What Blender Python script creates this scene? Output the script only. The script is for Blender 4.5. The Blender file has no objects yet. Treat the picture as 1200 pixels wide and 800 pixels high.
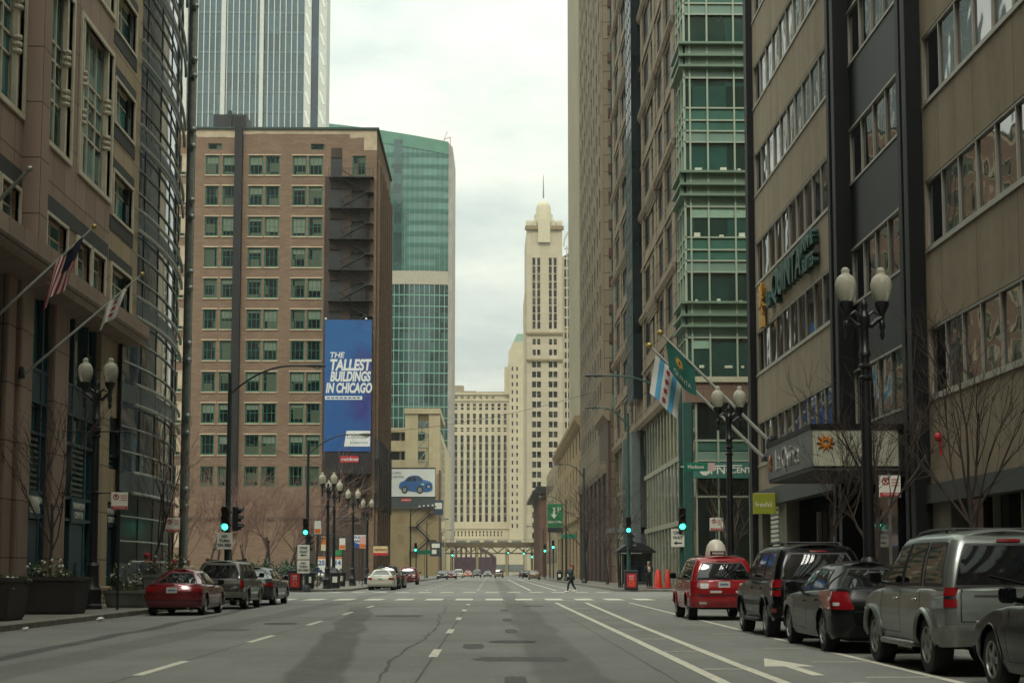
import bpy, bmesh, math, random
from mathutils import Vector, Matrix
random.seed(7)
SC = bpy.context.scene
COL = SC.collection
R = math.radians
PI = math.pi

# ------------------------------------------------------------------ materials
def lin(h):
    h = h.lstrip('#'); o = []
    for i in (0, 2, 4):
        c = int(h[i:i+2], 16) / 255.0
        o.append(c / 12.92 if c <= 0.04045 else ((c + 0.055) / 1.055) ** 2.4)
    return o

def newmat(name):
    m = bpy.data.materials.new(name); m.use_nodes = True
    nt = m.node_tree; b = nt.nodes['Principled BSDF']
    return m, nt, b

def N(nt, t, **kw):
    n = nt.nodes.new(t)
    for k, v in kw.items():
        if k.startswith('i_'):
            n.inputs[int(k[2:]) if k[2:].isdigit() else k[2:].replace('_', ' ')].default_value = v
        else: setattr(n, k, v)
    return n

def mix(nt, fac, a, b, mode='MIX'):
    n = nt.nodes.new('ShaderNodeMix'); n.data_type = 'RGBA'; n.blend_type = mode
    for sock, v in ((n.inputs[0], fac), (n.inputs[6], a), (n.inputs[7], b)):
        if hasattr(v, 'is_linked'): nt.links.new(v, sock)
        else: sock.default_value = v if not isinstance(v, (list, tuple)) or len(v) == 4 else (*v, 1)
    return n.outputs[2]

def math_(nt, op, a, b=0.0, c=None):
    n = nt.nodes.new('ShaderNodeMath'); n.operation = op
    for i, v in enumerate((a, b, c)):
        if v is None: continue
        if hasattr(v, 'is_linked'): nt.links.new(v, n.inputs[i])
        else: n.inputs[i].default_value = v
    return n.outputs[0]

def ramp(nt, fac, p0, p1):
    n = nt.nodes.new('ShaderNodeMapRange'); nt.links.new(fac, n.inputs[0])
    n.inputs[1].default_value = p0; n.inputs[2].default_value = p1
    n.clamp = True
    return n.outputs[0]

def pos(nt, scale=(1, 1, 1), obj=False):
    if obj:
        g = nt.nodes.new('ShaderNodeTexCoord').outputs['Object']
    else:
        g = nt.nodes.new('ShaderNodeNewGeometry').outputs['Position']
    mp = nt.nodes.new('ShaderNodeMapping'); mp.inputs['Scale'].default_value = scale
    nt.links.new(g, mp.inputs[0]); return mp.outputs[0]

def noise(nt, vec, scale, detail=4, rough=.55):
    n = nt.nodes.new('ShaderNodeTexNoise'); n.inputs['Scale'].default_value = scale
    n.inputs['Detail'].default_value = detail; n.inputs['Roughness'].default_value = rough
    nt.links.new(vec, n.inputs['Vector']); return n.outputs[0]

def bump(nt, b, h, strength, dist=.02):
    n = nt.nodes.new('ShaderNodeBump'); n.inputs['Strength'].default_value = strength
    n.inputs['Distance'].default_value = dist
    nt.links.new(h, n.inputs['Height']); nt.links.new(n.outputs[0], b.inputs['Normal'])

_cache = {}
def pbr(name, hexc, rough=.6, metal=0, var=.12, scale=1.5, stretch=(1, 1, 1), bmp=0, bscale=30, coat=0, spec=.5, obj=False, emit=0):
    """Plain surface with uneven tone."""
    if name in _cache: return _cache[name]
    m, nt, b = newmat(name); c = lin(hexc)
    b.inputs['Roughness'].default_value = rough; b.inputs['Metallic'].default_value = metal
    b.inputs['Specular IOR Level'].default_value = spec
    if coat:
        b.inputs['Coat Weight'].default_value = coat; b.inputs['Coat Roughness'].default_value = .04
    v = pos(nt, stretch, obj)
    if var:
        f = ramp(nt, noise(nt, v, scale, 5, .6), .3, .7)
        nt.links.new(mix(nt, f, [x * (1 - var) for x in c], [min(1, x * (1 + var)) for x in c]), b.inputs['Base Color'])
    else: b.inputs['Base Color'].default_value = (*c, 1)
    if bmp: bump(nt, b, noise(nt, pos(nt, (1, 1, 1), obj), bscale, 4), bmp)
    if emit:
        b.inputs['Emission Color'].default_value = (*c, 1); b.inputs['Emission Strength'].default_value = emit
    _cache[name] = m; return m

def stone(name, hexc, bw, bh, joint='#4a443c', jw=.012, var=.1, rough=.75, stain=.25, off=.5, hex2=None, wobble=None):
    """Wall cladding laid in courses; u runs along the wall whichever way it faces."""
    if name in _cache: return _cache[name]
    m, nt, b = newmat(name); c = lin(hexc); c2 = lin(hex2) if hex2 else [x * .86 for x in c]
    g = nt.nodes.new('ShaderNodeNewGeometry').outputs['Position']
    sp = nt.nodes.new('ShaderNodeSeparateXYZ'); nt.links.new(g, sp.inputs[0])
    u = math_(nt, 'ADD', sp.outputs[0], sp.outputs[1])
    cb = nt.nodes.new('ShaderNodeCombineXYZ'); nt.links.new(u, cb.inputs[0]); nt.links.new(sp.outputs[2], cb.inputs[1])
    br = nt.nodes.new('ShaderNodeTexBrick'); nt.links.new(cb.outputs[0], br.inputs['Vector'])
    br.offset = off
    for k, v in (('Scale', 1), ('Mortar Size', jw), ('Mortar Smooth', .1), ('Bias', 0), ('Brick Width', bw), ('Row Height', bh)):
        br.inputs[k].default_value = v
    br.inputs['Color1'].default_value = (*c, 1); br.inputs['Color2'].default_value = (*c2, 1)
    br.inputs['Mortar'].default_value = (*lin(joint), 1)
    f = ramp(nt, noise(nt, pos(nt, (.6, .6, .12)), .8, 6, .65), .35, .75)
    f2 = ramp(nt, noise(nt, pos(nt), 9, 4, .6), .3, .7)
    col = mix(nt, math_(nt, 'MULTIPLY', f, stain), br.outputs[0], [x * .45 for x in c])
    col = mix(nt, math_(nt, 'MULTIPLY', f2, var), col, [min(1, x * 1.35) for x in c])
    nt.links.new(col, b.inputs['Base Color']); b.inputs['Roughness'].default_value = rough
    b.inputs['Specular IOR Level'].default_value = .3
    bump(nt, b, br.outputs['Fac'], -.25, .02)
    _cache[name] = m; return m

def glass(name, hexc, rough=.04, ior=1.9, cell=1.6, var=.5, wav=.06, ws=.5, blind=None, metal=0):
    """Window glass: dark room behind, mirror of the street in front; each pane a little different."""
    if name in _cache: return _cache[name]
    m, nt, b = newmat(name); c = lin(hexc)
    v = pos(nt, (1 / cell,) * 3)
    fl = nt.nodes.new('ShaderNodeVectorMath'); fl.operation = 'FLOOR'; nt.links.new(v, fl.inputs[0])
    wn = nt.nodes.new('ShaderNodeTexWhiteNoise'); nt.links.new(fl.outputs[0], wn.inputs['Vector'])
    f = wn.outputs['Value']
    col = mix(nt, f, [x * (1 - var) for x in c], [min(1, x * (1 + var)) for x in c])
    n2 = ramp(nt, noise(nt, pos(nt), .9, 3), .35, .7)
    col = mix(nt, math_(nt, 'MULTIPLY', n2, .35), col, [x * .4 for x in c])
    if blind:
        k = math_(nt, 'GREATER_THAN', f, .72)
        col = mix(nt, math_(nt, 'MULTIPLY', k, .6), col, lin(blind))
    nt.links.new(col, b.inputs['Base Color'])
    b.inputs['Roughness'].default_value = rough; b.inputs['IOR'].default_value = ior; b.inputs['Metallic'].default_value = metal
    if wav: bump(nt, b, noise(nt, pos(nt), ws, 2), wav, .12)
    _cache[name] = m; return m

# ------------------------------------------------------------------ mesh helper
class MB:
    def __init__(s): s.v = []; s.f = []; s.m = []; s.mi = 0
    def add(s, vs, fs):
        o = len(s.v); s.v += [tuple(p) for p in vs]
        for f in fs: s.f.append(tuple(i + o for i in f)); s.m.append(s.mi)
        return s
    def box(s, x0, x1, y0, y1, z0, z1):
        vs = [(x, y, z) for z in (z0, z1) for y in (y0, y1) for x in (x0, x1)]
        return s.add(vs, [(0, 2, 3, 1), (4, 5, 7, 6), (0, 1, 5, 4), (2, 6, 7, 3), (0, 4, 6, 2), (1, 3, 7, 5)])
    def bbox(s, x0, x1, y0, y1, z0, z1, b=.02):
        """box with chamfered edges"""
        bm = bmesh.new(); bmesh.ops.create_cube(bm, size=1)
        for v in bm.verts:
            v.co = Vector((x0 + (v.co.x + .5) * (x1 - x0), y0 + (v.co.y + .5) * (y1 - y0), z0 + (v.co.z + .5) * (z1 - z0)))
        bmesh.ops.bevel(bm, geom=bm.edges[:], offset=b, segments=2, affect='EDGES', profile=.5)
        s.bm(bm); bm.free(); return s
    def bm(s, bm):
        bm.verts.index_update()
        return s.add([v.co[:] for v in bm.verts], [[v.index for v in f.verts] for f in bm.faces])
    def quad(s, *p): return s.add(p, [tuple(range(len(p)))])
    def prism(s, poly, z0, z1, axis='z'):
        n = len(poly)
        def P(a, b, c): return {'z': (a, b, c), 'y': (a, c, b), 'x': (c, a, b)}[axis]
        vs = [P(a, b, z0) for a, b in poly] + [P(a, b, z1) for a, b in poly]
        return s.add(vs, [tuple(range(n))[::-1], tuple(range(n, 2 * n))] + [(i, (i + 1) % n, n + (i + 1) % n, n + i) for i in range(n)])
    def tube(s, pts, r, n=8, caps=True, squash=None):
        pts = [Vector(p) for p in pts]; k = len(pts)
        rs = r if isinstance(r, (list, tuple)) else [r] * k
        vs = []; fs = []; up = None
        for i, p in enumerate(pts):
            d = (pts[min(i + 1, k - 1)] - pts[max(i - 1, 0)])
            d = d.normalized() if d.length > 1e-9 else Vector((0, 0, 1))
            if up is None:
                up = Vector((1, 0, 0)) if abs(d.z) > .9 else Vector((0, 0, 1))
            a = d.cross(up)
            if a.length < 1e-4: a = d.cross(Vector((0, 1, 0)))
            a.normalize(); b = a.cross(d).normalized(); up = b
            for j in range(n):
                t = 2 * PI * j / n
                vs.append(p + a * math.cos(t) * rs[i] + b * math.sin(t) * rs[i] * (squash or 1))
        for i in range(k - 1):
            for j in range(n):
                q = (j + 1) % n
                fs.append((i * n + j, i * n + q, (i + 1) * n + q, (i + 1) * n + j))
        if caps: fs += [tuple(range(n))[::-1], tuple(range((k - 1) * n, k * n))]
        return s.add(vs, fs)
    def lathe(s, prof, n=16, c=(0, 0, 0), axis='z'):
        """prof: (radius, height) pairs"""
        vs = []; k = len(prof); fs = []
        for r, h in prof:
            for j in range(n):
                t = 2 * PI * j / n; a, b = r * math.cos(t), r * math.sin(t)
                p = {'z': (a, b, h), 'x': (h, a, b), 'y': (a, h, b)}[axis]
                vs.append((p[0] + c[0], p[1] + c[1], p[2] + c[2]))
        for i in range(k - 1):
            for j in range(n):
                q = (j + 1) % n; fs.append((i * n + j, i * n + q, (i + 1) * n + q, (i + 1) * n + j))
        ring = len(prof) >= 4 and abs(prof[0][0] - prof[-1][0]) < 1e-6 and prof[0][0] > 1e-5 and prof[1][0] > prof[0][0] + 1e-6
        if ring:
            for j in range(n):
                q = (j + 1) % n; fs.append(((k - 1) * n + j, (k - 1) * n + q, q, j))
            return s.add(vs, fs)
        if prof[0][0] > 1e-5: fs.append(tuple(range(n))[::-1])
        if prof[-1][0] > 1e-5: fs.append(tuple(range((k - 1) * n, k * n)))
        return s.add(vs, fs)
    def ball(s, c, rx, ry=None, rz=None, seg=12, rings=8):
        ry = ry or rx; rz = rz or rx; vs = []; fs = []
        for i in range(rings + 1):
            a = PI * i / rings
            for j in range(seg):
                t = 2 * PI * j / seg
                vs.append((c[0] + rx * math.sin(a) * math.cos(t), c[1] + ry * math.sin(a) * math.sin(t), c[2] - rz * math.cos(a)))
        for i in range(rings):
            for j in range(seg):
                q = (j + 1) % seg; fs.append((i * seg + j, i * seg + q, (i + 1) * seg + q, (i + 1) * seg + j))
        return s.add(vs, fs)
    def grid(s, rows, closed=False):
        k = len(rows); n = len(rows[0]); vs = [p for r in rows for p in r]; fs = []
        for i in range(k - 1):
            for j in range(n if closed else n - 1):
                q = (j + 1) % n; fs.append((i * n + j, i * n + q, (i + 1) * n + q, (i + 1) * n + j))
        return s.add(vs, fs)
    def patch(s, F, c, nu=6, nv=4, off=.006, rnd=0, ctr=Vector((0, 0, 0)), skirt=.012):
        """raised patch of the surface F(u,v) between four (u,v) corners (a0,b0)(a1,b0)(a1,b1)(a0,b1)"""
        (u00, v00), (u10, v10), (u11, v11), (u01, v01) = c
        def uv(a, b):
            return ((u00 * (1 - a) + u10 * a) * (1 - b) + (u01 * (1 - a) + u11 * a) * b,
                    (v00 * (1 - a) + v10 * a) * (1 - b) + (v01 * (1 - a) + v11 * a) * b)
        bs = [j / nv for j in range(nv + 1)]
        if rnd: bs = sorted(set([0, rnd * .12, rnd * .35, rnd * .65, rnd] + [rnd + (1 - 2 * rnd) * j / nv for j in range(nv + 1)] + [1 - rnd, 1 - rnd * .65, 1 - rnd * .35, 1 - rnd * .12, 1]))
        top = []; low = []
        for b in bs:
            ins = 0
            if rnd:
                d = min(b, 1 - b)
                if d < rnd: ins = rnd * .6 * (1 - math.sqrt(max(0, 1 - ((rnd - d) / rnd) ** 2)))
            rt = []; rl = []
            for i in range(nu + 1):
                a = ins + (1 - 2 * ins) * i / nu
                u, v = uv(a, b); e = 1e-3
                p = Vector(F(u, v)); nn = (Vector(F(u + e, v)) - p).cross(Vector(F(u, v + e)) - p)
                if nn.length < 1e-12: nn = p - ctr
                nn.normalize()
                if nn.dot(p - ctr) < 0: nn = -nn
                rt.append(p + nn * off); rl.append(p - nn * skirt)
            top.append(rt); low.append(rl)
        s.grid(top)
        ring_t = top[0] + [r[-1] for r in top[1:-1]] + top[-1][::-1] + [r[0] for r in top[1:-1]][::-1]
        ring_l = low[0] + [r[-1] for r in low[1:-1]] + low[-1][::-1] + [r[0] for r in low[1:-1]][::-1]
        s.grid([ring_l, ring_t], True)
        return s
    def frame(s, F, o, i, off, ctr, n=10):
        """flat ring of the surface F between two (u,v) quads"""
        def loop(c, d):
            pts = []
            for k in range(4):
                (u0, v0), (u1, v1) = c[k], c[(k + 1) % 4]
                for j in range(n):
                    u, v = u0 + (u1 - u0) * j / n, v0 + (v1 - v0) * j / n; e = 1e-3; p = Vector(F(u, v))
                    nn = (Vector(F(u + e, v)) - p).cross(Vector(F(u, v + e)) - p).normalized()
                    if nn.dot(p - ctr) < 0: nn = -nn
                    pts.append(p + nn * d)
            return pts
        return s.grid([loop(o, -.006), loop(o, off), loop(i, off), loop(i, -.004)], True)
    def build(s, name, mats, parent=None, smooth=None, loc=None, rot=None, world=True, mesh_only=False):
        """one mesh object. world=True: vertices are scene coordinates, moved under the parent; else parent-local"""
        me = bpy.data.meshes.new(name)
        me.from_pydata(s.v, [], s.f)
        if not isinstance(mats, (list, tuple)): mats = [mats]
        for m in mats: me.materials.append(m)
        if len(mats) > 1: me.polygons.foreach_set('material_index', s.m)
        bm = bmesh.new(); bm.from_mesh(me); bmesh.ops.recalc_face_normals(bm, faces=bm.faces[:]); bm.to_mesh(me); bm.free()
        if smooth is not None:
            me.polygons.foreach_set('use_smooth', [True] * len(me.polygons)); me.set_sharp_from_angle(angle=R(smooth))
        me.update()
        if mesh_only: return me
        return link(name, me, parent, loc, rot, world)

def link(name, me, parent=None, loc=None, rot=None, world=True):
    o = bpy.data.objects.new(name, me); COL.objects.link(o)
    if parent:
        o.parent = parent
        if world:
            base = parent.location + (parent.parent.location if parent.parent else Vector())
            o.location = (Vector(loc) if loc else Vector()) - base
        elif loc: o.location = loc
    elif loc: o.location = loc
    if rot: o.rotation_euler = (0, 0, rot) if isinstance(rot, (int, float)) else rot
    return o

def thing(name, label, cat, loc=(0, 0, 0), rot=0, group=None):
    o = bpy.data.objects.new(name, None); COL.objects.link(o)
    o.location = loc; o.rotation_euler = (0, 0, rot)
    o['label'] = label; o['category'] = cat
    if group: o['group'] = group
    return o

def tag(o, label, cat, group=None):
    o['label'] = label; o['category'] = cat
    if group: o['group'] = group
    return o

def each(name, mat, parent, boxes):
    for q in boxes: MB().box(*q).build(name, mat, parent)

def structure(o): o['kind'] = 'structure'; return o

def copy_tree(o, loc=None, rot=None, label=None, group=None, parent=None, swap=None):
    c = o.copy(); COL.objects.link(c)
    if parent: c.parent = parent
    if loc: c.location = loc
    if rot is not None: c.rotation_euler = (0, 0, rot)
    if label: c['label'] = label
    if group: c['group'] = group
    if swap and c.type == 'MESH':
        for i, sl in enumerate(c.material_slots):
            for a, b in swap:
                if sl.material == a: sl.link = 'OBJECT'; sl.material = b
    for ch in list(o.children): copy_tree(ch, parent=c, swap=swap)
    return c

def text_mesh(txt, size, extrude=.01, bold=0, shear=0, align='CENTER', spacing=1, sx=1):
    cu = bpy.data.curves.new('lettering', 'FONT'); cu.body = txt; cu.size = size
    cu.extrude = extrude; cu.offset = bold; cu.shear = shear; cu.align_x = align; cu.align_y = 'CENTER'
    cu.space_character = spacing; cu.resolution_u = 4
    o = bpy.data.objects.new('lettering', cu)
    me = bpy.data.meshes.new_from_object(o)
    if sx != 1:
        for v in me.vertices: v.co.x *= sx
    bpy.data.objects.remove(o); bpy.data.curves.remove(cu)
    me.name = 'lettering'; return me

def text(txt, size, mat, parent, loc, face='S', world=True, name='lettering', yaw=None, **kw):
    """flat lettering standing upright, read from the south (S), east (E), west (W); loc is its centre"""
    me = text_mesh(txt, size, **kw); me.materials.append(mat)
    rz = {'S': 0, 'E': PI / 2, 'W': -PI / 2}[face] if yaw is None else yaw
    return link(name, me, parent, loc, (PI / 2, 0, rz), world)

# facade on a plane x=c (axis 'x', u=y) or y=c (axis 'y', u=x); out = direction it faces
def fp(axis, c, out, u, z, d=0):
    return (c + out * d, u, z) if axis == 'x' else (u, c + out * d, z)

def facade(mb, axis, c, out, u0, u1, z0, z1, holes, depth=.3):
    u0, u1, z0, z1 = [round(q, 4) for q in (u0, u1, z0, z1)]
    holes = [h for h in holes if h[0] >= u0 and h[1] <= u1 and h[2] >= z0 and h[3] <= z1]
    us = sorted(set([u0, u1] + [round(h[i], 4) for h in holes for i in (0, 1)]))
    zs = sorted(set([z0, z1] + [round(h[i], 4) for h in holes for i in (2, 3)]))
    us = [u for u in us if u0 <= u <= u1]; zs = [z for z in zs if z0 <= z <= z1]
    iu = {u: i for i, u in enumerate(us)}; iz = {z: i for i, z in enumerate(zs)}
    hit = set()
    for h in holes:
        a, b, e, f = [round(x, 4) for x in h[:4]]
        for i in range(iu[a], iu[b]):
            for j in range(iz[e], iz[f]): hit.add((i, j))
        P = lambda u, z, d: fp(axis, c, out, u, z, d)
        mb.quad(P(a, e, 0), P(a, e, -depth), P(b, e, -depth), P(b, e, 0))
        mb.quad(P(a, f, 0), P(a, f, -depth), P(b, f, -depth), P(b, f, 0))
        mb.quad(P(a, e, 0), P(a, e, -depth), P(a, f, -depth), P(a, f, 0))
        mb.quad(P(b, e, 0), P(b, e, -depth), P(b, f, -depth), P(b, f, 0))
    vid = {}; vs = []; fs = []
    def V(i, j):
        if (i, j) not in vid: vid[(i, j)] = len(vs); vs.append(fp(axis, c, out, us[i], zs[j]))
        return vid[(i, j)]
    for i in range(len(us) - 1):
        for j in range(len(zs) - 1):
            if (i, j) not in hit: fs.append((V(i, j), V(i + 1, j), V(i + 1, j + 1), V(i, j + 1)))
    mb.add(vs, fs)

FROT = {('x', 1): PI / 2, ('x', -1): -PI / 2, ('y', -1): 0, ('y', 1): PI}
_wm = {}
def win_meshes(w, h, fmat, gmat, fw=.07, cols=1, rows=1, sash=None, deep=.08, bar=.05):
    key = (round(w, 2), round(h, 2), fmat.name, gmat.name, fw, cols, rows, sash)
    if key in _wm: return _wm[key]
    a = MB(); W = w / 2
    a.box(-W, -W + fw, 0, deep, 0, h); a.box(W - fw, W, 0, deep, 0, h)
    a.box(-W + fw, W - fw, 0, deep, 0, fw); a.box(-W + fw, W - fw, 0, deep, h - fw, h)
    for i in range(1, cols):
        x = -W + w * i / cols; a.box(x - bar / 2, x + bar / 2, .006, deep - .006, fw, h - fw)
    hs = [h * j / rows for j in range(1, rows)] if not sash else [h * q for q in sash]
    for z in hs: a.box(-W + fw, W - fw, .012, deep - .012, z - bar / 2, z + bar / 2)
    g = MB(); g.quad((-W + fw * .5, deep * .6, fw * .5), (W - fw * .5, deep * .6, fw * .5), (W - fw * .5, deep * .6, h - fw * .5), (-W + fw * .5, deep * .6, h - fw * .5))
    _wm[key] = (a.build('window', fmat, mesh_only=True), g.build('pane', gmat, mesh_only=True)); return _wm[key]

def windows(root, axis, c, out, rects, fmat, gmat, recess=.12, limit=100, blinds=None, lintel=None, **kw):
    """rects (u0,u1,z0,z1) nearest first; past the limit the rest is one part"""
    rest = []
    for k, (u0, u1, z0, z1) in enumerate(rects):
        fm, gm = win_meshes(u1 - u0, z1 - z0, fmat, gmat, **kw)
        loc = fp(axis, c, out, (u0 + u1) / 2, z0, -recess)
        if k < limit:
            f = link('window', fm, root, loc, FROT[(axis, out)])
            link('pane', gm, f, world=False)
            if lintel:
                W = (u1 - u0) / 2; h = z1 - z0; key = ('lintel', round(W, 2), round(h, 2))
                if key not in _wm:
                    q = MB(); q.box(-W - .15, W + .15, -.22, -.1, h + .002, h + .16); _wm[key] = q.build('lintel', lintel, mesh_only=True)
                    q = MB(); q.box(-W - .08, W + .08, -.26, -.1, -.16, -.002); _wm[key + (1,)] = q.build('sill', lintel, mesh_only=True)
                link('lintel', _wm[key], f, world=False); link('sill', _wm[key + (1,)], f, world=False)
            if blinds:
                bh = blinds()
                if bh > .05:
                    W = (u1 - u0) / 2 - .05; h = z1 - z0
                    b = MB(); b.box(-W, W, .03, .04, h * (1 - bh), h - .05)
                    b.build('blind', MATB, f, world=False)
        else: rest.append((fm, gm, loc))
    if rest:
        a = MB(); rz = Matrix.Rotation(FROT[(axis, out)], 4, 'Z')
        for fm, gm, loc in rest:
            M = Matrix.Translation(loc) @ rz
            for i, me in enumerate((fm, gm)):
                a.mi = i; a.add([M @ v.co for v in me.vertices], [tuple(p.vertices) for p in me.polygons])
        o = a.build('window', [fmat, gmat], root); o['kind'] = 'stuff'
# ------------------------------------------------------------------ camera, sky, sun
HAZE = .00016
F_PX = 1800.0; CAM_H = 1.3
cd = bpy.data.cameras.new('camera'); cam = bpy.data.objects.new('camera', cd); COL.objects.link(cam)
cd.sensor_width = 36; cd.lens = F_PX / 1200 * 36; cd.shift_y = 100 / 1200; cd.clip_start = .1; cd.clip_end = 6000
pitch = math.atan(169 / F_PX); yaw = R(.79)
cam.location = (0, 0, CAM_H); cam.rotation_euler = (PI / 2 + pitch, 0, -yaw)
SC.camera = cam
SC.view_settings.view_transform = 'Standard'; SC.view_settings.look = 'None'
SC.view_settings.gamma = 1; SC.view_settings.use_curve_mapping = False
SC.view_settings.exposure = EXPOSURE = 0.3
try:
    SC.cycles.use_denoising = True; SC.cycles.denoiser = 'OPENIMAGEDENOISE'
    SC.cycles.max_bounces = 7; SC.cycles.diffuse_bounces = 2; SC.cycles.glossy_bounces = 4; SC.cycles.volume_bounces = 0
    SC.cycles.transparent_max_bounces = 8; SC.cycles.caustics_reflective = False; SC.cycles.caustics_refractive = False
    SC.cycles.sample_clamp_indirect = 4
except Exception: pass

SUN_EL, SUN_AZ = 50, 186      # high thin-cloud sun behind the camera
w = bpy.data.worlds.new('World'); SC.world = w; w.use_nodes = True
nt = w.node_tree; bg = nt.nodes['Background']
sky = nt.nodes.new('ShaderNodeTexSky'); sky.sky_type = 'NISHITA'; sky.sun_disc = False
sky.sun_elevation = R(SUN_EL); sky.sun_rotation = R(SUN_AZ); sky.dust_density = 3; sky.air_density = 1
tc = nt.nodes.new('ShaderNodeTexCoord').outputs['Generated']
sx = nt.nodes.new('ShaderNodeSeparateXYZ'); nt.links.new(tc, sx.inputs[0])
el = math_(nt, 'MAXIMUM', sx.outputs[2], 0.0)
# cloud deck seen in perspective: direction divided by its height
den = math_(nt, 'ADD', el, .12)
cx = math_(nt, 'DIVIDE', sx.outputs[0], den); cyy = math_(nt, 'DIVIDE', sx.outputs[1], den)
cb = nt.nodes.new('ShaderNodeCombineXYZ'); nt.links.new(cx, cb.inputs[0]); nt.links.new(cyy, cb.inputs[1])
n1 = ramp(nt, noise(nt, cb.outputs[0], 1.5, 7, .6), .38, .62)
n2 = ramp(nt, noise(nt, cb.outputs[0], .45, 4, .5), .4, .7)
cl = mix(nt, n1, (4.5, 5.1, 4.7), (7.2, 7.4, 6.3))
cl = mix(nt, math_(nt, 'MULTIPLY', n2, .5), cl, (4.9, 5.5, 5.05))
ov = math_(nt, 'MULTIPLY_ADD', el, 2.5, .74)          # overcast sky: the zenith is brighter than the horizon
vm = nt.nodes.new('ShaderNodeVectorMath'); vm.operation = 'SCALE'
nt.links.new(cl, vm.inputs[0]); nt.links.new(ov, vm.inputs['Scale'])
skc = mix(nt, .93, sky.outputs[0], vm.outputs[0])
nt.links.new(skc, bg.inputs['Color']); bg.inputs['Strength'].default_value = .1

sd = bpy.data.lights.new('sun', 'SUN'); so = bpy.data.objects.new('sun', sd); COL.objects.link(so)
sd.energy = 1.3; sd.angle = R(14); sd.color = (1, .96, .87)
so.rotation_euler = (R(90 - SUN_EL), 0, R(180 - SUN_AZ)); so.location = (0, 0, 300)

# ------------------------------------------------------------------ city air
hz, hnt, hb = newmat('city haze')
hnt.nodes.remove(hb); pv = hnt.nodes.new('ShaderNodeVolumePrincipled'); pv.inputs['Color'].default_value = (.97, .99, .95, 1); pv.inputs['Density'].default_value = HAZE; pv.inputs['Anisotropy'].default_value = .2
hnt.links.new(pv.outputs[0], hnt.nodes['Material Output'].inputs['Volume'])
hm = MB(); hm.box(-320, 320, -260, 960, -3, 260); ho = hm.build('haze', hz); ho['kind'] = 'stuff'

# ------------------------------------------------------------------ shared materials
M_BLACK = pbr('black iron paint', '#15171a', .42, var=.25, scale=6, bmp=.1)
M_POLE = pbr('dark green pole paint', '#1d2827', .5, var=.25, scale=4)
M_GREENPOLE = pbr('green pole paint', '#1f4a42', .5, var=.2, scale=4)
M_DARK = pbr('dark metal', '#202224', .5, var=.2)
M_STEEL = pbr('galvanised steel', '#84877f', .42, metal=.7, var=.2, scale=5)
M_ALU = pbr('aluminium', '#9a9c92', .4, metal=.5, var=.12)
M_WHITE = pbr('sign white', '#dcdccf', .5, var=.06)
M_SIGNRED = pbr('sign red', '#b5202a', .5, var=.06)
M_INK = pbr('sign black', '#16161a', .6, var=0)
M_SIGNGREEN = pbr('street sign green', '#0d7a5c', .45, var=.06)
M_GLOBE = None
MATB = pbr('window blind', '#6f7a68', .8, var=.15)
M_LENS_R = pbr('unlit red lens', '#3a1012', .3, var=0)
M_LENS_A = pbr('unlit amber lens', '#3a2a10', .3, var=0)
M_LENS_G = pbr('lit green lens', '#38ffd0', .3, var=0, emit=5)
def globe_mat():
    m, nt, b = newmat('ribbed globe glass')
    b.inputs['Base Color'].default_value = (*lin('#cfcdb8'), 1); b.inputs['Roughness'].default_value = .25
    b.inputs['Transmission Weight'].default_value = .4; b.inputs['IOR'].default_value = 1.2
    b.inputs['Subsurface Weight'].default_value = 0
    v = pos(nt, (1, 1, 1)); wv = noise(nt, v, 14, 2); bump(nt, b, wv, .4, .02)
    return m
M_GLOBE = globe_mat()

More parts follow.
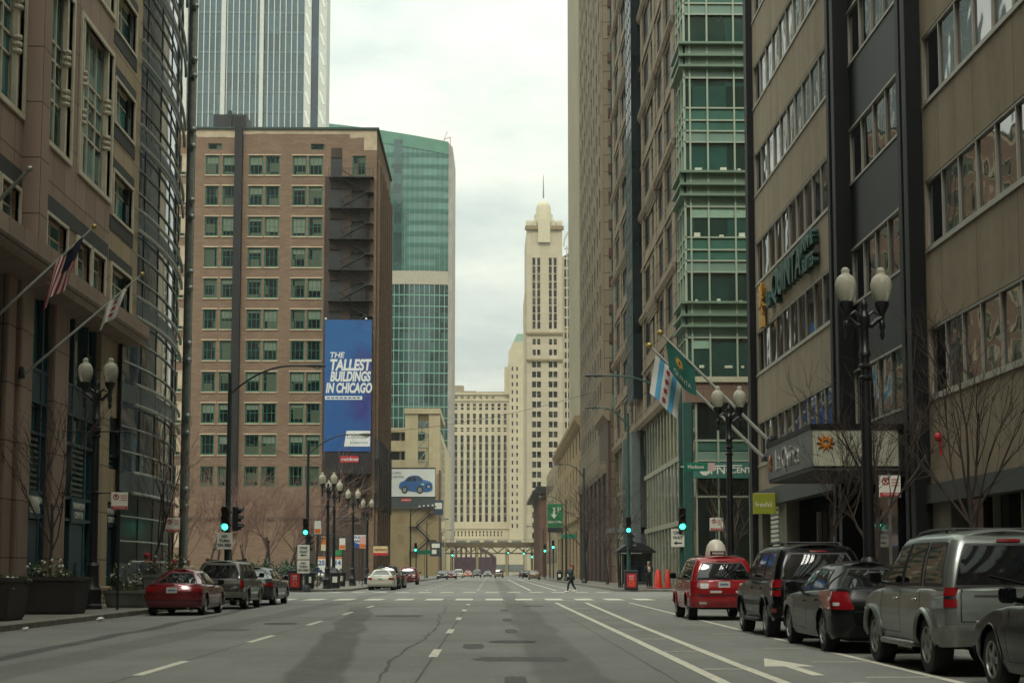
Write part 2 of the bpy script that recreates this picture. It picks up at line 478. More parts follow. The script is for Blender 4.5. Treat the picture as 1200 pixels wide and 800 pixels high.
# ------------------------------------------------------------------ ground, roads, pavements
def asphalt():
    m, nt, b = newmat('worn asphalt')
    v = pos(nt); sp = nt.nodes.new('ShaderNodeSeparateXYZ'); nt.links.new(v, sp.inputs[0])
    base = lin('#5c5c58'); dark = lin('#3a3a38'); light = lin('#75756f')
    f = ramp(nt, noise(nt, pos(nt, (1, .12, 1)), .55, 6, .6), .32, .7)     # long wear tracks along the street
    col = mix(nt, f, base, light)
    f = ramp(nt, noise(nt, v, .16, 5, .65), .42, .68)
    col = mix(nt, math_(nt, 'MULTIPLY', f, .85), col, dark)
    f = ramp(nt, noise(nt, pos(nt, (1, .25, 1)), 1.7, 6, .7), .52, .75)
    col = mix(nt, math_(nt, 'MULTIPLY', f, .45), col, dark)
    f = ramp(nt, noise(nt, v, 60, 3, .8), .35, .68)
    col = mix(nt, math_(nt, 'MULTIPLY', f, .7), col, lin('#a3a39b'))
    f = ramp(nt, noise(nt, v, 14, 5, .75), .45, .7)
    col = mix(nt, math_(nt, 'MULTIPLY', f, .4), col, dark)
    # rubber track that wanders from lane to lane, and oil down the lane middles
    def streak(x0, k, y0, wid, lo, hi, amt, col):
        line = math_(nt, 'MULTIPLY_ADD', math_(nt, 'SUBTRACT', sp.outputs[1], y0), k, x0)
        wob = math_(nt, 'MULTIPLY_ADD', noise(nt, pos(nt, (.0, .12, .0)), 1, 2), .7, -.35)
        d = math_(nt, 'ABSOLUTE', math_(nt, 'SUBTRACT', math_(nt, 'ADD', sp.outputs[0], wob), line))
        e = math_(nt, 'SUBTRACT', 1.0, ramp(nt, d, wid * .75, wid))
        g = math_(nt, 'MULTIPLY', ramp(nt, sp.outputs[1], lo - 5, lo), math_(nt, 'SUBTRACT', 1.0, ramp(nt, sp.outputs[1], hi, hi + 8)))
        t = ramp(nt, noise(nt, pos(nt, (1, .2, 1)), 2.5, 5, .7), .05, .5)
        a = math_(nt, 'MULTIPLY', math_(nt, 'MULTIPLY', math_(nt, 'MULTIPLY', e, g), t), amt)
        return mix(nt, a, col, lin('#2f2e2b'))
    col = streak(-2.1, -.067, 18, .42, 12, 52, .48, col)
    col = streak(-7.4, -.035, 25, .2, 8, 60, .7, col)
    col = streak(1.0, 0, 20, .5, 5, 260, .35, col)
    col = streak(-6.3, 0, 20, .5, 5, 260, .3, col)
    nt.links.new(col, b.inputs['Base Color']); b.inputs['Specular IOR Level'].default_value = .35
    r = nt.nodes.new('ShaderNodeMapRange'); nt.links.new(noise(nt, v, 2, 4), r.inputs[0]); r.inputs[3].default_value = .62; r.inputs[4].default_value = .88
    nt.links.new(r.outputs[0], b.inputs['Roughness'])
    bump(nt, b, noise(nt, v, 45, 5, .8), .7, .015)
    return m
M_ASPH = asphalt()
M_WALK = stone('pavement concrete', '#7d796c', 1.5, 1.5, '#504d45', .012, .12, .85, .3, 0)
def walkmat():
    m, nt, b = newmat('concrete pavement slabs')
    br = nt.nodes.new('ShaderNodeTexBrick'); nt.links.new(pos(nt), br.inputs['Vector']); br.offset = 0
    for k, v in (('Scale', 1), ('Mortar Size', .012), ('Brick Width', 1.5), ('Row Height', 1.5)): br.inputs[k].default_value = v
    br.inputs['Color1'].default_value = (*lin('#77736a'), 1); br.inputs['Color2'].default_value = (*lin('#6a675e'), 1); br.inputs['Mortar'].default_value = (*lin('#3d3b36'), 1)
    f = ramp(nt, noise(nt, pos(nt), .7, 6, .65), .35, .75)
    f2 = ramp(nt, noise(nt, pos(nt), 7, 5, .7), .5, .8)
    col = mix(nt, math_(nt, 'MULTIPLY', f, .4), br.outputs[0], lin('#45433d'))
    col = mix(nt, math_(nt, 'MULTIPLY', f2, .3), col, lin('#8c887b'))
    nt.links.new(col, b.inputs['Base Color']); b.inputs['Roughness'].default_value = .85
    bump(nt, b, noise(nt, pos(nt), 60, 3), .2, .01); return m
M_WALK = walkmat()
M_KERB = pbr('kerb stone', '#6f6b62', .8, var=.35, scale=2.5, bmp=.2)
def paint(name, hexc, wear=.5):
    m, nt, b = newmat(name); c = lin(hexc)
    f = ramp(nt, noise(nt, pos(nt, (1, .5, 1)), 5, 6, .75), .45, .72)
    f2 = ramp(nt, noise(nt, pos(nt), 35, 3, .7), .5, .7)
    col = mix(nt, math_(nt, 'MULTIPLY', f, wear), c, lin('#6d6a60'))
    col = mix(nt, math_(nt, 'MULTIPLY', f2, wear * .6), col, lin('#6d6a60'))
    nt.links.new(col, b.inputs['Base Color']); b.inputs['Roughness'].default_value = .7; return m
M_PAINT = paint('worn road paint', '#cfcbb8')
M_PAINT2 = paint('faded road paint', '#b3b0a0', .75)
M_TAR = pbr('tar patch', '#474642', .75, var=.45, scale=4, bmp=.3)
M_GROUND = pbr('city ground', '#6a675e', .9, var=.2, scale=.1)

g = MB(); g.quad((-3000, -800, -.02), (3000, -800, -.02), (3000, 5000, -.02), (-3000, 5000, -.02)); structure(g.build('ground', M_GROUND))
g = MB(); g.quad((-10.6, -120, 0), (8.1, -120, 0), (8.1, 640, 0), (-10.6, 640, 0)); structure(g.build('road', M_ASPH))
for nm, (x0, x1) in (('cross_street', (-160, -10.6)), ('cross_street', (8.1, 160))):
    g = MB(); g.quad((x0, 70, -.004), (x1, 70, -.004), (x1, 100, -.004), (x0, 100, -.004)); structure(g.build(nm, M_ASPH))

def rounded(corner, r, a0, n=7):
    return [(corner[0] + r * math.cos(a0 + (PI / 2) * i / n), corner[1] + r * math.sin(a0 + (PI / 2) * i / n)) for i in range(n + 1)]
def pavement(outer, inner):
    """outer: kerb line; inner: the building side"""
    k = MB(); n = len(outer); ins = []
    for i, p in enumerate(outer):
        a = Vector(outer[max(0, i - 1)]); b = Vector(outer[min(n - 1, i + 1)]); d = (b - a).normalized(); nn = Vector((-d.y, d.x))
        ins.append((p[0] + nn.x * .2, p[1] + nn.y * .2))
    rows = [[(*p, -.02) for p in outer], [(*p, .13) for p in outer],
            [(p[0] * .9 + q[0] * .1, p[1] * .9 + q[1] * .1, .15) for p, q in zip(outer, ins)], [(*q, .152) for q in ins], [(*q, -.02) for q in ins]]
    k.grid(rows); structure(k.build('kerb', M_KERB, smooth=40))
    s = MB(); s.prism(ins + inner, -.01, .148); structure(s.build('pavement', M_WALK))
# left near (kerb on the right-hand side of the polygon walks north, inside lies west = left of travel)
pavement([(-10.5, -110), (-10.5, 20), (-10.5, 67)] + rounded((-13.5, 67), 3, 0)[1:] + [(-90, 70)], [(-90, -110)])
# left far
pavement([(-90, 99)] + [(-14, 99)] + rounded((-12.2, 102), 3, -PI / 2)[1:] + [(-9.2, 108), (-9.2, 600)], [(-90, 600)])
# right near
pavement([(90, 71)] + rounded((10.9, 68), 2.9, PI / 2)[0:] + [(8.0, 20), (8.0, -110)], [(90, -110)])
# right far
pavement([(8.3, 600), (8.3, 105)] + rounded((11.3, 102), 3, PI)[0:] + [(90, 99)], [(90, 600)])

def sheet(name, quads, mat, z=.005):
    m = MB()
    for q in quads: m.add([(x, y, z) for x, y in q], [tuple(range(len(q)))])
    return structure(m.build(name, mat))
def rect(x0, x1, y0, y1): return [(x0, y0), (x1, y0), (x1, y1), (x0, y1)]
dash = []
for y in range(-14, 62, 9): dash += [rect(-.95, -.81, y + 1.6, y + 3.9)]
for y in (19.6, 28.6, 37.6, 46.6, 55.6): dash += [rect(-4.5, -4.36, y - .1, y + 3.0)]
for y in range(106, 330, 9): dash += [rect(-.95, -.81, y, y + 2.8), rect(-4.5, -4.36, y, y + 2.8)]
sheet('lane_dash', dash, M_PAINT)
def strip(pts, wd):
    out = []
    for (x0, y0), (x1, y1) in zip(pts, pts[1:]): out.append([(x0 - wd / 2, y0), (x0 + wd / 2, y0), (x1 + wd / 2, y1), (x1 - wd / 2, y1)])
    return out
buf = strip([(2.72, -10), (2.74, 30), (2.7, 64.2)], .15) + strip([(3.42, -10), (3.44, 22), (3.6, 40), (3.95, 64.2)], .15)
for y in (20.6, 25.2, 29.8, 34.5, 39.2, 44, 49, 54, 59): buf.append([(2.83, y), (2.83, y + .12), (3.38, y + .12), (3.38, y)])
buf += strip([(5.45, -10), (5.5, 25), (5.75, 64.2)], .13)
for y in (19.0, 22.2, 26.2, 32.2, 37.6): buf.append([(4.62, y), (4.62, y + .1), (5.42, y + .1), (5.42, y)])
buf += strip([(2.7, 104), (2.7, 250)], .15) + strip([(4.4, 104), (4.4, 250)], .15) + strip([(5.7, 104), (5.7, 250)], .13)
sheet('lane_line', buf, M_PAINT)
sheet('stop_line', [rect(-10.3, 7.9, 65.4, 65.8), rect(-10.4, 7.9, 68.9, 69.1)], M_PAINT2)
cw = []
for i in range(13): cw.append(rect(-9.9 + i * 1.38, -9.1 + i * 1.38, 69.6, 73.6))
sheet('crosswalk', cw, M_PAINT)
cw = [rect(-10 + i * 1.38, -9.2 + i * 1.38, 94.2, 97.4) for i in range(13)]
cw += [rect(-9.2 + i * 1.5, -8.4 + i * 1.5, 226, 229) for i in range(12)]
sheet('crosswalk', cw, M_PAINT2)
# bicycle lane arrow and bicycle emblem
sheet('lane_arrow', [[(3.95, 19.9), (4.25, 19.9), (4.1, 23.2)], [(3.75, 21.2), (4.45, 21.2), (4.1, 23.2)]][1:] + [rect(4.03, 4.19, 19.4, 21.2)], M_PAINT)
def ring(cx, cy, rx, ry, wd, n=20):
    o = []
    for i in range(n):
        a, b = 2 * PI * i / n, 2 * PI * (i + 1) / n
        o.append([(cx + rx * math.cos(a), cy + ry * math.sin(a)), (cx + rx * math.cos(b), cy + ry * math.sin(b)),
                  (cx + (rx - wd) * math.cos(b), cy + (ry - wd * 1.6) * math.sin(b)), (cx + (rx - wd) * math.cos(a), cy + (ry - wd * 1.6) * math.sin(a))])
    return o
def bar(p, q, wd):
    d = Vector((q[0] - p[0], q[1] - p[1])).normalized(); n = Vector((-d.y, d.x)) * wd / 2
    return [(p[0] + n.x, p[1] + n.y), (q[0] + n.x, q[1] + n.y), (q[0] - n.x, q[1] - n.y), (p[0] - n.x, p[1] - n.y)]
by = 17.2
sheet('bicycle_marking', ring(3.86, by, .23, .42, .05) + ring(4.4, by, .23, .42, .05) +
      [bar((3.86, by), (4.03, by + .75), .06), bar((4.03, by + .75), (4.3, by + .75), .06), bar((4.3, by + .85), (4.4, by), .06), bar((4.03, by + .75), (4.14, by), .06),
       bar((4.14, by), (4.3, by + .7), .06), bar((3.94, by + .85), (4.12, by + .85), .07), bar((4.22, by + .9), (4.42, by + .95), .07)], M_PAINT, .006)
def blotch(x0, x1, y0, y1, n=34, j=.14):
    o = []
    for i in range(n):
        a = 2 * PI * i / n; k = 1 / max(abs(math.cos(a)), abs(math.sin(a))) ** .75 * (1 + random.uniform(-j, j))
        o.append(((x0 + x1) / 2 + (x1 - x0) / 2 * k * math.cos(a) * .9, (y0 + y1) / 2 + (y1 - y0) / 2 * k * math.sin(a) * .9))
    return o
sheet('tar_patch', [blotch(-.3, 1.25, 22.4, 23.8), blotch(-.5, -.1, 26, 28), blotch(.15, .45, 17.6, 19.4, j=.05), blotch(.3, .6, 32.5, 35, j=.05), blotch(.3, .6, 40, 43, j=.05), blotch(.3, .6, 50, 53, j=.05),
                    blotch(-3.4, -1.9, 44, 46.4), blotch(-6.4, -5.3, 34, 35)], M_TAR, .003)
crack = []; px, py = -1.3, 17.5
random.seed(3)
while py < 58:
    nx, ny = px + random.uniform(-.05, .045), py + random.uniform(.25, .7); wd = random.uniform(.006, .03)
    crack.append([(px - wd, py), (px + wd, py), (nx + wd, ny), (nx - wd, ny)]); px, py = nx, ny
sheet('tar_crack', crack, M_TAR, .0035)
for i, (x, y) in enumerate(((.4, 28.6), (-5.2, 38.5), (1.6, 58))):
    m = MB(); m.lathe([(.0, .004), (.36, .004), (.36, .0)], 24); m.lathe([(.36, .0), (.36, .009), (.42, .009), (.44, .0)], 24)
    o = m.build('manhole_cover', pbr('iron cover', '#2c2b29', .6, metal=.3, var=.3, scale=20), None, 40, loc=(x, y, .004)); tag(o, ('round iron manhole cover in the middle lane, nearest the camera', 'round iron manhole cover in the left lane', 'round iron manhole cover just before the stop line')[i], 'manhole cover', 'manhole covers')
sheet('road_joint', [rect(-.895, -.865, 2, 65), rect(-7.62, -7.59, 2, 65), rect(-4.46, -4.43, 2, 65), rect(2.2, 2.22, 2, 65), rect(-10.6, 8, 41.2, 41.23), rect(-10.6, 8, 27.0, 27.025)], M_TAR, .0025)
gut = pbr('gutter concrete', '#6d6b64', .85, var=.35, scale=2)
sheet('gutter', [rect(-10.5, -10.05, -20, 66.5), rect(7.55, 8.0, -20, 66.5), rect(-9.2, -8.75, 106, 300), rect(7.85, 8.3, 106, 300)], gut, .002)
for i, (x, y, s_, lb) in enumerate(((-10.2, 40.6, .11, 'crumpled white litter in the left gutter'), (-10.25, 34.2, .08, 'scrap of pale paper at the left kerb, nearer the camera'), (-9.9, 51.2, .1, 'white paper scrap by the dark red coupe wheel'))):
    m = MB(); m.ball((0, 0, s_ * .5), s_, s_ * .7, s_ * .5, 6, 4); m.v = [(a + random.uniform(-.02, .02), b_ + random.uniform(-.02, .02), max(0, c + random.uniform(-.02, .02))) for a, b_, c in m.v]
    o = m.build('litter', M_WHITE, None, loc=(x, y, .002)); tag(o, lb, 'litter')
for i, (x, y, lb) in enumerate(((-10.27, 47.5, 'iron storm drain grate in the left gutter'),)):
    m = MB(); m.box(-.2, .2, -.4, .4, 0, .006)
    for k in range(9): m.box(-.17, .17, -.36 + .085 * k, -.32 + .085 * k, .006, .014)
    tag(m.build('drain_grate', pbr('iron cover', '#2c2b29'), None, loc=(x, y, .004)), lb, 'drain')
# ================================================================== BUILDINGS
G_TEAL = glass('teal dark glass', '#2c6264', ior=1.9, cell=1.3, var=.6, blind='#6f8f88')
G_TALL = glass('painted sky office glass', '#4d8583', rough=.05, ior=1.9, cell=.9, var=.65, blind='#8fa8a0', wav=.05)  # pale base colour stands in for the sky mirrored in these panes
G_SLOT = pbr('dark slot window', '#14191a', .35, spec=.12, var=.5, scale=.6)
G_MIRROR = glass('bronze mirror glass', '#10161c', rough=.03, ior=3.6, cell=1.5, var=.4, wav=.22, ws=.45)
G_CURVE = glass('curved bay glass', '#3d5560', rough=.04, ior=2.6, cell=1.7, var=.5, wav=.08, ws=.4)
G_GREEN = glass('green office glass', '#234a44', rough=.05, ior=2.0, cell=2.2, var=.5, wav=.03)
G_OLD = glass('old sash glass', '#10181a', rough=.1, ior=1.33, cell=1.1, var=.7, blind='#6a6f5a')
G_FAR = glass('far window glass', '#141818', rough=.12, ior=1.4, cell=2.6, var=.6, blind='#4f5144')

# ---------------------------------------------------------------- left: stone office building
M_LSTONE = stone('brown granite cladding', '#a68f81', 1.32, 1.7, '#40352e', .02, .15, .6, .3, 0, '#957f72')
M_LTRIM = pbr('pale limestone trim', '#d2c8b2', .65, var=.12, scale=2)
M_CHAR = pbr('charcoal stone band', '#3d4040', .6, var=.15, scale=1.2)
M_BLUEFR = pbr('blue grey storefront metal', '#2b4a55', .45, var=.18, scale=3)
M_GRILLE = pbr('pale green louvre', '#5f6f62', .6, var=.1)
b = thing('office_building', 'brown granite office building with tall paired windows, next to the curved glass bay', 'building', (-16, 48, 0))
tall = [(41, 44.9), (46.7, 50.1), (51.25, 55.45)]
tall = [(30.5, 33.9), (35.3, 39.5)] + tall
holes = []; W_tall = []; W_mid = []; W_side = []
for z0, z1 in ((14.85, 20.2), (21.75, 31.2), (32.6, 42)):
    for y0, y1 in tall: W_tall.append((y0, y1, z0, z1))
for k in range(9):
    z = 10.95 + 3.5 * k
    W_side.append((55.95, 58.95, z + .0, z + 1.6))
mids = [(47.7, 50.0), (51.25, 53.0), (53.3, 55.0), (46.35, 47.3), (43.2, 44.9), (41.2, 42.9), (37.6, 39.4), (35.5, 37.3)]
W_mid = [(a, c, 10.95, 12.5) for a, c in mids]
M_LSTONE2 = stone('cream granite cladding', '#b5a286', 1.5, 1.72, '#4a4034', .02, .12, .65, .25, 0, '#a6947a')
wl = MB(); facade(wl, 'x', -14, 1, 55.62, 60.1, 10.75, 44, W_side, .35); wl.build('corner_wall', M_LSTONE2, b)
wl = MB(); facade(wl, 'x', -14, 1, 28, 55.62, 10.75, 44, W_tall + W_mid, .35)
wl.quad((-14, 60.1, 10.75), (-22, 60.1, 10.75), (-22, 60.1, 44), (-14, 60.1, 44)); wl.quad((-14, 28, 44), (-14, 60.1, 44), (-45, 60.1, 44), (-45, 28, 44))
wl.quad((-14, 28, 0), (-45, 28, 0), (-45, 28, 44), (-14, 28, 44)); wl.quad((-45, 28, 0), (-45, 60.1, 0), (-45, 60.1, 44), (-45, 28, 44))
wl.build('wall', M_LSTONE, b)
# surrounds, bands, ledge
def surround(y0, y1, z0, z1, k, par):
    t = MB(); t.box(-14.1, -13.93, y0 - k, y0, z0 - k, z1 + k); t.box(-14.1, -13.93, y1, y1 + k, z0 - k, z1 + k)
    t.box(-14.1, -13.931, y0, y1, z0 - k, z0); t.box(-14.1, -13.931, y0, y1, z1, z1 + k); t.build('window_surround', M_LTRIM, par)
for q in W_mid + W_side: surround(*q, .1, b)
each('stone_band', M_CHAR, b, [(-14.05, -13.975, 46, 55.4, 12.62, 13.15), (-14.05, -13.975, 34, 45.2, 12.62, 13.15)] + [(-14.05, -13.974, 55.6, 59.2, q[2] - .62, q[2] - .1) for q in W_side] + [(-14.05, -13.974, 55.6, 59.2, q[3] + .12, q[3] + .5) for q in W_side])
t = MB(); t.prism([(-13.3, 10.75), (-13.3, 10.3), (-13.45, 10.12), (-13.45, 9.98), (-15.2, 9.98), (-15.2, 10.75)], 28, 59.4, 'y')
t.prism([(-12.9, 10.76), (-12.9, 10.28), (-13.1, 10.1), (-13.1, 9.97), (-15.2, 9.97), (-15.2, 10.76)], 30, 45.9, 'y')
t.build('ledge', M_LSTONE, b)
t = MB(); t.bbox(-14.3, -13.45, 45.1, 46.0, 10.76, 44, .05); t.build('pilaster', M_LSTONE, b); t = MB(); t.bbox(-14.3, -13.6, 40.1, 40.9, 10.76, 44, .05); t.build('pilaster', M_LSTONE, b)
for y0, y1, z0, z1 in sorted(W_tall, key=lambda r: (r[2], -r[1])):
    # one tall window: glass, thin bars, two banded colonnettes
    if z0 > 33: continue
    fr = MB(); fr.box(-14.3, -14.22, y0, y0 + .12, z0, z1); fr.box(-14.3, -14.22, y1 - .12, y1, z0, z1)
    n = 4 if y1 - y0 > 4 else 3
    for i in range(1, 5):
        y = y0 + (y1 - y0) * (.12, .42, .66, .88)[i - 1]; fr.box(-14.3, -14.2, y - .035, y + .035, z0, z1)
    zs = [z0 + .3 * (z1 - z0) + d for d in (0, .62)] + ([z0 + .55 * (z1 - z0) + d for d in (0, .62)] if z1 - z0 > 3 else [])
    for z in zs: fr.box(-14.3, -14.21, y0, y1, z - .035, z + .035)
    wn = fr.build('window', M_LTRIM, b)
    g = MB(); g.quad((-14.27, y0, z0), (-14.27, y1, z0), (-14.27, y1, z1), (-14.27, y0, z1)); g.build('pane', G_TALL, wn)
    surround(y0, y1, z0, z1, .16, wn)
    for yy in (y0 + .3, y1 - .62):
        c = MB(); c.box(-14.15, -13.99, yy, yy + .17, z0, z1)
        for zc in (z0 + .3 * (z1 - z0) + .31, z0 + .55 * (z1 - z0) + .31):
            for q in (-.24, -.03, .18): c.lathe([(.0, q), (.14, q), (.16, q + .05), (.14, q + .12), (0, q + .12)], 10, (-14.02, yy + .085, zc))
        c.build('colonnette', M_LTRIM, wn)
windows(b, 'x', -14, 1, W_mid + W_side, M_LTRIM, G_TALL, .2, fw=.06, cols=2, rows=1, sash=(.68,))
# ground storey: piers, glazed bays
base_piers = [(44.6, 47.2), (49.8, 51.5), (55.75, 57.2), (59.4, 60.9), (40.2, 42), (35, 37)]
for y0, y1 in base_piers:
    p = MB()
    if y1 - y0 > 2:
        for q in (y0 + .02, y0 + .95, y0 + 1.75): p.bbox(-14.62, -14.1 if q != y0 + .95 else -14.0, q, q + .78, .14, 10.0, .06)
    else: p.bbox(-14.62, -14.2, y0, y1, .14, 10.0, .06)
    p.bbox(-14.64, -13.97, y0 - .06, y1 + .06, .14, .75, .05)
    p.build('pier', M_LSTONE2 if y0 > 55 else M_LSTONE, b)
each('stone_panel', M_LSTONE2, b, [(-14.6, -14.3, 57.2, 59.4, 7.1, 10.0), (-14.6, -14.3, 57.21, 59.39, 3.9, 5.15)])
dark = MB(); dark.quad((-14.58, 28, .1), (-14.58, 60.5, .1), (-14.58, 60.5, 10), (-14.58, 28, 10)); dark.build('storefront_glass', G_TEAL, b)
for y0, y1 in ((47.2, 49.8), (51.5, 55.75), (57.2, 59.4), (42, 44.6), (37, 40.2)):
    f = MB(); yw = y1 - y0
    for y in (y0, y0 + yw * .3, y0 + yw * .72, y1 - .14): f.box(-14.55, -14.4, y, y + .14, .14, 10)
    for z in (3.0, 3.75, 5.6, 6.6, 7.6): f.box(-14.55, -14.39, y0 + .14, y1 - .14, z, z + .1)
    f.box(-14.55, -14.43, y0 + .14, y1 - .14, 6.6, 7.6) if yw < 5 else None
    f.box(-14.53, -14.34, y0 + yw * .3, y0 + yw * .72, 2.95, 3.8)
    sf = f.build('storefront_frame', M_BLUEFR, b)
    l = MB()
    for k in range(9): l.box(-14.50, -14.44, y0 + yw * .33, y0 + yw * .7, 3.9 + k * .19, 3.98 + k * .19)
    l.build('louvre', M_GRILLE, sf)
    d = MB(); d.box(-14.55, -14.42, y0 + yw * .33, y0 + yw * .70, .14, 2.9); d.box(-14.43, -14.36, y0 + yw * .5, y0 + yw * .53, .9, 1.6); d.build('door', M_BLUEFR, sf)
    for kk, (tx, zz) in enumerate((('FRANKLIN', 3.53), ('CENTER', 3.22))):
        text(tx, .3, M_WHITE, sf, (-14.33, y0 + yw * .51, zz), 'E', bold=.006)
sc_ = MB(); sc_.lathe([(0, 0), (.13, .02), (.16, .2), (.1, .32), (0, .34)], 10, (-13.9, 47.0, 3.2)); sc_.build('wall_lamp', M_WHITE, b, 50)

# ---------------------------------------------------------------- left: curved glass bay with tube sunshades
b = thing('glass_office_bay', 'convex glass office corner ringed with steel sunshade tubes on the left', 'building', (-17, 67, 0))
RC, CX, CY = 45.0, -58.95, 63.0
def arc(y, d=0): return (CX + math.sqrt((RC + d) ** 2 - (y - CY) ** 2), y)
ys = [58.6 + i * (78.5 - 58.6) / 40 for i in range(41)]
g = MB(); g.grid([[(*arc(y), z) for y in ys] for z in [4.3, 14, 28, 44]]); g.build('glass_wall', G_CURVE, b, 60)
g = MB(); g.grid([[(*arc(y), z) for y in ys] for z in (.12, 4.3)]); g.build('shop_glass', pbr('dull shop glass', '#1d2425', .32, spec=.35, var=.5, scale=.7), b, 60)
m = MB()
for i in range(0, 41, 5):
    x, y = arc(ys[i], .0); m.box(x - .04, x + .03, y - .03, y + .03, .14, 44)
m.build('mullion', M_DARK, b)
M_TUBE = pbr('pale steel tube', '#a4a79f', .4, metal=.35, var=.15, scale=4)
m = MB()
for k in range(13):
    for dz in (1.55, 2.5): m.tube([(*arc(y, .04), .9 + 3.45 * k + dz) for y in ys[:31]], .035, 5)
m.build('glazing_bar', M_TUBE, b, 60)
sp_ = MB()
for k in range(13):
    z = .9 + 3.45 * k
    sp_.grid([[(*arc(y, .02), zz) for y in ys] for zz in (z, z + .72)])
sp_.build('spandrel', pbr('grey spandrel panel', '#667277', .4, var=.15), b, 60)
tb = MB()
for k in range(13):
    z = .85 + 3.45 * k
    for dz, rr in ((0, .065), (.8, .065)):
        tb.tube([(*arc(y, .2), z + dz) for y in [59.6 + j * (72.3 - 59.6) / 22 for j in range(23)]], rr, 8)
tb.build('sunshade_tube', M_TUBE, b, 60)
c = MB(); c.tube([(-14.43, 72.5, .14), (-14.43, 72.5, 46)], .21, 16)
for k in range(13):
    for dz in (0, .8): c.ball((-14.3, 72.2, .85 + 3.45 * k + dz), .17, seg=8, rings=6)
c.build('column', M_STEEL, b, 50)
c = MB(); c.quad((-17.5, 78.5, 0), (-40, 78.5, 0), (-40, 78.5, 44), (-17.5, 78.5, 44)); c.quad((-17, 58.6, 44), (-14, 66, 44), (-17.5, 78.5, 44), (-40, 78.5, 44), (-40, 58.6, 44))
c.build('wall', M_CHAR, b)

# ---------------------------------------------------------------- left: brick building beyond the plaza
M_BRICK = stone('brown brick', '#89735f', .9, .28, '#6f5b4b', .03, .3, .85, .45, .5, '#73604e')
M_BUFF = pbr('buff terracotta', '#b5a48a', .8, var=.2, scale=.9)
M_GREENFR = pbr('green painted sash', '#15604a', .55, var=.15, scale=2)
b = thing('brick_building', 'brown brick building with green sash windows and a tall blue banner', 'building', (-32, 187, 0))
X0, X1, YF, HB = -50.0, -14.2, 187.0, 54.6
cols = [(-35.35, 1.62), (-33.25, 1.62), (-30.0, 1.72), (-27.95, 1.72), (-24.6, 1.7), (-22.6, 1.7)]
far = [(-39.4, 1.5), (-41.5, 1.5), (-45, 1.5), (-47, 1.5)]
rows = [50.15 - 3.86 * k for k in range(11)]
rc = []
for r in rows:
    for x, wd in cols + far[:2] + far[2:]: rc.append((x, x + wd, r, r + 2.45))
rc = [q for q in rc if q[2] > 8]
rc.append((-17.2, -15.55, 50.15, 52.6))
attic = [(-35.1, -33.4, 54.0 - .65, 54.15 - .05), (-22.4, -20.7, 53.35, 54.1)]
dk = [(-19.9, -18.5, r - .4, r + 2.2) for r in rows[:11]] + [(-17.3, -15.8, r - .1, r + 1.9) for r in rows[1:11]]
w_ = MB(); facade(w_, 'y', YF, -1, X0, X1, 0, HB + 1.3, rc + attic + dk, .3)
side = []
for k in range(13):
    z = 50.0 - 3.86 * k
    for y in range(190, 213, 4):
        if z > 1: side.append((y, y + 1.7, z, z + 2.4))
facade(w_, 'x', X1, 1, YF, 212.5, 0, HB + 1.3, side, .5)
w_.quad((X0, YF, HB), (X1, YF, HB), (X1, 212.5, HB), (X0, 212.5, HB)); w_.quad((X0, 212.5, 0), (X1, 212.5, 0), (X1, 212.5, HB + 1.3), (X0, 212.5, HB + 1.3))
w_.build('wall', M_BRICK, b)
random.seed(5)
def rb():
    q = random.random(); return 0 if q < .4 else (random.uniform(.15, .5) if q < .94 else random.uniform(.55, .85))
windows(b, 'y', YF, -1, rc, M_GREENFR, G_OLD,   .16, 100, rb, M_BUFF, fw=.17, cols=3, sash=(.52,), bar=.06)
windows(b, 'y', YF, -1, attic, M_GREENFR, G_OLD, .16, 10, None, fw=.1)
windows(b, 'x', X1, 1, side, M_DARK, G_OLD, .42, 78, None, fw=.12, cols=1, sash=(.5,))
t = MB()   # buff quoins and the worn pale upper band
random.seed(11)
xs = [X0 + i * .9 for i in range(41)]; xs = [x for x in xs if x < X1] + [X1]
for a, c in zip(xs, xs[1:]):
    h = .75 if a < -37 else random.choice([.55, .6, .95, 1.0, 1.05, 1.5]) if a < -30 or a > -18 else .55
    if a > -16: h = 2.6
    t.box(a, c, YF - .025, YF + .05, HB + 1.3 - h, HB + 1.3)
each('corner_quoin', M_BUFF, b, [(-38.3, -37.4, YF - .024, YF + .05, 51 - 3.86 * k - .5, 51 - 3.86 * k + 1.7) for k in range(13)])
t.build('pale_brick_band', M_BUFF, b)
t = MB(); t.box(X0 - .1, X1 + .25, YF - .25, YF + .25, HB + 1.3, HB + 1.55); t.box(X1 - .25, X1 + .26, YF + .25, 212.5, HB + 1.3, HB + 1.55); t.build('parapet_coping', pbr('dark green coping', '#27413a', .6), b)
t = MB()
for y in range(188, 213, 4): t.box(X1, X1 + .35, y, y + .75, 0, HB - 2)
t.build('pilaster', M_BRICK, b)
t = MB()
for y in range(187, 213, 3): t.prism([(y + .5, 9), (y + 1.1, 9), (y + 1.2, 15), (y + .8, 17.5), (y + .4, 15)], X1, X1 + .5, 'x')
t.build('bracket', M_DARK, b)
st = MB(); st.box(-31.75, -30.8, YF - .62, YF - .003, 6, 57.3); st.build('flue_stack', pbr('black steel flue', '#0c0d0e', .6, var=.3, scale=2, stretch=(1, 1, .15)), b)
st = MB(); st.box(-34.7, -30.6, YF + 1, YF + 5, HB, 58.1); st.box(-32.9, -32.4, YF + .7, YF + 1, HB + .4, 58.5); st.build('roof_plant', M_DARK, b)
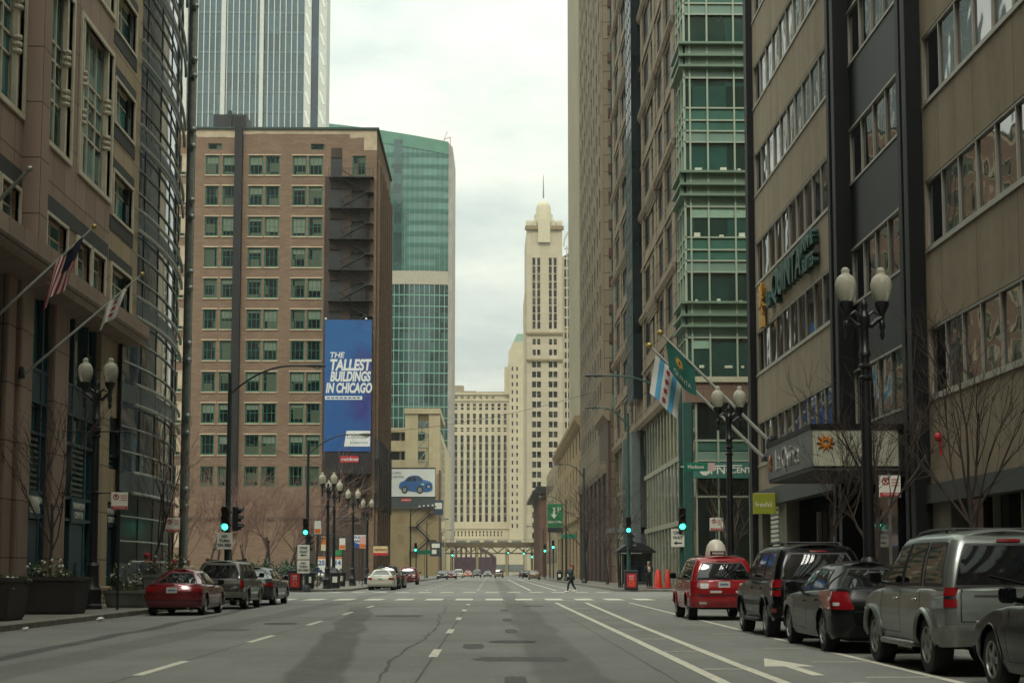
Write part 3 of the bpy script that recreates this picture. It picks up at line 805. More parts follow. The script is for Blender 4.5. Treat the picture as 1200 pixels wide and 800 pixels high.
# fire escape: sooty strip of landings and flights
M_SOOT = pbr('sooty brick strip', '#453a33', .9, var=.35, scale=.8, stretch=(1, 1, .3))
s_ = MB(); s_.box(-20.6, -15.2, YF - .03, YF + .03, 6, 49.2); s_ = s_
fe = MB()
for i, r in enumerate(rows):
    z = r - .45
    if z < 6: continue
    fe.box(-20.0, -14.5, YF - 1.3, YF - .05, z - .12, z); fe.box(-20.0, -14.5, YF - 1.32, YF - 1.28, z + .95, z + 1.02)
    for x in [-20 + .5 * k for k in range(12)]: fe.box(x - .025, x + .025, YF - 1.31, YF - 1.27, z, z + 1)
    lo = z - 3.86
    fe.tube([(-18.4, YF - .7, z), (-15.2, YF - .7, lo + 1.9)], .14, 4); fe.tube([(-15.2, YF - 1.0, lo + 1.9), (-18.6, YF - 1.0, lo)], .14, 4)
    fe.tube([(-18.4, YF - .7, z + .9), (-15.2, YF - .7, lo + 2.8)], .06, 4); fe.tube([(-15.2, YF - 1.0, lo + 2.8), (-18.6, YF - 1.0, lo + .9)], .06, 4)
    fe.box(-15.6, -14.5, YF - 1.4, YF - .05, lo + 1.82, lo + 1.94)
    fe.box(-19.9, -18.5, YF - .08, YF + .2, z + .05, z + 2.5)
fe.build('fire_escape', M_DARK, b)
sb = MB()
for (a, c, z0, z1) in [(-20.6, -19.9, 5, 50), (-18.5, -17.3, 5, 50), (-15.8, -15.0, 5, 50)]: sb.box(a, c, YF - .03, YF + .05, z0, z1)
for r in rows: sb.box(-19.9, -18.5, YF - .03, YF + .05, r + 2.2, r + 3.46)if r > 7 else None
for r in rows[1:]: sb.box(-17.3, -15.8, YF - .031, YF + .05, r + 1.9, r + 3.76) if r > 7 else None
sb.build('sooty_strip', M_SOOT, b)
sb = MB()
for a in dk: sb.quad((a[0], YF + .28, a[2]), (a[1], YF + .28, a[2]), (a[1], YF + .28, a[3]), (a[0], YF + .28, a[3]))
sb.build('shutter', pbr('dark iron shutter', '#2c2f2e', .6, var=.3), b)
sb = MB(); sb.box(-38, -16, YF - .12, YF + .05, 7.4, 7.8); sb.box(-23, -15, YF - .15, YF, 0, 7); sb.build('base_course', M_SOOT, b)

# the banner hangs on the wall: a thing of its own
M_BANNER, nt, bb = newmat('banner print')
v = pos(nt); f = ramp(nt, noise(nt, pos(nt, (1, 1, .7)), .35, 3), .45, .6)
vo = nt.nodes.new('ShaderNodeTexVoronoi'); vo.inputs['Scale'].default_value = .33; nt.links.new(v, vo.inputs['Vector'])
spx = nt.nodes.new('ShaderNodeSeparateXYZ'); nt.links.new(v, spx.inputs[0])
gx = ramp(nt, math_(nt, 'ADD', spx.outputs[0], math_(nt, 'MULTIPLY', noise(nt, v, .5, 2), 2.0)), -17.8, -14.8)
cc = mix(nt, math_(nt, 'MULTIPLY', f, gx), lin('#11508f'), lin('#2f2f78'))
cc = mix(nt, math_(nt, 'MULTIPLY', ramp(nt, spx.outputs[2], 22, 31), .5), cc, lin('#1b6298'))
nt.links.new(cc, bb.inputs['Base Color']); bb.inputs['Roughness'].default_value = .6; bump(nt, bb, noise(nt, pos(nt, (.5, 1, .25)), 1.6, 3), .6, .25)
bn = thing('advertising_banner', 'tall blue banner with white lettering hanging on the brown brick building', 'banner', (-17.4, YF - 1.6, 15))
m = MB(); m.box(-20.2, -14.5, YF - 1.75, YF - 1.6, 15.7, 31.75); m.build('cloth', M_BANNER, bn)
M_BWHITE = pbr('banner white', '#d9dcd8', .6, var=.04)
YB = YF - 1.765
text('THE', .95, M_BWHITE, bn, (-18.75, YB, 27.4), bold=.02, shear=.18)
text('TALLEST', 1.85, M_BWHITE, bn, (-17.15, YB, 26.15), bold=.075, shear=.18, sx=.7)
text('BUILDINGS', 1.62, M_BWHITE, bn, (-17.1, YB, 24.75), bold=.07, shear=.18, sx=.6)
text('IN CHICAGO', 1.62, M_BWHITE, bn, (-17.25, YB, 23.35), bold=.07, shear=.18, sx=.58)
m = MB(); m.box(-20.1, -15.6, YB - .01, YB + .01, 21.98, 22.42); m.build('caption_strip', M_BWHITE, bn)
m = MB(); [m.box(-19.9 + .52 * i, -19.5 + .52 * i, YB - .025, YB - .011, 22.12, 22.28) for i in range(8)]; m.build('small_print', pbr('banner ink', '#2a4f86', .6, var=0), bn)
m = MB(); m.prism([(-17.75, 16.3), (-14.6, 16.3), (-14.6, 18.2), (-17.45, 18.2)], YB - .01, YB + .01, 'y'); m.build('logo_panel', M_BWHITE, bn)
M_GREYINK = pbr('grey print', '#6d7376', .6, var=0)
text('Comcast', .68, M_GREYINK, bn, (-16.2, YB - .02, 17.5)); text('BUSINESS CLASS', .3, M_GREYINK, bn, (-15.95, YB - .02, 16.75))
m = MB(); m.box(-20.0, -14.5, YF - 1.7, YF - 1.4, 13.0, 15.6); m.build('apron', M_INK, bn)
m = MB(); m.box(-18.2, -16.0, YF - 1.76, YF - 1.71, 14.35, 15.15); m.build('nameplate', M_SIGNRED, bn)
text('outdoor', .62, M_BWHITE, bn, (-17.0, YF - 1.78, 14.75), bold=.01)
m = MB()
for x in (-20.1, -15.2): m.ball((x, YF - 1.8, 31.85), .16, seg=8, rings=6)
m.build('spotlight', M_BWHITE, bn, 40)

# ---------------------------------------------------------------- far left glass tower
b = thing('glass_tower', 'tall grey glass tower with white piers rising behind the brick building', 'tower', (-50, 300, 0))
G_TOWER = glass('tower glass', '#34525a', rough=.06, ior=2.1, cell=4.2, var=.35, wav=.0, metal=.25)
m = MB(); m.prism([(-75, 300.3), (-37.6, 300.3), (-37.6, 306), (-60, 335), (-75, 335)], 0, 175); m.build('glass_wall', G_TOWER, b)
m = MB()
for k in range(42): m.box(-75, -37.6, 300.22, 300.3, 2 + 4.1 * k, 2.5 + 4.1 * k)
m.build('spandrel', pbr('tower spandrel', '#5f7476', .4, var=.2, scale=.2), b)
M_TWHITE = pbr('white tower metal', '#c4c8be', .45, var=.08)
m = MB()
x = -74
while x < -38: m.box(x - .09, x + .09, 300.0, 300.25, 0, 175); x += 1.17
m.build('mullion', M_TWHITE, b)
m = MB()
for x in (-61.2, -53.6, -46.0): m.bbox(x - .42, x + .42, 299.5, 300.2, 0, 175, .1)
m.build('pier', M_TWHITE, b)
each('corner_pier', M_TWHITE, b, [(-37.5, -36.1, 299.8, 306, 0, 175), (-34.6, -33.0, 299.8, 306, 0, 175)])
m = MB()
for k in range(44):
    z = 2 + 4 * k
    for x in (-37.4, -34.5): m.prism([(x + .1, z + 2.6), (x + .45, z + 2.6), (x + 1.2, z), (x + .9, z)], 299.7, 299.81, 'y')
m.build('brace', pbr('white brace', '#eceee6', .4, var=0), b)
m = MB(); m.box(-36.1, -34.6, 300.2, 306, 0, 175); m.build('glass_strip', glass('dark tower strip', '#24384a', rough=.08, ior=1.8, cell=4, wav=0), b)
# ---------------------------------------------------------------- green curved glass tower
b = thing('curved_glass_tower', 'green mirrored glass tower with a sloping top and a pale stone belt', 'tower', (-25, 520, 0))
G_G333 = glass('green tower glass', '#4b7a6c', rough=.08, ior=2.0, cell=4.6, var=.22, wav=0, metal=.35)
G_G333D = glass('dark green tower glass', '#2b4f4c', rough=.07, ior=2.0, cell=3.4, var=.5, wav=0, metal=.3)
def cy(x): return 520 - 6 * math.cos((x + 30) / 40 * PI / 2)    # gentle outward curve
xs = [-62 + i * (47.4 / 24) for i in range(25)]
def top(x): return 147 + (-12.7 - x) * .165
def curved(z0, z1, off=0):
    m = MB(); m.grid([[(x, cy(x) - off, (zf(x) if callable(zf) else zf)) for x in xs] for zf in (z0, z1)]); return m
m = curved(0, 98); m.build('glass_wall', G_G333D, b, 50)
m = curved(102.6, top); m.build('glass_wall', G_G333, b, 50)
m = curved(98, 102.6, .4); m.grid([[(x, cy(x) - .4, 98) for x in xs], [(x, cy(x), 98) for x in xs]]); m.build('stone_belt', pbr('belt stone', '#a29c88', .7), b, 50)
m = MB()
for k in range(25): m.grid([[(x, cy(x) - .12, 3 + 3.8 * k + d) for x in xs] for d in (0, .35)])
m.build('spandrel', pbr('green spandrel line', '#6d9a86', .4, var=.1), b, 50)
m = MB()
for k in range(14):
    if 103 + 3.9 * k < 143: m.grid([[(x, cy(x) - .12, 103 + 3.9 * k + d) for x in xs] for d in (0, 1.5)])
m.build('spandrel', pbr('dark green spandrel', '#2f5f50', .35, var=.15), b, 50)
m = MB(); x = -60
while x < -15:
    m.box(x - .09, x + .09, cy(x) - .25, cy(x), 0, 98); m.box(x - .05, x + .05, cy(x) - .2, cy(x), 102.6, top(x)); x += 1.7
m.build('mullion', pbr('pale green mullion', '#7fa394', .4), b)
m = MB(); m.grid([[(x, cy(x) - .3, top(x) - d) for x in xs] for d in (-.2, 4.2)]); m.build('parapet', pbr('green glass parapet', '#55826f', .35, metal=.2, var=.15, scale=.2), b)
m = MB(); m.box(-33.2, -30.4, cy(-31) - .4, cy(-31), 102.6, 148); m.build('notch', G_G333D, b)
m = MB(); m.grid([[(-14.6, cy(-14.6), z) for z in (0, 147.2)], [(-13.2, cy(-14.6) + 1, z) for z in (0, 146)], [(-12.9, 545, z) for z in (0, 146)], [(-62, 560, z) for z in (0, 146)]])
m.build('end_wall', pbr('tower end wall', '#9a948a', .6, var=.2, scale=.3), b)
m = MB(); m.tube([(-14.2, 521, 146), (-14.2, 521, 151)], .12, 5); m.tube([(-14.2, 521, 151), (-16.5, 521, 150)], .12, 5); m.tube([(-17.5, 521, 147), (-15.2, 521, 153)], .1, 5); m.build('roof_crane', M_SIGNRED, b)
# ---------------------------------------------------------------- garage with car billboard
M_CREAM = stone('cream precast', '#c6b793', 3, 1.6, '#a6977a', .02, .15, .8, .2, 0)
b = thing('parking_garage', 'cream precast parking garage with open decks behind the car billboard', 'building', (-22, 400, 0))
m = MB(); hl = [(-45, -17.2, z, z + 2.3) for z in (35.2, 30.2, 25.2, 20.2)]
facade(m, 'y', 400, -1, -46, -16.3, 0, 38.6, hl, 3); m.quad((-46, 400, 38.6), (-16.3, 400, 38.6), (-16.3, 440, 38.6), (-46, 440, 38.6))
m.build('wall', M_CREAM, b)
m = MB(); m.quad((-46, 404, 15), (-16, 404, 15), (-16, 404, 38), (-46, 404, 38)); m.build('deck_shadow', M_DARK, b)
m = MB()
for z in (35.2, 30.2, 25.2): 
    for x in range(-44, -17, 5): m.box(x, x + .5, 402.5, 403.2, z, z + 2.3); m.ball((x + 2, 402, z + 1.9), .25, seg=6, rings=4)
m.build('deck_column', pbr('deck concrete', '#b9b4a2', .8), b)
m = MB(); m.box(-16.2, -13.4, 399.2, 405, 0, 43.6); m.box(-13.4 - 9.2, -13.2, 398.8, 440, 42.2, 43.6); m.box(-22.4, -19, 399.2, 405, 0, 42.2)
m.box(-13.5, -13.25, 405, 500, 0, 38); m.build('stair_tower', M_CREAM, b)
m = MB(); m.quad((-19, 400.2, 18), (-16.2, 400.2, 18), (-16.2, 400.2, 40.4), (-19, 400.2, 40.4)); m.quad((-13.2, 410, 8), (-13.2, 440, 8), (-13.2, 440, 36), (-13.2, 410, 36)); m.build('glass_strip', G_GREEN, b)
m = MB()
for k in range(6):
    z = 19 + 3.6 * k; m.tube([(-18.8, 399.9, z), (-16.4, 399.9, z + 3.4)], .12, 4); m.box(-19, -16.2, 399.8, 400, z, z + .2)
m.build('stair_rail', pbr('pale rail', '#9fb3a6', .5), b)
b2 = thing('loft_building', 'bare tan brick wall with a zigzag fire escape under the car billboard', 'building', (-22, 395, 0))
m = MB(); m.box(-45, -13.9, 392, 398.6, 0, 17.2); m.box(-13.899, -13.3, 391.9, 399, 0, 26); m.build('wall', stone('tan brick', '#a3906c', 1.2, .5, '#94825f', .02, .3, .9, .35), b2)
m = MB(); m.box(-13.29, -12.9, 392, 399, 0, 27); m.build('side_wall', pbr('red brown brick', '#6e4a3c', .85, var=.2), b2)
m = MB()
for x0, z0 in ((-23.5, 13.4), (-23.7, 8.2), (-22, 3)): m.box(x0, x0 + 1.6, 391.93, 392, z0, z0 + 2.4)
m.build('window', pbr('bricked opening', '#94805d', .9, var=.2), b2)
m = MB()
pts = [(-15.2, 16), (-19, 12.6), (-15.6, 9.2), (-19, 6.2)]
for p, q in zip(pts, pts[1:]): m.tube([(p[0], 391.2, p[1]), (q[0], 391.2, q[1])], .2, 4); m.tube([(p[0], 391.2, p[1] + .9), (q[0], 391.2, q[1] + .9)], .08, 4)
for x, z in ((-15, 16), (-19.6, 12.6), (-15, 9.2), (-19.6, 6.2)): m.box(x - 1.2, x + 1.2, 390.8, 392, z - .15, z)
m.build('fire_escape', M_DARK, b2)
bb_ = thing('billboard', 'wide white billboard showing a blue car, mounted on the tan wall', 'billboard', (-20.5, 391, 17))
m = MB(); m.box(-28, -14.1, 391.2, 392, 17.6, 27.6); m.build('backing', M_INK, bb_)
m = MB(); m.box(-27.7, -14.2, 391.0, 391.19, 20.2, 27.2); m.build('poster', pbr('poster pale grey', '#d5d8d2', .6, var=.05, scale=.3), bb_)
m = MB(); m.box(-28, -14.1, 391.05, 391.25, 17.2, 19.9); m.build('apron', pbr('billboard apron', '#3c4345', .6), bb_)
M_CARBLUE = pbr('poster car blue', '#1f5c94', .5, var=.15, scale=.6)
def sx_(p): return (-23.4 + p[0] * 8.6, 21.0 + p[1] * 4.6)
def pic(pts, y0, y1, mat): q = MB(); q.prism([sx_(p) for p in pts], y0, y1, 'y'); q.build('car_picture', mat, bb_)
pic([(.0, .3), (.01, .5), (.05, .62), (.14, .68), (.26, .9), (.36, .98), (.5, 1.0), (.6, .97), (.72, .76), (.86, .7), (.95, .62), (.99, .5), (1.0, .26), (.96, .14), (.84, .08), (.5, .08), (.2, .16), (.06, .22)], 390.93, 391.0, M_CARBLUE)
pic([(.2, .68), (.29, .88), (.37, .94), (.39, .68)], 390.91, 390.93, M_INK); pic([(.41, .68), (.4, .94), (.47, .95), (.52, .68)], 390.91, 390.93, M_INK); pic([(.55, .68), (.51, .95), (.6, .92), (.7, .74), (.66, .68)], 390.91, 390.93, pbr('poster windscreen', '#30465c', .5, var=.1))
pic([(.03, .5), (.6, .44), (.6, .41), (.03, .47)], 390.91, 390.93, pbr('poster blue shade', '#174a7c', .5, var=.1)); pic([(.7, .72), (.86, .68), (.95, .6), (.7, .62)], 390.91, 390.93, pbr('poster blue light', '#4b86b8', .5, var=.1))
pic([(.78, .46), (.97, .44), (.95, .3), (.8, .3)], 390.91, 390.93, M_INK); pic([(.84, .42), (.92, .41), (.91, .34), (.85, .34)], 390.895, 390.91, M_BWHITE)
pic([(.66, .56), (.76, .52), (.74, .46), (.66, .5)], 390.905, 390.93, M_BWHITE)
for cx_, rx_, rz_ in ((.17, .8, .95), (.62, .85, 1.0)):
    q = MB(); c0 = sx_((cx_, .2)); q.prism([(c0[0] + rx_ * math.cos(2 * PI * i / 20), c0[1] + rz_ * math.sin(2 * PI * i / 20)) for i in range(20)], 390.9, 390.94, 'y'); q.build('car_picture', M_INK, bb_)
    q = MB(); q.prism([(c0[0] + rx_ * .6 * math.cos(2 * PI * i / 20), c0[1] + rz_ * .6 * math.sin(2 * PI * i / 20)) for i in range(20)], 390.88, 390.9, 'y'); q.build('car_picture', M_ALU, bb_)
text('THE ALL-NEW', .75, M_GREYINK, bb_, (-25.2, 390.95, 26.2)); text('NISSAN SENTRA', .75, M_GREYINK, bb_, (-24.8, 390.95, 25.2))
m = MB(); m.box(-22.8, -20.2, 390.95, 391.05, 18.9, 19.8); m.build('nameplate', M_SIGNRED, bb_); text('outdoor', .7, M_BWHITE, bb_, (-21.5, 390.9, 19.35))
m = MB()
for i in range(4): m.box(-18.3 + i * 1.1, -17.9 + i * 1.1, 390.2, 390.9, 17.5 + .1 * i, 17.9 + .1 * i)
m.build('lamp', M_BWHITE, bb_)
# red brown slab to the right of the garage, behind
# ---------------------------------------------------------------- merchandise block across the end of the street
M_MART = stone('pale limestone', '#bdb193', 4, 3.9, '#aba083', .05, .12, .85, .15, 0)
b = thing('limestone_block', 'huge pale limestone block with tall window strips closing the end of the street', 'building', (0, 850, 0))
rc = []
cols_ = [-20.3 + 3.42 * i for i in range(9)]
for x in cols_:
    rc += [(x, x + 1.7, 78.4, 80.8), (x, x + 1.7, 82.5, 88.6), (x, x + 1.7, 90.5, 94.2)]
st_ = [(x, x + 1.7, 28.5, 76.5) for x in cols_]
for i in range(14): rc.append((-20.4 + 2.0 * i, -19.6 + 2.0 * i, 20.5, 23.4))
pav = [(13.6 - 2.2, 12.4, 25 + 4.35 * k, 27.3 + 4.35 * k) for k in range(22)] + [(14.0, 15.0, 25 + 4.35 * k, 27.3 + 4.35 * k) for k in range(22)]
pav = [p for p in pav if p[3] < 115]
m = MB(); facade(m, 'y', 850, -1, -60, 10.2, 0, 99, rc + st_, 1.0); facade(m, 'y', 846, -1, 10.2, 34, 0, 116, pav, .6)
m.quad((10.2, 846, 0), (10.2, 880, 0), (10.2, 880, 116), (10.2, 846, 116)); m.quad((-60, 850, 99), (10.2, 850, 99), (10.2, 900, 99), (-60, 900, 99))
m.box(7.6, 10.19, 848, 870, 99, 114.5); m.box(9.8, 30, 849, 870, 116, 123)
m.prism([(9.8, 123), (12.5, 129), (28, 129), (30, 123)], 850, 868, 'y'); m.build('wall', M_MART, b)
windows(b, 'y', 850, -1, st_, pbr('mart spandrel', '#77725f', .7, var=.2, scale=.4), G_FAR, .8, 90, None, fw=.1, rows=11, bar=1.1)
windows(b, 'y', 850, -1, rc[:], M_MART, G_FAR, .8, 90, None, fw=.1, cols=1, sash=(.5,), bar=.5)
windows(b, 'y', 846, -1, pav, M_MART, G_FAR, .4, 30, None, fw=.1)
m = MB(); m.prism([(12.5, 129), (14.5, 133.5), (26, 133.5), (28, 129)], 851, 867, 'y'); m.build('roof', pbr('verdigris copper', '#7fa08c', .7, var=.15, scale=.3), b)
m = MB(); m.box(-60, 10.19, 849.2, 850.2, 99, 100.2); m.box(-60, 10.19, 849.4, 850.2, 95.5, 96.2); m.box(-60, 10.2, 849.4, 850.2, 24.6, 25.4); m.build('cornice', M_MART, b)
m = MB()
for i in range(7): m.ball((-19.4 + 3.42 * i, 849.9, 97.7), .9, .25, .9, 10, 6)
m.build('medallion', pbr('dark medallion', '#6c634c', .8), b)
m = MB(); m.box(-20.8, -15.3, 853, 870, 99, 104.6); m.box(-15.3, -8, 854, 870, 99, 101.6); m.box(-7.5, 7.5, 852, 870, 99, 101); m.build('penthouse', pbr('brown penthouse', '#8b7f66', .8), b)
m = MB(); m.box(-30, 24, 844.5, 849.5, 0, 19); m.build('base', M_MART, b)
m = MB()
for i in range(5): m.box(-19 + 7.6 * i, -13.6 + 7.6 * i, 844.3, 844.6, 14.3, 18.2)
m.box(-30, 24, 844.3, 844.55, 1, 5); m.build('shopfront', pbr('mart shopfront', '#5a5f5a', .4, var=.3, scale=.2), b)

# ---------------------------------------------------------------- cream tower with crown
M_CT = stone('cream tower stone', '#bdb298', 3.5, 3.95, '#9c927a', .05, .12, .8, .12, 0)
b = thing('cream_tower', 'slender cream stone office tower with a domed crown and spire at the street end', 'tower', (20, 600, 0))
rc = []
for k in range(26):
    z = 14 + 3.95 * k
    if z < 82:
        for x in (15.0, 16.9, 21.5, 23.4): rc.append((x, x + 1.55, z, z + 2.4))
lowtop = 13.9
rc = [r for r in rc]
for k in range(2):
    for x in (15.2, 17.0, 21.7, 23.5): rc.append((x, x + 1.25, 86 + 4.2 * k, 88.3 + 4.2 * k))
tallw = [(x, x + 1.35, 96.5, 125) for x in (15.1, 17.0, 21.6, 23.5)]
m = MB(); facade(m, 'y', 600, -1, 12.9, 27, 0, 136.8, rc + tallw, .7)
m.quad((12.9, 600, 0), (12.9, 640, 0), (12.9, 640, 136.8), (12.9, 600, 136.8)); m.quad((27, 600, 0), (27, 640, 0), (27, 640, 136.8), (27, 600, 136.8)); m.quad((12.9, 600, 136.8), (27, 600, 136.8), (27, 640, 136.8), (12.9, 640, 136.8))
m.build('wall', M_CT, b)
windows(b, 'y', 600, -1, rc, M_DARK, G_FAR, .5, 90, None, fw=.08)
windows(b, 'y', 600, -1, tallw, M_CT, G_FAR, .5, 90, None, fw=.12, rows=9, bar=.35)
m = MB()
for z in (83.6, 94.2): m.box(12.5, 27.2, 599.3, 600.1, z, z + .8)
m.box(12.2, 27.6, 599, 601, 136.2, 137.6); m.build('cornice', pbr('brown string course', '#83724f', .8), b)
m = MB(); M_CROWN = pbr('pale crown stone', '#c0b89c', .7, var=.1)
m.lathe([(4.3, 137.6), (4.3, 141.0), (3.7, 141.2), (3.7, 143.6), (3.0, 143.8), (2.9, 146.6), (2.6, 147.6), (1.7, 148.7), (.8, 149.2), (0, 149.4)], 20, (19.8, 606, 0)); m.box(17.4, 22.2, 598.9, 604, 131, 140.6)
for x in (13.8, 25.9): m.bbox(x - 1.2, x + 1.2, 599.5, 602, 137.6, 140, .3)
m.prism([(13.4, 137.6), (14.6, 139.6), (15.8, 140.6), (16.8, 140.6), (16.8, 137.6)], 602, 604, 'y'); m.prism([(26.2, 137.6), (25.0, 139.6), (23.8, 140.6), (22.8, 140.6), (22.8, 137.6)], 602, 604, 'y')
m.build('crown', M_CROWN, b, 35)
m = MB(); m.tube([(19.8, 606, 150.5), (19.8, 606, 160)], [.35, .12], 6); m.build('spire', M_STEEL, b)
m = MB(); m.box(27.02, 60, 601.5, 640, 0, 126); m.box(12.2, 12.9, 604, 635, 0, 112); m.build('wing_wall', M_CT, b)
m = MB()
for k in range(30): 
    if 14 + 3.95 * k < 94: m.quad(*[(x, 601.4, z) for x, z in ((27.9, 14 + 3.95 * k), (38, 14 + 3.95 * k), (38, 16.3 + 3.95 * k), (27.9, 16.3 + 3.95 * k))])
m.quad((27.9, 601.4, 97), (38, 601.4, 97), (38, 601.4, 133), (27.9, 601.4, 126)); m.build('wing_window', G_FAR, b)
m = MB(); 
for x in (28.9, 30.0, 31.2, 32.4): m.box(x - .2, x + .2, 600.6, 601.3, 0, 130)
for k in range(9): m.box(27.9, 38, 600.9, 601.2, 97 + 3.95 * k, 97.6 + 3.95 * k)
for i in range(10):
    a0, a1 = PI / 2 * i / 10, PI / 2 * (i + 1) / 10
    m.prism([(32 - 4.6 * math.cos(a0), 130 + 7 * math.sin(a0)), (32 - 4.6 * math.cos(a1), 130 + 7 * math.sin(a1)), (32 - 4.0 * math.cos(a1), 130 + 6.2 * math.sin(a1)), (32 - 4.0 * math.cos(a0), 130 + 6.2 * math.sin(a0))], 600.5, 601.4, 'y')
m.build('wing_mullion', M_CROWN, b)
b.location.x += 1.2
# stand-alone tall plain slab behind the old beige building
b = tag(MB().box(17.15, 45, 290, 336, 0, 150).build('concrete_slab_tower', stone('smooth beige concrete', '#a89d84', 8, 4, '#9a8f78', .03, .1, .8, .15, 0)), 'plain windowless beige tower edge just right of the sky', 'tower')

# ---------------------------------------------------------------- elevated railway bridge
b = thing('railway_bridge', 'brown steel elevated railway bridge crossing the far end of the street', 'bridge', (0, 450, 0))
M_RUST = pbr('brown bridge steel', '#6c6148', .7, var=.25, scale=.4)
m = MB(); m.box(-40, 40, 449, 449.5, 8.3, 9.4); m.box(-40, 40, 456, 456.5, 8.3, 9.4); m.box(-40, 40, 449, 456.5, 9.4, 9.7); m.build('deck', M_RUST, b)
m = MB()
for i in range(20): m.tube([(-40 + 4 * i, 449.2, 8.3), (-38 + 4 * i, 449.2, 6.6)], .16, 4); m.tube([(-38 + 4 * i, 449.2, 6.6), (-36 + 4 * i, 449.2, 8.3)], .16, 4)
m.box(-40, 40, 449, 449.4, 6.3, 6.7); m.build('truss', M_RUST, b)
for x in (-11.5, -3.9, 4.6, 12): m = MB(); m.box(x - .35, x + .35, 449, 449.7, 0, 8.3); m.build('pier', pbr('pale bridge pier', '#a3966f', .8), b)
m = MB(); m.box(-40, 40, 449.05, 449.12, 10.5, 10.58)
for i in range(28): m.box(-40 + 3 * i - .05, -40 + 3 * i + .05, 449.05, 449.12, 9.7, 10.58)
m.build('railing', M_RUST, b)
# bascule bridge house / river bridge arch far beyond
b = thing('river_bridge', 'maroon arched truss of a river bridge under the railway in the distance', 'bridge', (-8, 620, 0))
m = MB()
for y in (620, 632):
    prev = None
    for i in range(13):
        x = -22 + 24 * i / 12; z = 3.5 + 8.4 * math.sin(PI * (.12 + .76 * i / 12))
        if prev: m.tube([prev, (x, y, z)], .55, 4)
        m.tube([(x, y, z), (x, y, 1)], .3, 4); prev = (x, y, z)
m.box(-22, 2, 621, 631, 0, 7); m.build('truss', pbr('maroon bridge paint', '#5e4650', .6, var=.2, scale=.3), b)
# ---------------------------------------------------------------- right: hotel of concrete bands and mirror glass
def conc(name, hexc):
    m, nt, b = newmat(name); c = lin(hexc)
    f = ramp(nt, noise(nt, pos(nt, (1, 1, .12)), 1.1, 6, .7), .4, .72)       # rain streaks
    f2 = ramp(nt, noise(nt, pos(nt), 2.2, 6, .7), .3, .7)
    sp = nt.nodes.new('ShaderNodeSeparateXYZ'); nt.links.new(pos(nt), sp.inputs[0])
    jn = math_(nt, 'LESS_THAN', math_(nt, 'ABSOLUTE', math_(nt, 'SUBTRACT', math_(nt, 'FRACT', math_(nt, 'DIVIDE', sp.outputs[1], 3.1)), .5)), .006)
    col = mix(nt, math_(nt, 'MULTIPLY', f, .65), c, [x * .45 for x in c]); col = mix(nt, math_(nt, 'MULTIPLY', f2, .4), col, [min(1, x * 1.3) for x in c]); col = mix(nt, math_(nt, 'MULTIPLY', jn, .7), col, [x * .3 for x in c])
    nt.links.new(col, b.inputs['Base Color']); b.inputs['Roughness'].default_value = .85; b.inputs['Specular IOR Level'].default_value = .2
    bump(nt, b, noise(nt, pos(nt), 40, 4), .2, .01); return m
M_CONC = conc('streaked brown concrete', '#978975')
M_BLKM = pbr('black facade metal', '#0b0c0e', .55, spec=.25, var=.25, scale=1.5)
M_BRZ = pbr('window bar metal', '#a19d90', .45, metal=.3, var=.1)
b = thing('hotel_building', 'brown concrete hotel with ribbon mirror windows and black piers on the right', 'building', (16, 50, 0))
HX = 12.5; FL = [6.2 + 4.25 * k for k in range(9)]
segs = [(16, 43.4), (53.9, 71.5)]
hl = [[], []]
for i, (a, c) in enumerate(segs):
    for z in FL: hl[i].append((a + .02 if i == 0 else a + .1, c - .15, z, z + 2.0))
m = MB(); facade(m, 'x', HX, -1, 16, 43.4, 3.75, 46, [(h[0], h[1], h[2], h[3]) for h in hl[0]], .35); facade(m, 'x', HX, -1, 53.9, 71.5, 4.95, 46, hl[1], .35)
m.quad((HX, 71.5, 0), (HX + 30, 71.5, 0), (HX + 30, 71.5, 46), (HX, 71.5, 46)); m.quad((HX, 16, 46), (HX + 30, 16, 46), (HX + 30, 71.5, 46), (HX, 71.5, 46)); m.quad((HX, 16, 0), (HX + 30, 16, 0), (HX + 30, 16, 46), (HX, 16, 46))
m.build('wall', M_CONC, b)
for i, (a, c) in enumerate(segs):
    for h in hl[i]:
        if h[2] > 36: continue
        f = MB(); u0, u1, z0, z1 = h; n = max(1, round((u1 - u0) / 1.55))
        f.box(HX + .02, HX + .12, u0, u1, z0, z0 + .1); f.box(HX + .02, HX + .12, u0, u1, z1 - .07, z1); f.box(HX - .05, HX + .02, u0, u1, z0 - .1, z0 - .005)
        for k in range(n + 1):
            y = u0 + (u1 - u0) * k / n; y = min(max(y, u0 + .04), u1 - .04); f.box(HX + .03, HX + .13, y - .035, y + .035, z0 + .1, z1 - .07)
        fo = f.build('window', M_BRZ, b)
        g = MB()
        for k in range(n):       # each light is set a touch out of true, so reflections break at the bars
            y0 = u0 + (u1 - u0) * k / n; y1 = u0 + (u1 - u0) * (k + 1) / n; t = random.uniform(-.006, .006); s = random.uniform(-.006, .006)
            g.quad((HX + .1 + t, y0, z0 + .05), (HX + .1 - t, y1, z0 + .05), (HX + .1 - t + s, y1, z1 - .04), (HX + .1 + t + s, y0, z1 - .04))
        g.build('pane', G_MIRROR, fo)
m = MB()
for a, c in ((43.41, 44.5), (52.6, 53.89)):
    m.bbox(HX - .45, HX + .4, a, a + .5, 0.14, 46.1, .03); m.bbox(HX - .25, HX + .4, a + .45, c - .35, .14, 46.1, .03); m.bbox(HX - .45, HX + .4, c - .4, c, .14, 46.1, .03)
m.bbox(HX - .3, HX + .5, 71.52, 72.25, .14, 46.1, .03)
m.build('black_pier', M_BLKM, b)
m = MB()
for z in FL: m.box(HX + .1, HX + .3, 44.5, 52.6, z + 2.0, z + 4.25)
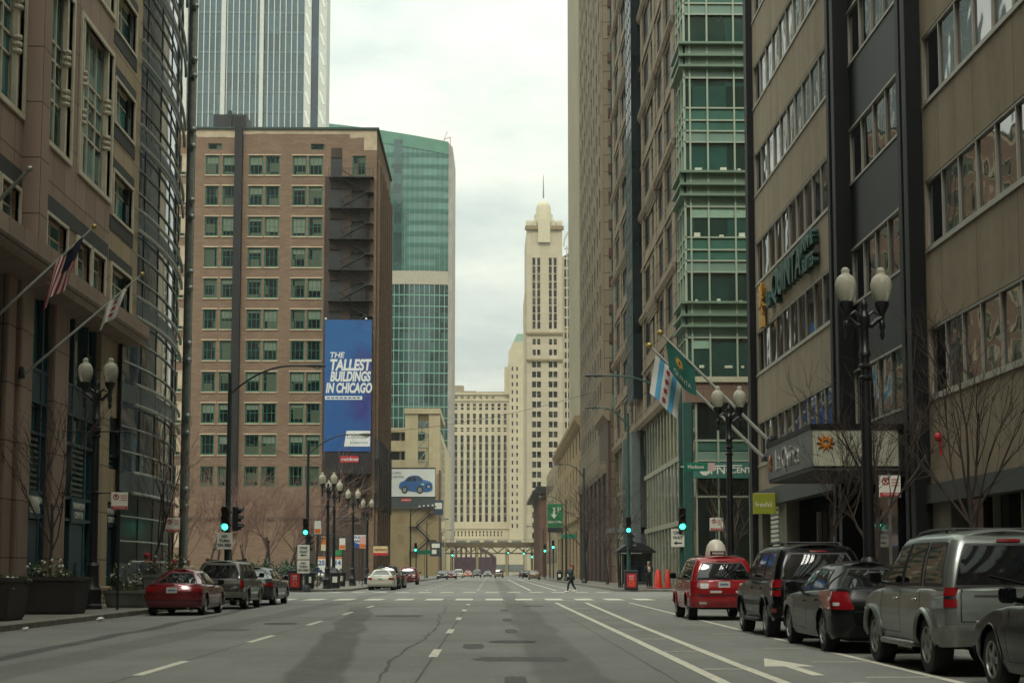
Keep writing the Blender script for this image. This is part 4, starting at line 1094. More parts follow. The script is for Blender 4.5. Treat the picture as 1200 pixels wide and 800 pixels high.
m.box(HX + .1, HX + .3, 44.5, 52.6, 4.2, 6.2); m.build('black_spandrel', pbr('blue black panel', '#14181b', .5, spec=.3, var=.2), b)
for z in FL:
    if z > 36: continue
    f = MB(); f.box(HX + .05, HX + .2, 44.5, 52.6, z, z + .08); f.box(HX + .05, HX + .2, 44.5, 52.6, z + 1.93, z + 2.0)
    for k in range(6): y = 44.55 + 1.6 * k; f.box(HX + .08, HX + .2, y - .03, y + .03, z + .08, z + 1.93)
    fo = f.build('window', M_BRZ, b); g = MB()
    for k in range(5):
        y0 = 44.5 + 1.62 * k; t = random.uniform(-.008, .008); s = random.uniform(-.008, .008)
        g.quad((HX + .16 + t, y0, z), (HX + .16 - t, y0 + 1.62, z), (HX + .16 - t + s, y0 + 1.62, z + 2), (HX + .16 + t + s, y0, z + 2))
    g.build('pane', G_MIRROR, fo)
# ground storey
m = MB(); m.box(HX - .25, HX + .3, 53.9, 71.5, 4.2, 4.93); m.box(HX - .15, HX + .3, 16, 43.4, 3.2, 3.73); m.build('fascia', M_CHAR, b)
m = MB(); m.quad((HX + 1.1, 16, .14), (HX + 1.1, 71.4, .14), (HX + 1.1, 71.4, 4.9), (HX + 1.1, 16, 4.9)); m.quad((HX, 16, 3.74), (HX + 1.1, 16, 3.74), (HX + 1.1, 43.4, 3.74), (HX, 43.4, 3.74)); m.quad((HX, 43.4, 4.94), (HX + 1.1, 43.4, 4.94), (HX + 1.1, 71.5, 4.94), (HX, 71.5, 4.94))
m.build('storefront_glass', glass('dark shop glass', '#0d0f10', rough=.05, ior=1.6, cell=2, wav=.03), b)
m = MB()
for y in (18, 22, 26, 30, 34.2, 36.4, 38.6, 40.8, 57, 60, 63): m.box(HX + .9, HX + 1.08, y - .05, y + .05, .14, 3.72)
m.build('storefront_frame', M_BRZ, b)
each('pier', pbr('pale rendered pier', '#6f6a5c', .8, var=.2), b, [(HX - .05, HX + .5, 64.6, 66.2, .14, 4.18), (HX - .05, HX + .5, 70.4, 71.4, .14, 4.18), (HX, HX + .6, 41.6, 43.3, .14, 3.2)]); m = MB(); m.box(HX + .3, HX + .6, 66.2, 70.4, .14, 4.18); m.build('back_wall', pbr('pale rendered pier', '#6f6a5c', .8, var=.2), b)
m = MB()
for k in range(9): m.box(HX - .02, HX + .1, 66.6, 68.4, 2.4 + .2 * k, 2.52 + .2 * k)
m.build('louvre', M_WHITE, b)
m = MB(); m.ball((HX - .1, 42.3, 5.0), .1, .14, .13, 8, 6); m.box(HX - .05, HX, 42.28, 42.34, 4.5, 4.9); m.build('alarm_bell', M_SIGNRED, b)
# hotel sign letters standing off the wall
M_HGREEN = pbr('dark green sign letter', '#0f4038', .35, var=.1); M_GOLD = pbr('gold sun emblem', '#b9903f', .35, metal=.3, var=.15)
s = thing('hotel_sign', 'large dark green hotel letters and gold sun emblem fixed to the concrete wall', 'sign', (HX - .2, 64, 13))
def htext(tx, size, y, z, **k): text(tx, size, M_HGREEN, s, (HX - .16, y, z), 'W', extrude=.12, **k)
htext('La', 1.0, 66.9, 13.25, bold=.02); htext('QUINTA', 1.75, 62.9, 13.55, bold=.03, sx=.95); htext('INN &', .85, 58.5, 14.0, bold=.02); htext('SUITES', .72, 58.35, 13.15, bold=.02)
m = MB(); m.lathe([(0, -.1), (.38, -.1), (.38, .1), (0, .1)], 14, (HX - .18, 68.9, 13.6), 'x')
for k in range(12):
    a = 2 * PI * k / 12; m.prism([(68.9 + .42 * math.cos(a - .16), 13.6 + .42 * math.sin(a - .16)), (68.9 + .78 * math.cos(a), 13.6 + .78 * math.sin(a)), (68.9 + .42 * math.cos(a + .16), 13.6 + .42 * math.sin(a + .16))], HX - .26, HX - .1, 'x')
m.prism([(68.5, 12.3), (69.2, 12.3), (69.4, 13.1), (68.6, 13.1)], HX - .26, HX - .1, 'x'); m.build('sun_emblem', M_GOLD, s)
# entrance canopy
M_CAN = pbr('pale canopy panel', '#a8a994', .5, var=.08, scale=.8); M_CANG = pbr('grey canopy side', '#6d7070', .45, metal=.2, var=.1)
m = thing('entrance_canopy', 'boxy pale hotel entrance canopy with orange emblem, projecting over the pavement', 'canopy', (11, 49, 4.4))
k = MB(); k.box(9.6, 12.15, 45.5, 45.56, 4.42, 5.52); k.build('front_panel', M_CAN, m)
k = MB(); k.box(9.55, 9.6, 45.5, 52.8, 4.42, 5.52); k.build('side_panel', M_CANG, m)
k = MB(); k.box(9.52, 12.5, 45.45, 52.9, 5.525, 5.68); k.build('roof_edge', M_BLKM, m); k = MB(); k.box(9.6, 12.4, 45.56, 52.8, 4.3, 5.5); k.build('soffit', M_CHAR, m)
k = MB(); M_OR = pbr('orange emblem', '#cf7a1c', .5, var=.1)
for i in range(10):
    a = 2 * PI * i / 10; k.prism([(9.98 + .13 * math.cos(a - .25), 5.12 + .13 * math.sin(a - .25)), (9.98 + .27 * math.cos(a), 5.12 + .27 * math.sin(a)), (9.98 + .13 * math.cos(a + .25), 5.12 + .13 * math.sin(a + .25))], 45.44, 45.5, 'y')
k.lathe([(.08, 45.44), (.15, 45.44), (.15, 45.5), (.08, 45.5)], 14, (9.98, 0, 5.12), 'y'); k.build('emblem', M_OR, m)
k = MB()
for i in range(10):
    a = 2 * PI * i / 10; k.prism([(52.1 + .1 * math.cos(a - .25), 4.95 + .1 * math.sin(a - .25)), (52.1 + .3 * math.cos(a), 4.95 + .3 * math.sin(a)), (52.1 + .1 * math.cos(a + .25), 4.95 + .1 * math.sin(a + .25))], 9.5, 9.55, 'x')
k.build('emblem', pbr('copper emblem', '#a9683c', .4), m)
text('La Quinta', 1.0, M_ALU, m, (9.53, 49.3, 4.95), 'W', extrude=.02)
m = thing('shop_blade_sign', 'small lime green shop sign projecting from the hotel wall', 'sign', (12, 66, 3.8))
k = MB(); k.bbox(11.3, 12.3, 66, 66.18, 3.75, 4.65, .02); k.build('panel', pbr('lime green panel', '#8f9426', .5, var=.1), m)
text('freshii', .3, M_WHITE, m, (11.75, 65.99, 4.15), 'S'); k = MB(); k.tube([(12.3, 66.1, 4.4), (12.5, 66.1, 4.4)], .04, 6); k.build('bracket', M_BLKM, m)

# ---------------------------------------------------------------- bank building across the cross street
M_PSTONE = stone('buff granite cladding', '#8b7c68', 1.5, 1.43, '#322b24', .05, .15, .65, .35, 0, '#786a58')
M_PGREEN = pbr('green spandrel glass', '#456b5d', .2, var=.2, scale=.5); M_PGREENL = pbr('pale green spandrel', '#748d7e', .35, var=.12, scale=.5)
M_PMUL = pbr('pale mullion', '#9ba692', .4, var=.08)
b = thing('bank_building', 'stone office building with a green glass corner and bank sign, past the cross street', 'building', (22, 120, 0))
PX0, PY0, PH = 12.6, 98.0, 70
ww = [(105.2, 108.3), (110.2, 113.6), (116.4, 118.2), (120, 123.8), (134.2, 137.8), (141, 145), (148.2, 152.4)]
rc = []
for k in range(13):
    z = 14.3 + 4.3 * k
    for y0, y1 in ww: rc.append((y0, y1, z + .1, z + 2.75))
m = MB(); facade(m, 'x', PX0, -1, 102.4, 155.5, 13.2, PH, rc, .4)
m.quad((PX0, 155.5, 0), (60, 155.5, 0), (60, 155.5, PH), (PX0, 155.5, PH)); m.quad((PX0, 98.1, PH), (60, 98.1, PH), (60, 155.5, PH), (PX0, 155.5, PH)); m.quad((20.9, 98.6, 0), (60, 98.6, 0), (60, 98.6, PH), (20.9, 98.6, PH))
m.build('wall', M_PSTONE, b)
windows(b, 'x', PX0, -1, rc, pbr('dark bronze frame', '#2c3230', .5), G_SLOT, .1, 78, None, fw=.08, cols=1, sash=(.3,), deep=.05)
for z in (13.2, 21.7, 30.3, 38.9, 47.5, 56.1): m = MB(); m.prism([(PX0 - .32, z + .45), (PX0 - .32, z + .2), (PX0 - .12, z - .1), (PX0 + .05, z - .1), (PX0 + .05, z + .45)], 102.4, 155.5, 'y'); m.build('belt_course', M_PSTONE, b)
each('string_course', M_PSTONE, b, [(PX0 - .12, PX0 + .02, 102.4, 155.5, z + .05, z + .3) for z in (17.4, 26, 34.6, 43.2, 51.8)])
m = MB()
for y0, y1 in ((102.4, 104.6), (108.6, 110), (114.6, 116.2), (124.2, 125.6), (132.4, 134), (138.2, 139.2), (146, 147.6), (153, 155.4)):
    m = MB(); m.box(PX0 - .08, PX0 + .02, y0, y1, 13.66, PH); m.build('pier', M_PSTONE, b)
for k in range(6):
    z = 22.2 + 8.6 * k
    for y0 in (114.0, 138.6):     # curved corbels under the projecting bays
        n = 6; m = MB()
        for i in range(n):
            a = PI / 2 * i / n; a2 = PI / 2 * (i + 1) / n
            m.box(PX0 - .08 - .3 * math.sin(a2), PX0 - .06, y0, y0 + 6.2, z - 1.4 + 1.4 * i / n, z - 1.4 + 1.4 * (i + 1) / n)
        m.build('corbel', M_PSTONE, b)
m = MB(); m.box(PX0 - .8, PX0 + .2, 126.4, 131.6, 15.5, PH); m.build('bay_glass', glass('blue bay glass', '#182225', rough=.12, ior=1.45, cell=1.4, wav=.03), b)
m = MB()
for z in [15.5 + 1.43 * k for k in range(41)]: m.box(PX0 - .83, PX0 - .8, 126.35, 131.6, z, z + .12)
for y in (126.35, 127.6, 128.9, 130.2, 131.5): m.box(PX0 - .835, PX0 - .79, y, y + .1, 15.5, PH)
m.build('bay_mullion', pbr('grey bay frame', '#3f4443', .45), b)
# glass corner
gx = [12.6, 13.0, 14.15, 15.9, 16.7, 18.4, 20.2, 20.9]; 
m = MB(); m.box(12.75, 20.9, 98.2, 98.5, 13.0, PH); m.box(12.75, 13.0, 98.5, 102.39, 13.0, PH); m.build('corner_glass', G_GREEN, b)
gsp, gsl, mu, cor = MB(), MB(), MB(), MB()
for k in range(14):
    z = 14.3 + 4.3 * (k - 1)
    if k == 0: continue
    top = z + 2.0
    for (a, c, mm) in ((0.02, .68, gsl), (.8, 1.42, gsp), (1.5, 2.25, gsp)):
        mm.box(12.68, 20.9, 98.1, 98.2, top + a, top + c); mm.box(12.68, 12.75, 98.2, 102.39, top + a, top + c)
    zz = [top, top + .74, top + 1.46, top + 2.28]
    for q in zz: mu.box(12.6, 20.9, 98.0, 98.1, q - .05, q + .05); mu.box(12.6, 12.68, 98.1, 102.39, q - .05, q + .05)
    if k % 2 == 1:
        cor = MB()
        for q in zz[1:]: cor.box(12.25, 20.9, 97.65, 98.0, q - .09, q + .06); cor.box(12.25, 12.6, 98.0, 102.35, q - .09, q + .06)
        cor.box(12.3, 20.9, 98.0, 98.1, zz[1], zz[3]); cor.build('cornice', pbr('green grey cornice', '#6b7f6c', .45, var=.1), b)
for x in gx[1:-1]: mu.box(x - .055, x + .055, 97.97, 98.12, 13.5, PH)
for y in (98.05, 99.4, 100.8, 102.1): mu.box(12.57, 12.7, y - .05, y + .05, 13.5, PH)
gsp.build('green_spandrel', M_PGREEN, b); gsl.build('pale_spandrel', M_PGREENL, b); mu.build('mullion', M_PMUL, b)
# lower storeys of the corner: reddish band, recessed glass, sign fascia, dark entrance
m = MB(); m.box(12.5, 20.9, 97.95, 98.5, 12.1, 13.4); m.box(12.5, 12.9, 98.5, 102.39, 12.1, 13.4); m.build('granite_band', stone('mottled red granite', '#7a6355', 1.2, 1.3, '#4e443c', .02, .4, .5, .2), b)
m = MB(); m.box(12.3, 20.9, 97.8, 97.95, 13.4, 13.75); m.build('sill', pbr('cream sill', '#b3ae93', .6), b)
m = MB(); m.box(13.2, 20.9, 98.3, 98.6, .14, 12.1); m.box(13.2, 13.4, 98.6, 102.3, .14, 12.1); m.build('lobby_glass', glass('lobby glass', '#16221e', rough=.05, ior=1.6, cell=2), b)
m = MB()
for x in (13.2, 14.6, 16.6, 18.8): m.box(x - .06, x + .06, 98.1, 98.3, 8.2, 12.1); m.box(x - .05, x + .05, 98.2, 98.3, .14, 7.2)
for z in (8.3, 9.6): m.box(13.1, 20.9, 98.12, 98.32, z, z + .12)
m.box(13.2, 20.9, 98.2, 98.32, 6.0, 6.12)
m.build('lobby_frame', M_PMUL, b)
random.seed(19)
each('window_light', pbr('pale window light', '#c9cbb6', .6), b, [(x, x + random.uniform(.12, .5), 98.12, 98.19, z, z + random.uniform(.1, .3)) for z in (14.35, 18.65, 22.95, 27.25) for x in (13.1 + random.random() * .5, 14.3 + random.random(), 16.0 + random.random() * .3)])  # pale boxes stand for small lights in the windows
each('blind', pbr('pale green blind', '#8fae97', .7), b, [(a, c, 98.12, 98.19, 24.2, 24.85) for a, c in ((13.06, 14.09), (14.21, 15.84), (15.96, 16.64))] + [(13.06, 14.09, 98.12, 98.19, 15.6, 16.2)])
m = MB(); m.box(13.1, 20.9, 98.2, 98.29, 8.42, 8.95); m.build('pale_spandrel', M_PGREENL, b); m = MB(); m.box(13.1, 20.9, 98.2, 98.29, 9.0, 9.6); m.build('green_spandrel', M_PGREEN, b)
m = MB(); m.bbox(12.3, 12.85, 97.6, 98.3, .14, 12.1, .04); m.build('corner_column', M_GREENPOLE, b)
sg = thing('bank_sign', 'green fascia sign with white bank lettering above the glass lobby', 'sign', (16, 97.5, 7.2))
m = MB(); m.box(12.86, 20.8, 97.4, 97.8, 7.2, 8.2); m.build('fascia', pbr('sign fascia green', '#3c6f63', .5, var=.1), sg)
text('PNC', .78, M_WHITE, sg, (14.72, 97.38, 7.7), bold=.012); text('CENTRE', .5, M_WHITE, sg, (16.2, 97.38, 7.68), bold=.012)
m = MB()
m.lathe([(.17, 97.36), (.34, 97.36), (.34, 97.4), (.17, 97.4)], 18, (13.62, 0, 7.7), 'y'); m.prism([(13.47, 7.55), (13.77, 7.55), (13.62, 7.9)], 97.35, 97.4, 'y'); m.build('emblem', M_WHITE, sg)
# base along the street: tall glazing between pale fins, blue grey entrance
m = MB(); m.box(12.9, 13.2, 102.4, 155.4, .14, 13.2); m.build('base_glass', glass('base glass', '#27393a', rough=.05, ior=2.0, cell=2.2, var=.7, blind='#8a876c', wav=.05), b)
m = MB(); m2 = MB()
y = 102.6
while y < 155:
    (m if y < 127 or y > 140 else m2).box(12.82, 12.9, y, y + .3, .14, 13.1); y += 2.1
for z in (4.4, 8.8): m.box(12.8, 12.9, 102.4, 128, z, z + .35); m.box(12.8, 12.9, 140, 155.4, z, z + .35)
m.build('pale_fin', pbr('pale steel fin', '#9a9a86', .45, metal=.3, var=.15), b)
m = MB(); m.box(12.3, 12.9, 129.5, 139, 5, 13.2); m.lathe([(2.6, 4.6), (2.6, 5.0), (0, 5.0)], 20, (12.6, 134, 0)); m.box(11.9, 12.6, 129, 130, .14, 13); m.box(11.9, 12.6, 138, 139, .14, 13); m.build('entrance', pbr('grey entrance metal', '#5a605f', .5, var=.15), b)

# ---------------------------------------------------------------- next right: beige tower on a red base
M_BT = stone('beige tower stone', '#8a7d69', 1.2, 1.8, '#4a4236', .05, .12, .8, .25, 0, '#7d705a')
M_RED = stone('dark red granite', '#54413a', 1.5, 1, '#3a2d28', .02, .25, .5, .2)
b = thing('beige_tower', 'tall beige stone tower with narrow windows on a dark red granite base', 'tower', (20, 190, 0))
TX = 12.3
rc = []
for k in range(28):
    z = 16.7 + 3.65 * k
    for y in (161, 165, 170, 174, 179, 183, 188, 192, 197, 201, 205.5):
        if z > 18.5 or y > 171: rc.append((y, y + 2.0, z, z + 2.1))
rc.sort(key=lambda r: (r[2] + r[0] * .4))
m = MB(); facade(m, 'x', TX, -1, 158.5, 211, 11.9, 118, rc, .35); facade(m, 'y', 158.5, -1, TX, 40, 0, 118, [], .3)
m.quad((TX, 211, 0), (40, 211, 0), (40, 211, 118), (TX, 211, 118)); m.build('wall', M_BT, b)
windows(b, 'x', TX, -1, rc, M_DARK, G_SLOT, .05, 95, None, fw=.08, cols=1, deep=.05)
m = MB()
for y in (168.4, 177.4, 186.4, 195.4, 204.4): m.box(TX - .06, TX + .02, y - .35, y + .35, 18, 118)
m.bbox(TX - .5, TX + .1, 158.6, 159.6, 18, 118, .05); m.build('pier', M_BT, b)
m = MB()
for k in range(32): m.box(TX + .02, TX + .9, 158.3, 158.5, 22 + 3 * k, 23 + 3 * k)
m.build('red_band', M_RED, b)
m = MB(); m.box(TX + .3, TX + 1.2, 158.35, 158.49, 18, 118); m.build('window_strip', G_TEAL, b)
m = MB(); m.box(TX - .22, TX + .05, 158.0, 160.2, .14, 16.8); m.box(TX - .2, TX + .05, 160.2, 171, 13, 16.8)
for y in range(166, 211, 7): m.box(TX - .22, TX + .05, y, y + 1.4, .14, 11.6)
m.build('base', M_RED, b)
m = MB(); m.prism([(TX - .75, 17.9), (TX - .75, 17.4), (TX - .2, 16.8), (TX, 16.8), (TX, 17.9)], 157.8, 171, 'y'); m.build('cornice', M_BT, b)
m = MB(); m.prism([(TX - .4, 12.8), (TX - .4, 12.3), (TX - .22, 11.6), (TX, 11.6), (TX, 12.8)], 160.3, 211, 'y'); m.build('cornice', M_BT, b)
m = MB(); m.quad((TX + .03, 158.6, 0.14), (TX + .03, 211, .14), (TX + .03, 211, 11.9), (TX + .03, 158.6, 11.9)); m.build('shop_glass', G_SLOT, b)
# ---------------------------------------------------------------- old cornice building
M_OB = stone('old tan limestone', '#a08a68', 2.2, .75, '#75654a', .03, .2, .85, .3, .5)
b = thing('limestone_building', 'low old tan limestone building with a heavy cornice and arched ground floor', 'building', (20, 260, 0))
m = MB(); rc = []
for y in range(230, 303, 9):
    for z in (10.5, 15, 19.5): rc.append((y, y + 2.2, z, z + 2.8))
    rc.append((y - .5, y + 3.5, .3, 7.5))
facade(m, 'x', 13.4, -1, 226, 308, 0, 23.5, rc, .5); m.quad((13.4, 226, 0), (30, 226, 0), (30, 226, 23.5), (13.4, 226, 23.5)); m.quad((13.4, 226, 23.5), (30, 226, 23.5), (30, 308, 23.5), (13.4, 308, 23.5))
m.build('wall', M_OB, b)
windows(b, 'x', 13.4, -1, rc, M_DARK, G_FAR, .4, 40, None, fw=.14, sash=(.5,))
m = MB(); m.prism([(12.3, 24.2), (12.3, 23.6), (12.8, 22.9), (13.4, 22.4), (13.4, 24.2)], 225.3, 308, 'y'); m.box(13.3, 30, 225.5, 226, 23.4, 24.2); m.build('cornice', M_OB, b)
m = MB(); m.prism([(12.9, 9.6), (12.9, 9.1), (13.4, 8.6), (13.4, 9.6)], 225.6, 308, 'y'); m.build('string_course', M_OB, b)
each('rusticated_course', M_OB, b, [(13.1, 13.4, 225.8, 229.4, .3 + .85 * k, 1.0 + .85 * k) for k in range(10)])
# red brown loft farther on
b = thing('red_brick_building', 'narrow red brown brick building with a dark overhanging cornice near the bridge', 'building', (16, 420, 0))
m = MB(); m.box(12.4, 30, 380, 445, 0, 21.5); m.build('wall', pbr('dull red brick', '#6f4f41', .85, var=.2, scale=.3), b)
m = MB(); m.box(10.4, 30, 378.5, 446, 20.4, 21.2); m.box(11.2, 30, 379, 446, 21.2, 22.2); m.build('cornice', M_DARK, b)
each('window', G_FAR, b, [(x, x + 1.6, 379.95, 380, z, z + 3.2) for z in (4, 9, 14) for x in (14.5, 18, 21.5)])
b = thing('tan_building', 'mid height tan building with dark windows behind the green parking sign', 'building', (20, 330, 0))
m = MB(); m.box(13.5, 40, 310, 372, 0, 24); m.build('wall', pbr('tan render', '#9c8a6c', .85, var=.15, scale=.3), b)
each('window', G_FAR, b, [(13.44, 13.5, y, y + 3, z, z + 3) for z in (3, 8.5, 14, 19) for y in range(314, 370, 7)])
# the same street goes on behind the camera: plain unseen blocks, made tall to darken it and mirrored in the glass
for nm, lab, (x0, x1, y0, y1, h) in (
        ('office_block', 'brown office block farther back along the left pavement', (-45, -14, -70, 27.5, 72)),
        ('office_block', 'grey office block farther back along the right pavement', (12.6, 45, -70, 15.5, 72)),
        ('office_block', 'stone office block round the left corner on the cross street', (-120, -48, 20, 69, 40)),
        ('office_block', 'concrete office block round the right corner on the cross street', (46, 110, 20, 70, 40)),
        ('office_block', 'unseen brown block added behind the camera to darken the street', (-40, 40, -150, -110, 80))):  # unseen end block, added to darken the near surfaces that face south
    o = thing(nm, lab, 'building', ((x0 + x1) / 2, (y0 + y1) / 2, 0))
    m = MB(); m.box(x0, x1, y0, y1, 0, h); m.build('wall', M_LSTONE if x0 < 0 else M_CONC, o)
    q = MB(); xx = x1 + .05 if x0 < 0 else x0 - .05
    for k in range(8):
        if y1 < -100: q.quad((-38, y1 + .05, 5 + 5 * k), (38, y1 + .05, 5 + 5 * k), (38, y1 + .05, 8 + 5 * k), (-38, y1 + .05, 8 + 5 * k))
        else: q.quad((xx, y0 + 2, 6 + 4.2 * k), (xx, y1 - 2, 6 + 4.2 * k), (xx, y1 - 2, 8.4 + 4.2 * k), (xx, y0 + 2, 8.4 + 4.2 * k))
    w_ = q.build('window', G_TEAL, o); w_['kind'] = 'stuff'
# ================================================================== STREET FURNITURE
def lamp_post(loc, label, bars=True, h=7.75):
    t = thing('street_lamp', label, 'street lamp', loc, 0, 'twin globe street lamps')
    m = MB(); m.lathe([(.3, 0), (.3, .12), (.26, .16), (.25, .55), (.28, .6), (.2, .72), (.17, 1.25), (.2, 1.32), (.14, 1.42)], 16); 
    for k in range(8): m.box(.24 * math.cos(k * PI / 4) - .03, .24 * math.cos(k * PI / 4) + .03, .24 * math.sin(k * PI / 4) - .03, .24 * math.sin(k * PI / 4) + .03, .14, .58)
    m.build('base', M_BLACK, t, 40, world=False)
    m = MB(); m.lathe([(.13, 1.4), (.115, 3.5), (.1, 5.2), (.095, h - 2.0), (.13, h - 1.96), (.13, h - 1.88), (.1, h - 1.84), (.09, h - 1.3), (.13, h - 1.25), (.13, h - 1.1)], 12)
    for z in (h - 2.25, h - 2.5): m.lathe([(.1, z), (.145, z + .03), (.145, z + .08), (.1, z + .11)], 12)
    m.build('shaft', M_BLACK, t, 40, world=False)
    m = MB()
    for s in (-1, 1):
        m.tube([(0, 0, h - 1.25), (s * .16, 0, h - 1.3), (s * .28, 0, h - 1.18), (s * .39, 0, h - 1.12)], [.07, .06, .055, .06], 8)
        m.tube([(s * .08, 0, h - 1.08), (s * .2, 0, h - .98), (s * .3, 0, h - 1.06)], [.03, .04, .03], 6)
        m.lathe([(0, h - 1.62), (.035, h - 1.58), (.06, h - 1.5), (.035, h - 1.42), (.07, h - 1.34), (.07, h - 1.22), (.05, h - 1.18)], 10, (s * .39, 0, 0))
    m.build('crossarm', M_BLACK, t, 50, world=False)
    m = MB(); m.lathe([(.13, h - 1.12), (.08, h - 1.0), (.06, h - .94), (.095, h - .86), (.06, h - .76), (.03, h - .7), (0, h - .66)], 12); m.build('finial', M_BLACK, t, 50, world=False)
    for s in (-1, 1):
        m = MB(); m.lathe([(.05, h - 1.2), (.06, h - 1.05), (.13, h - .92), (.165, h - .84), (.165, h - .78), (.13, h - .76)], 12, (s * .39, 0, 0))
        hd = m.build('lamp_holder', M_BLACK, t, 40, world=False)
        m = MB(); m.lathe([(.13, h - .77), (.19, h - .66), (.225, h - .5), (.235, h - .38), (.205, h - .27), (.15, h - .2), (.1, h - .17), (.085, h - .12), (.1, h - .08), (.06, h - .02), (0, h)], 18, (s * .39, 0, 0))
        m.build('globe', M_GLOBE, hd, 60, world=False)
    if bars:
        for z in (5.45, 3.55):
            m = MB(); m.tube([(-1.05, .0, z), (1.05, .0, z)], .022, 6); m.lathe([(.12, z - .05), (.15, z - .03), (.15, z + .03), (.12, z + .05)], 10); m.build('banner_bar', M_BLACK, t, world=False)
    return t
l0 = lamp_post((-12.2, 47.5, .15), 'black twin globe street lamp on the left pavement between the flower planters')
def lamp_copy(loc, label, bars=True):
    o = copy_tree(l0, loc, 0, label)
    if not bars:
        for c in list(o.children):
            if c.name.startswith('banner_bar'): bpy.data.objects.remove(c)
    return o
lr_ = lamp_copy((8.4, 34.1, .15), 'black twin globe street lamp standing beside the silver four wheel drive', False)
lr_.scale = (1.03, 1.03, 1.03)
lamp_copy((8.5, 54.5, .15), 'black twin globe street lamp in front of the bank sign', False)
lamp_copy((-10.9, 103, .15), 'twin globe street lamp nearest the newspaper box across the junction')
lamp_copy((-11.4, 112, .15), 'twin globe street lamp second from the newspaper box, beside the price boards')
lamp_copy((-11.1, 124, .15), 'twin globe street lamp third from the newspaper box, before the blue parking board')
lamp_copy((-11.3, 141, .15), 'farthest twin globe street lamp, by the orange shop sign')

def cobra(loc, h, reach, side, label, mat=None, double=False):
    """tall street light with a curved arm; side -1 reaches left"""
    mat = mat or M_POLE
    t = thing('street_light', label, 'street light', loc, 0, 'tall curved arm street lights')
    m = MB(); m.tube([(0, 0, .12), (0, 0, h * .5), (0, 0, h)], [.14, .11, .08], 10); m.lathe([(.28, 0), (.26, .3), (.15, .45)], 10); m.build('pole', mat, t, 40, world=False)
    m = MB(); n = 9
    m.tube([(side * reach * (i / n), 0, h - 1.0 + 1.35 * math.sin(PI / 2 * min(1, i / n * 1.25)) ** .8 if i else h - .95) for i in range(n + 1)], .045, 6); m.build('arm', mat, t, 50, world=False)
    z = h + .36
    m = MB(); m.grid([[(side * (reach + q * .95 - .1), .17 * w_ * math.cos(a), z - .02 + .11 * w_ * math.sin(a) * (1 if math.sin(a) > 0 else .55)) for a in [2 * PI * j / 10 for j in range(10)]] for q, w_ in ((0, .25), (.15, .6), (.4, .9), (.7, 1.05), (.95, .7), (1, .05))], True)
    hd = m.build('lamp_head', M_DARK, t, 50, world=False)
    m = MB(); m.ball((side * (reach + .5), 0, z - .09), .2, .13, .1, 10, 6); m.build('lens', M_GLOBE, hd, 50, world=False)
    return t
cobra((-11.6, 68, .15), 9.9, 3.4, 1, 'tall street light at the left near corner, carrying a traffic signal')
cobra((-11.6, 97.5, .0), 9.6, 3.2, 1, 'tall street light with its arm across the blue banner')
cobra((9.0, 72.5, .0), 10.2, 3.7, -1, 'thick green street light pole at the right corner with the street name sign', M_GREENPOLE)
cobra((9.1, 101.5, .15), 11.6, 2.0, -1, 'green street light pole behind the red newspaper box, with a traffic signal', M_GREENPOLE)
cobra((9.1, 150, .15), 11.2, 2.1, -1, 'dark street light beyond the bus shelter, in front of the tan building')
cobra((9.1, 186, .15), 9.8, 2.6, -1, 'street light with its arm over the green parking sign')
cobra((-11.2, 215, .15), 9.8, 2.8, 1, 'street light in front of the tan wall with the fire escape')
cobra((-11.2, 270, .15), 9.9, 3.0, 1, 'farther street light in front of the tan wall, left of the street end')
cobra((-10.6, 330, .15), 9.6, 1.6, 1, 'distant slim street light left of the railway bridge')
cobra((10.3, 300, .15), 9.5, 2.6, -1, 'distant street light beside the red brown loft')

def signal(loc, label, lit='g', rot=0):
    t = thing('traffic_signal', label, 'traffic light', loc, rot, 'traffic lights')
    m = MB(); m.bbox(-.17, .17, -.12, .12, 0, 1.08, .03); m.box(-.04, .04, .12, .3, .25, .3); m.box(-.04, .04, .12, .3, .8, .85); m.build('housing', M_BLACK, t, world=False)
    for i, (z, mt) in enumerate(((.9, M_LENS_R), (.54, M_LENS_A), (.18, M_LENS_G if lit == 'g' else M_INK))):
        m = MB(); m.lathe([(0, -.135), (.13, -.135), (.13, -.11), (0, -.11)], 16, (0, 0, z), 'y'); m.build('lens', mt, t, world=False)
        m = MB(); rows = []
        for y, r in ((-.12, .15), (-.34, .155)): rows.append([(r * math.cos(a), y + (.12 if y < -.3 and math.sin(a) < 0 else 0), z + r * math.sin(a)) for a in [R(-50) + R(280) * j / 14 for j in range(15)]])
        m.grid(rows); m.build('visor', M_BLACK, t, 50, world=False)
    return t
sg0 = signal((-11.62, 67.55, 3.05), 'green traffic light on the left near corner, above the no turn sign')
def sig_copy(loc, label, rot=0, lit=True, s=1):
    o = copy_tree(sg0, loc, rot, label, swap=None if lit else [(M_LENS_G, M_INK)]); o.scale = (s, s, s); return o
sig_copy((-11.22, 67.8, 3.05), 'side facing unlit traffic light on the left near corner', PI / 2, False)
sig_copy((-11.65, 97.1, 3.55), 'green traffic light across the junction on the left, above the one way sign')
sig_copy((-11.45, 97.1, 2.55), 'dark side facing signal under the green light across the junction', PI / 2, False)
sig_copy((8.98, 72.1, 3.2), 'green traffic light on the thick green pole near the taxi')
sig_copy((9.05, 101.1, 3.8), 'green traffic light above the bus shelter')
sig_copy((9.2, 101.1, 2.75), 'unlit signal head below the green light by the bus shelter', PI / 2, False)
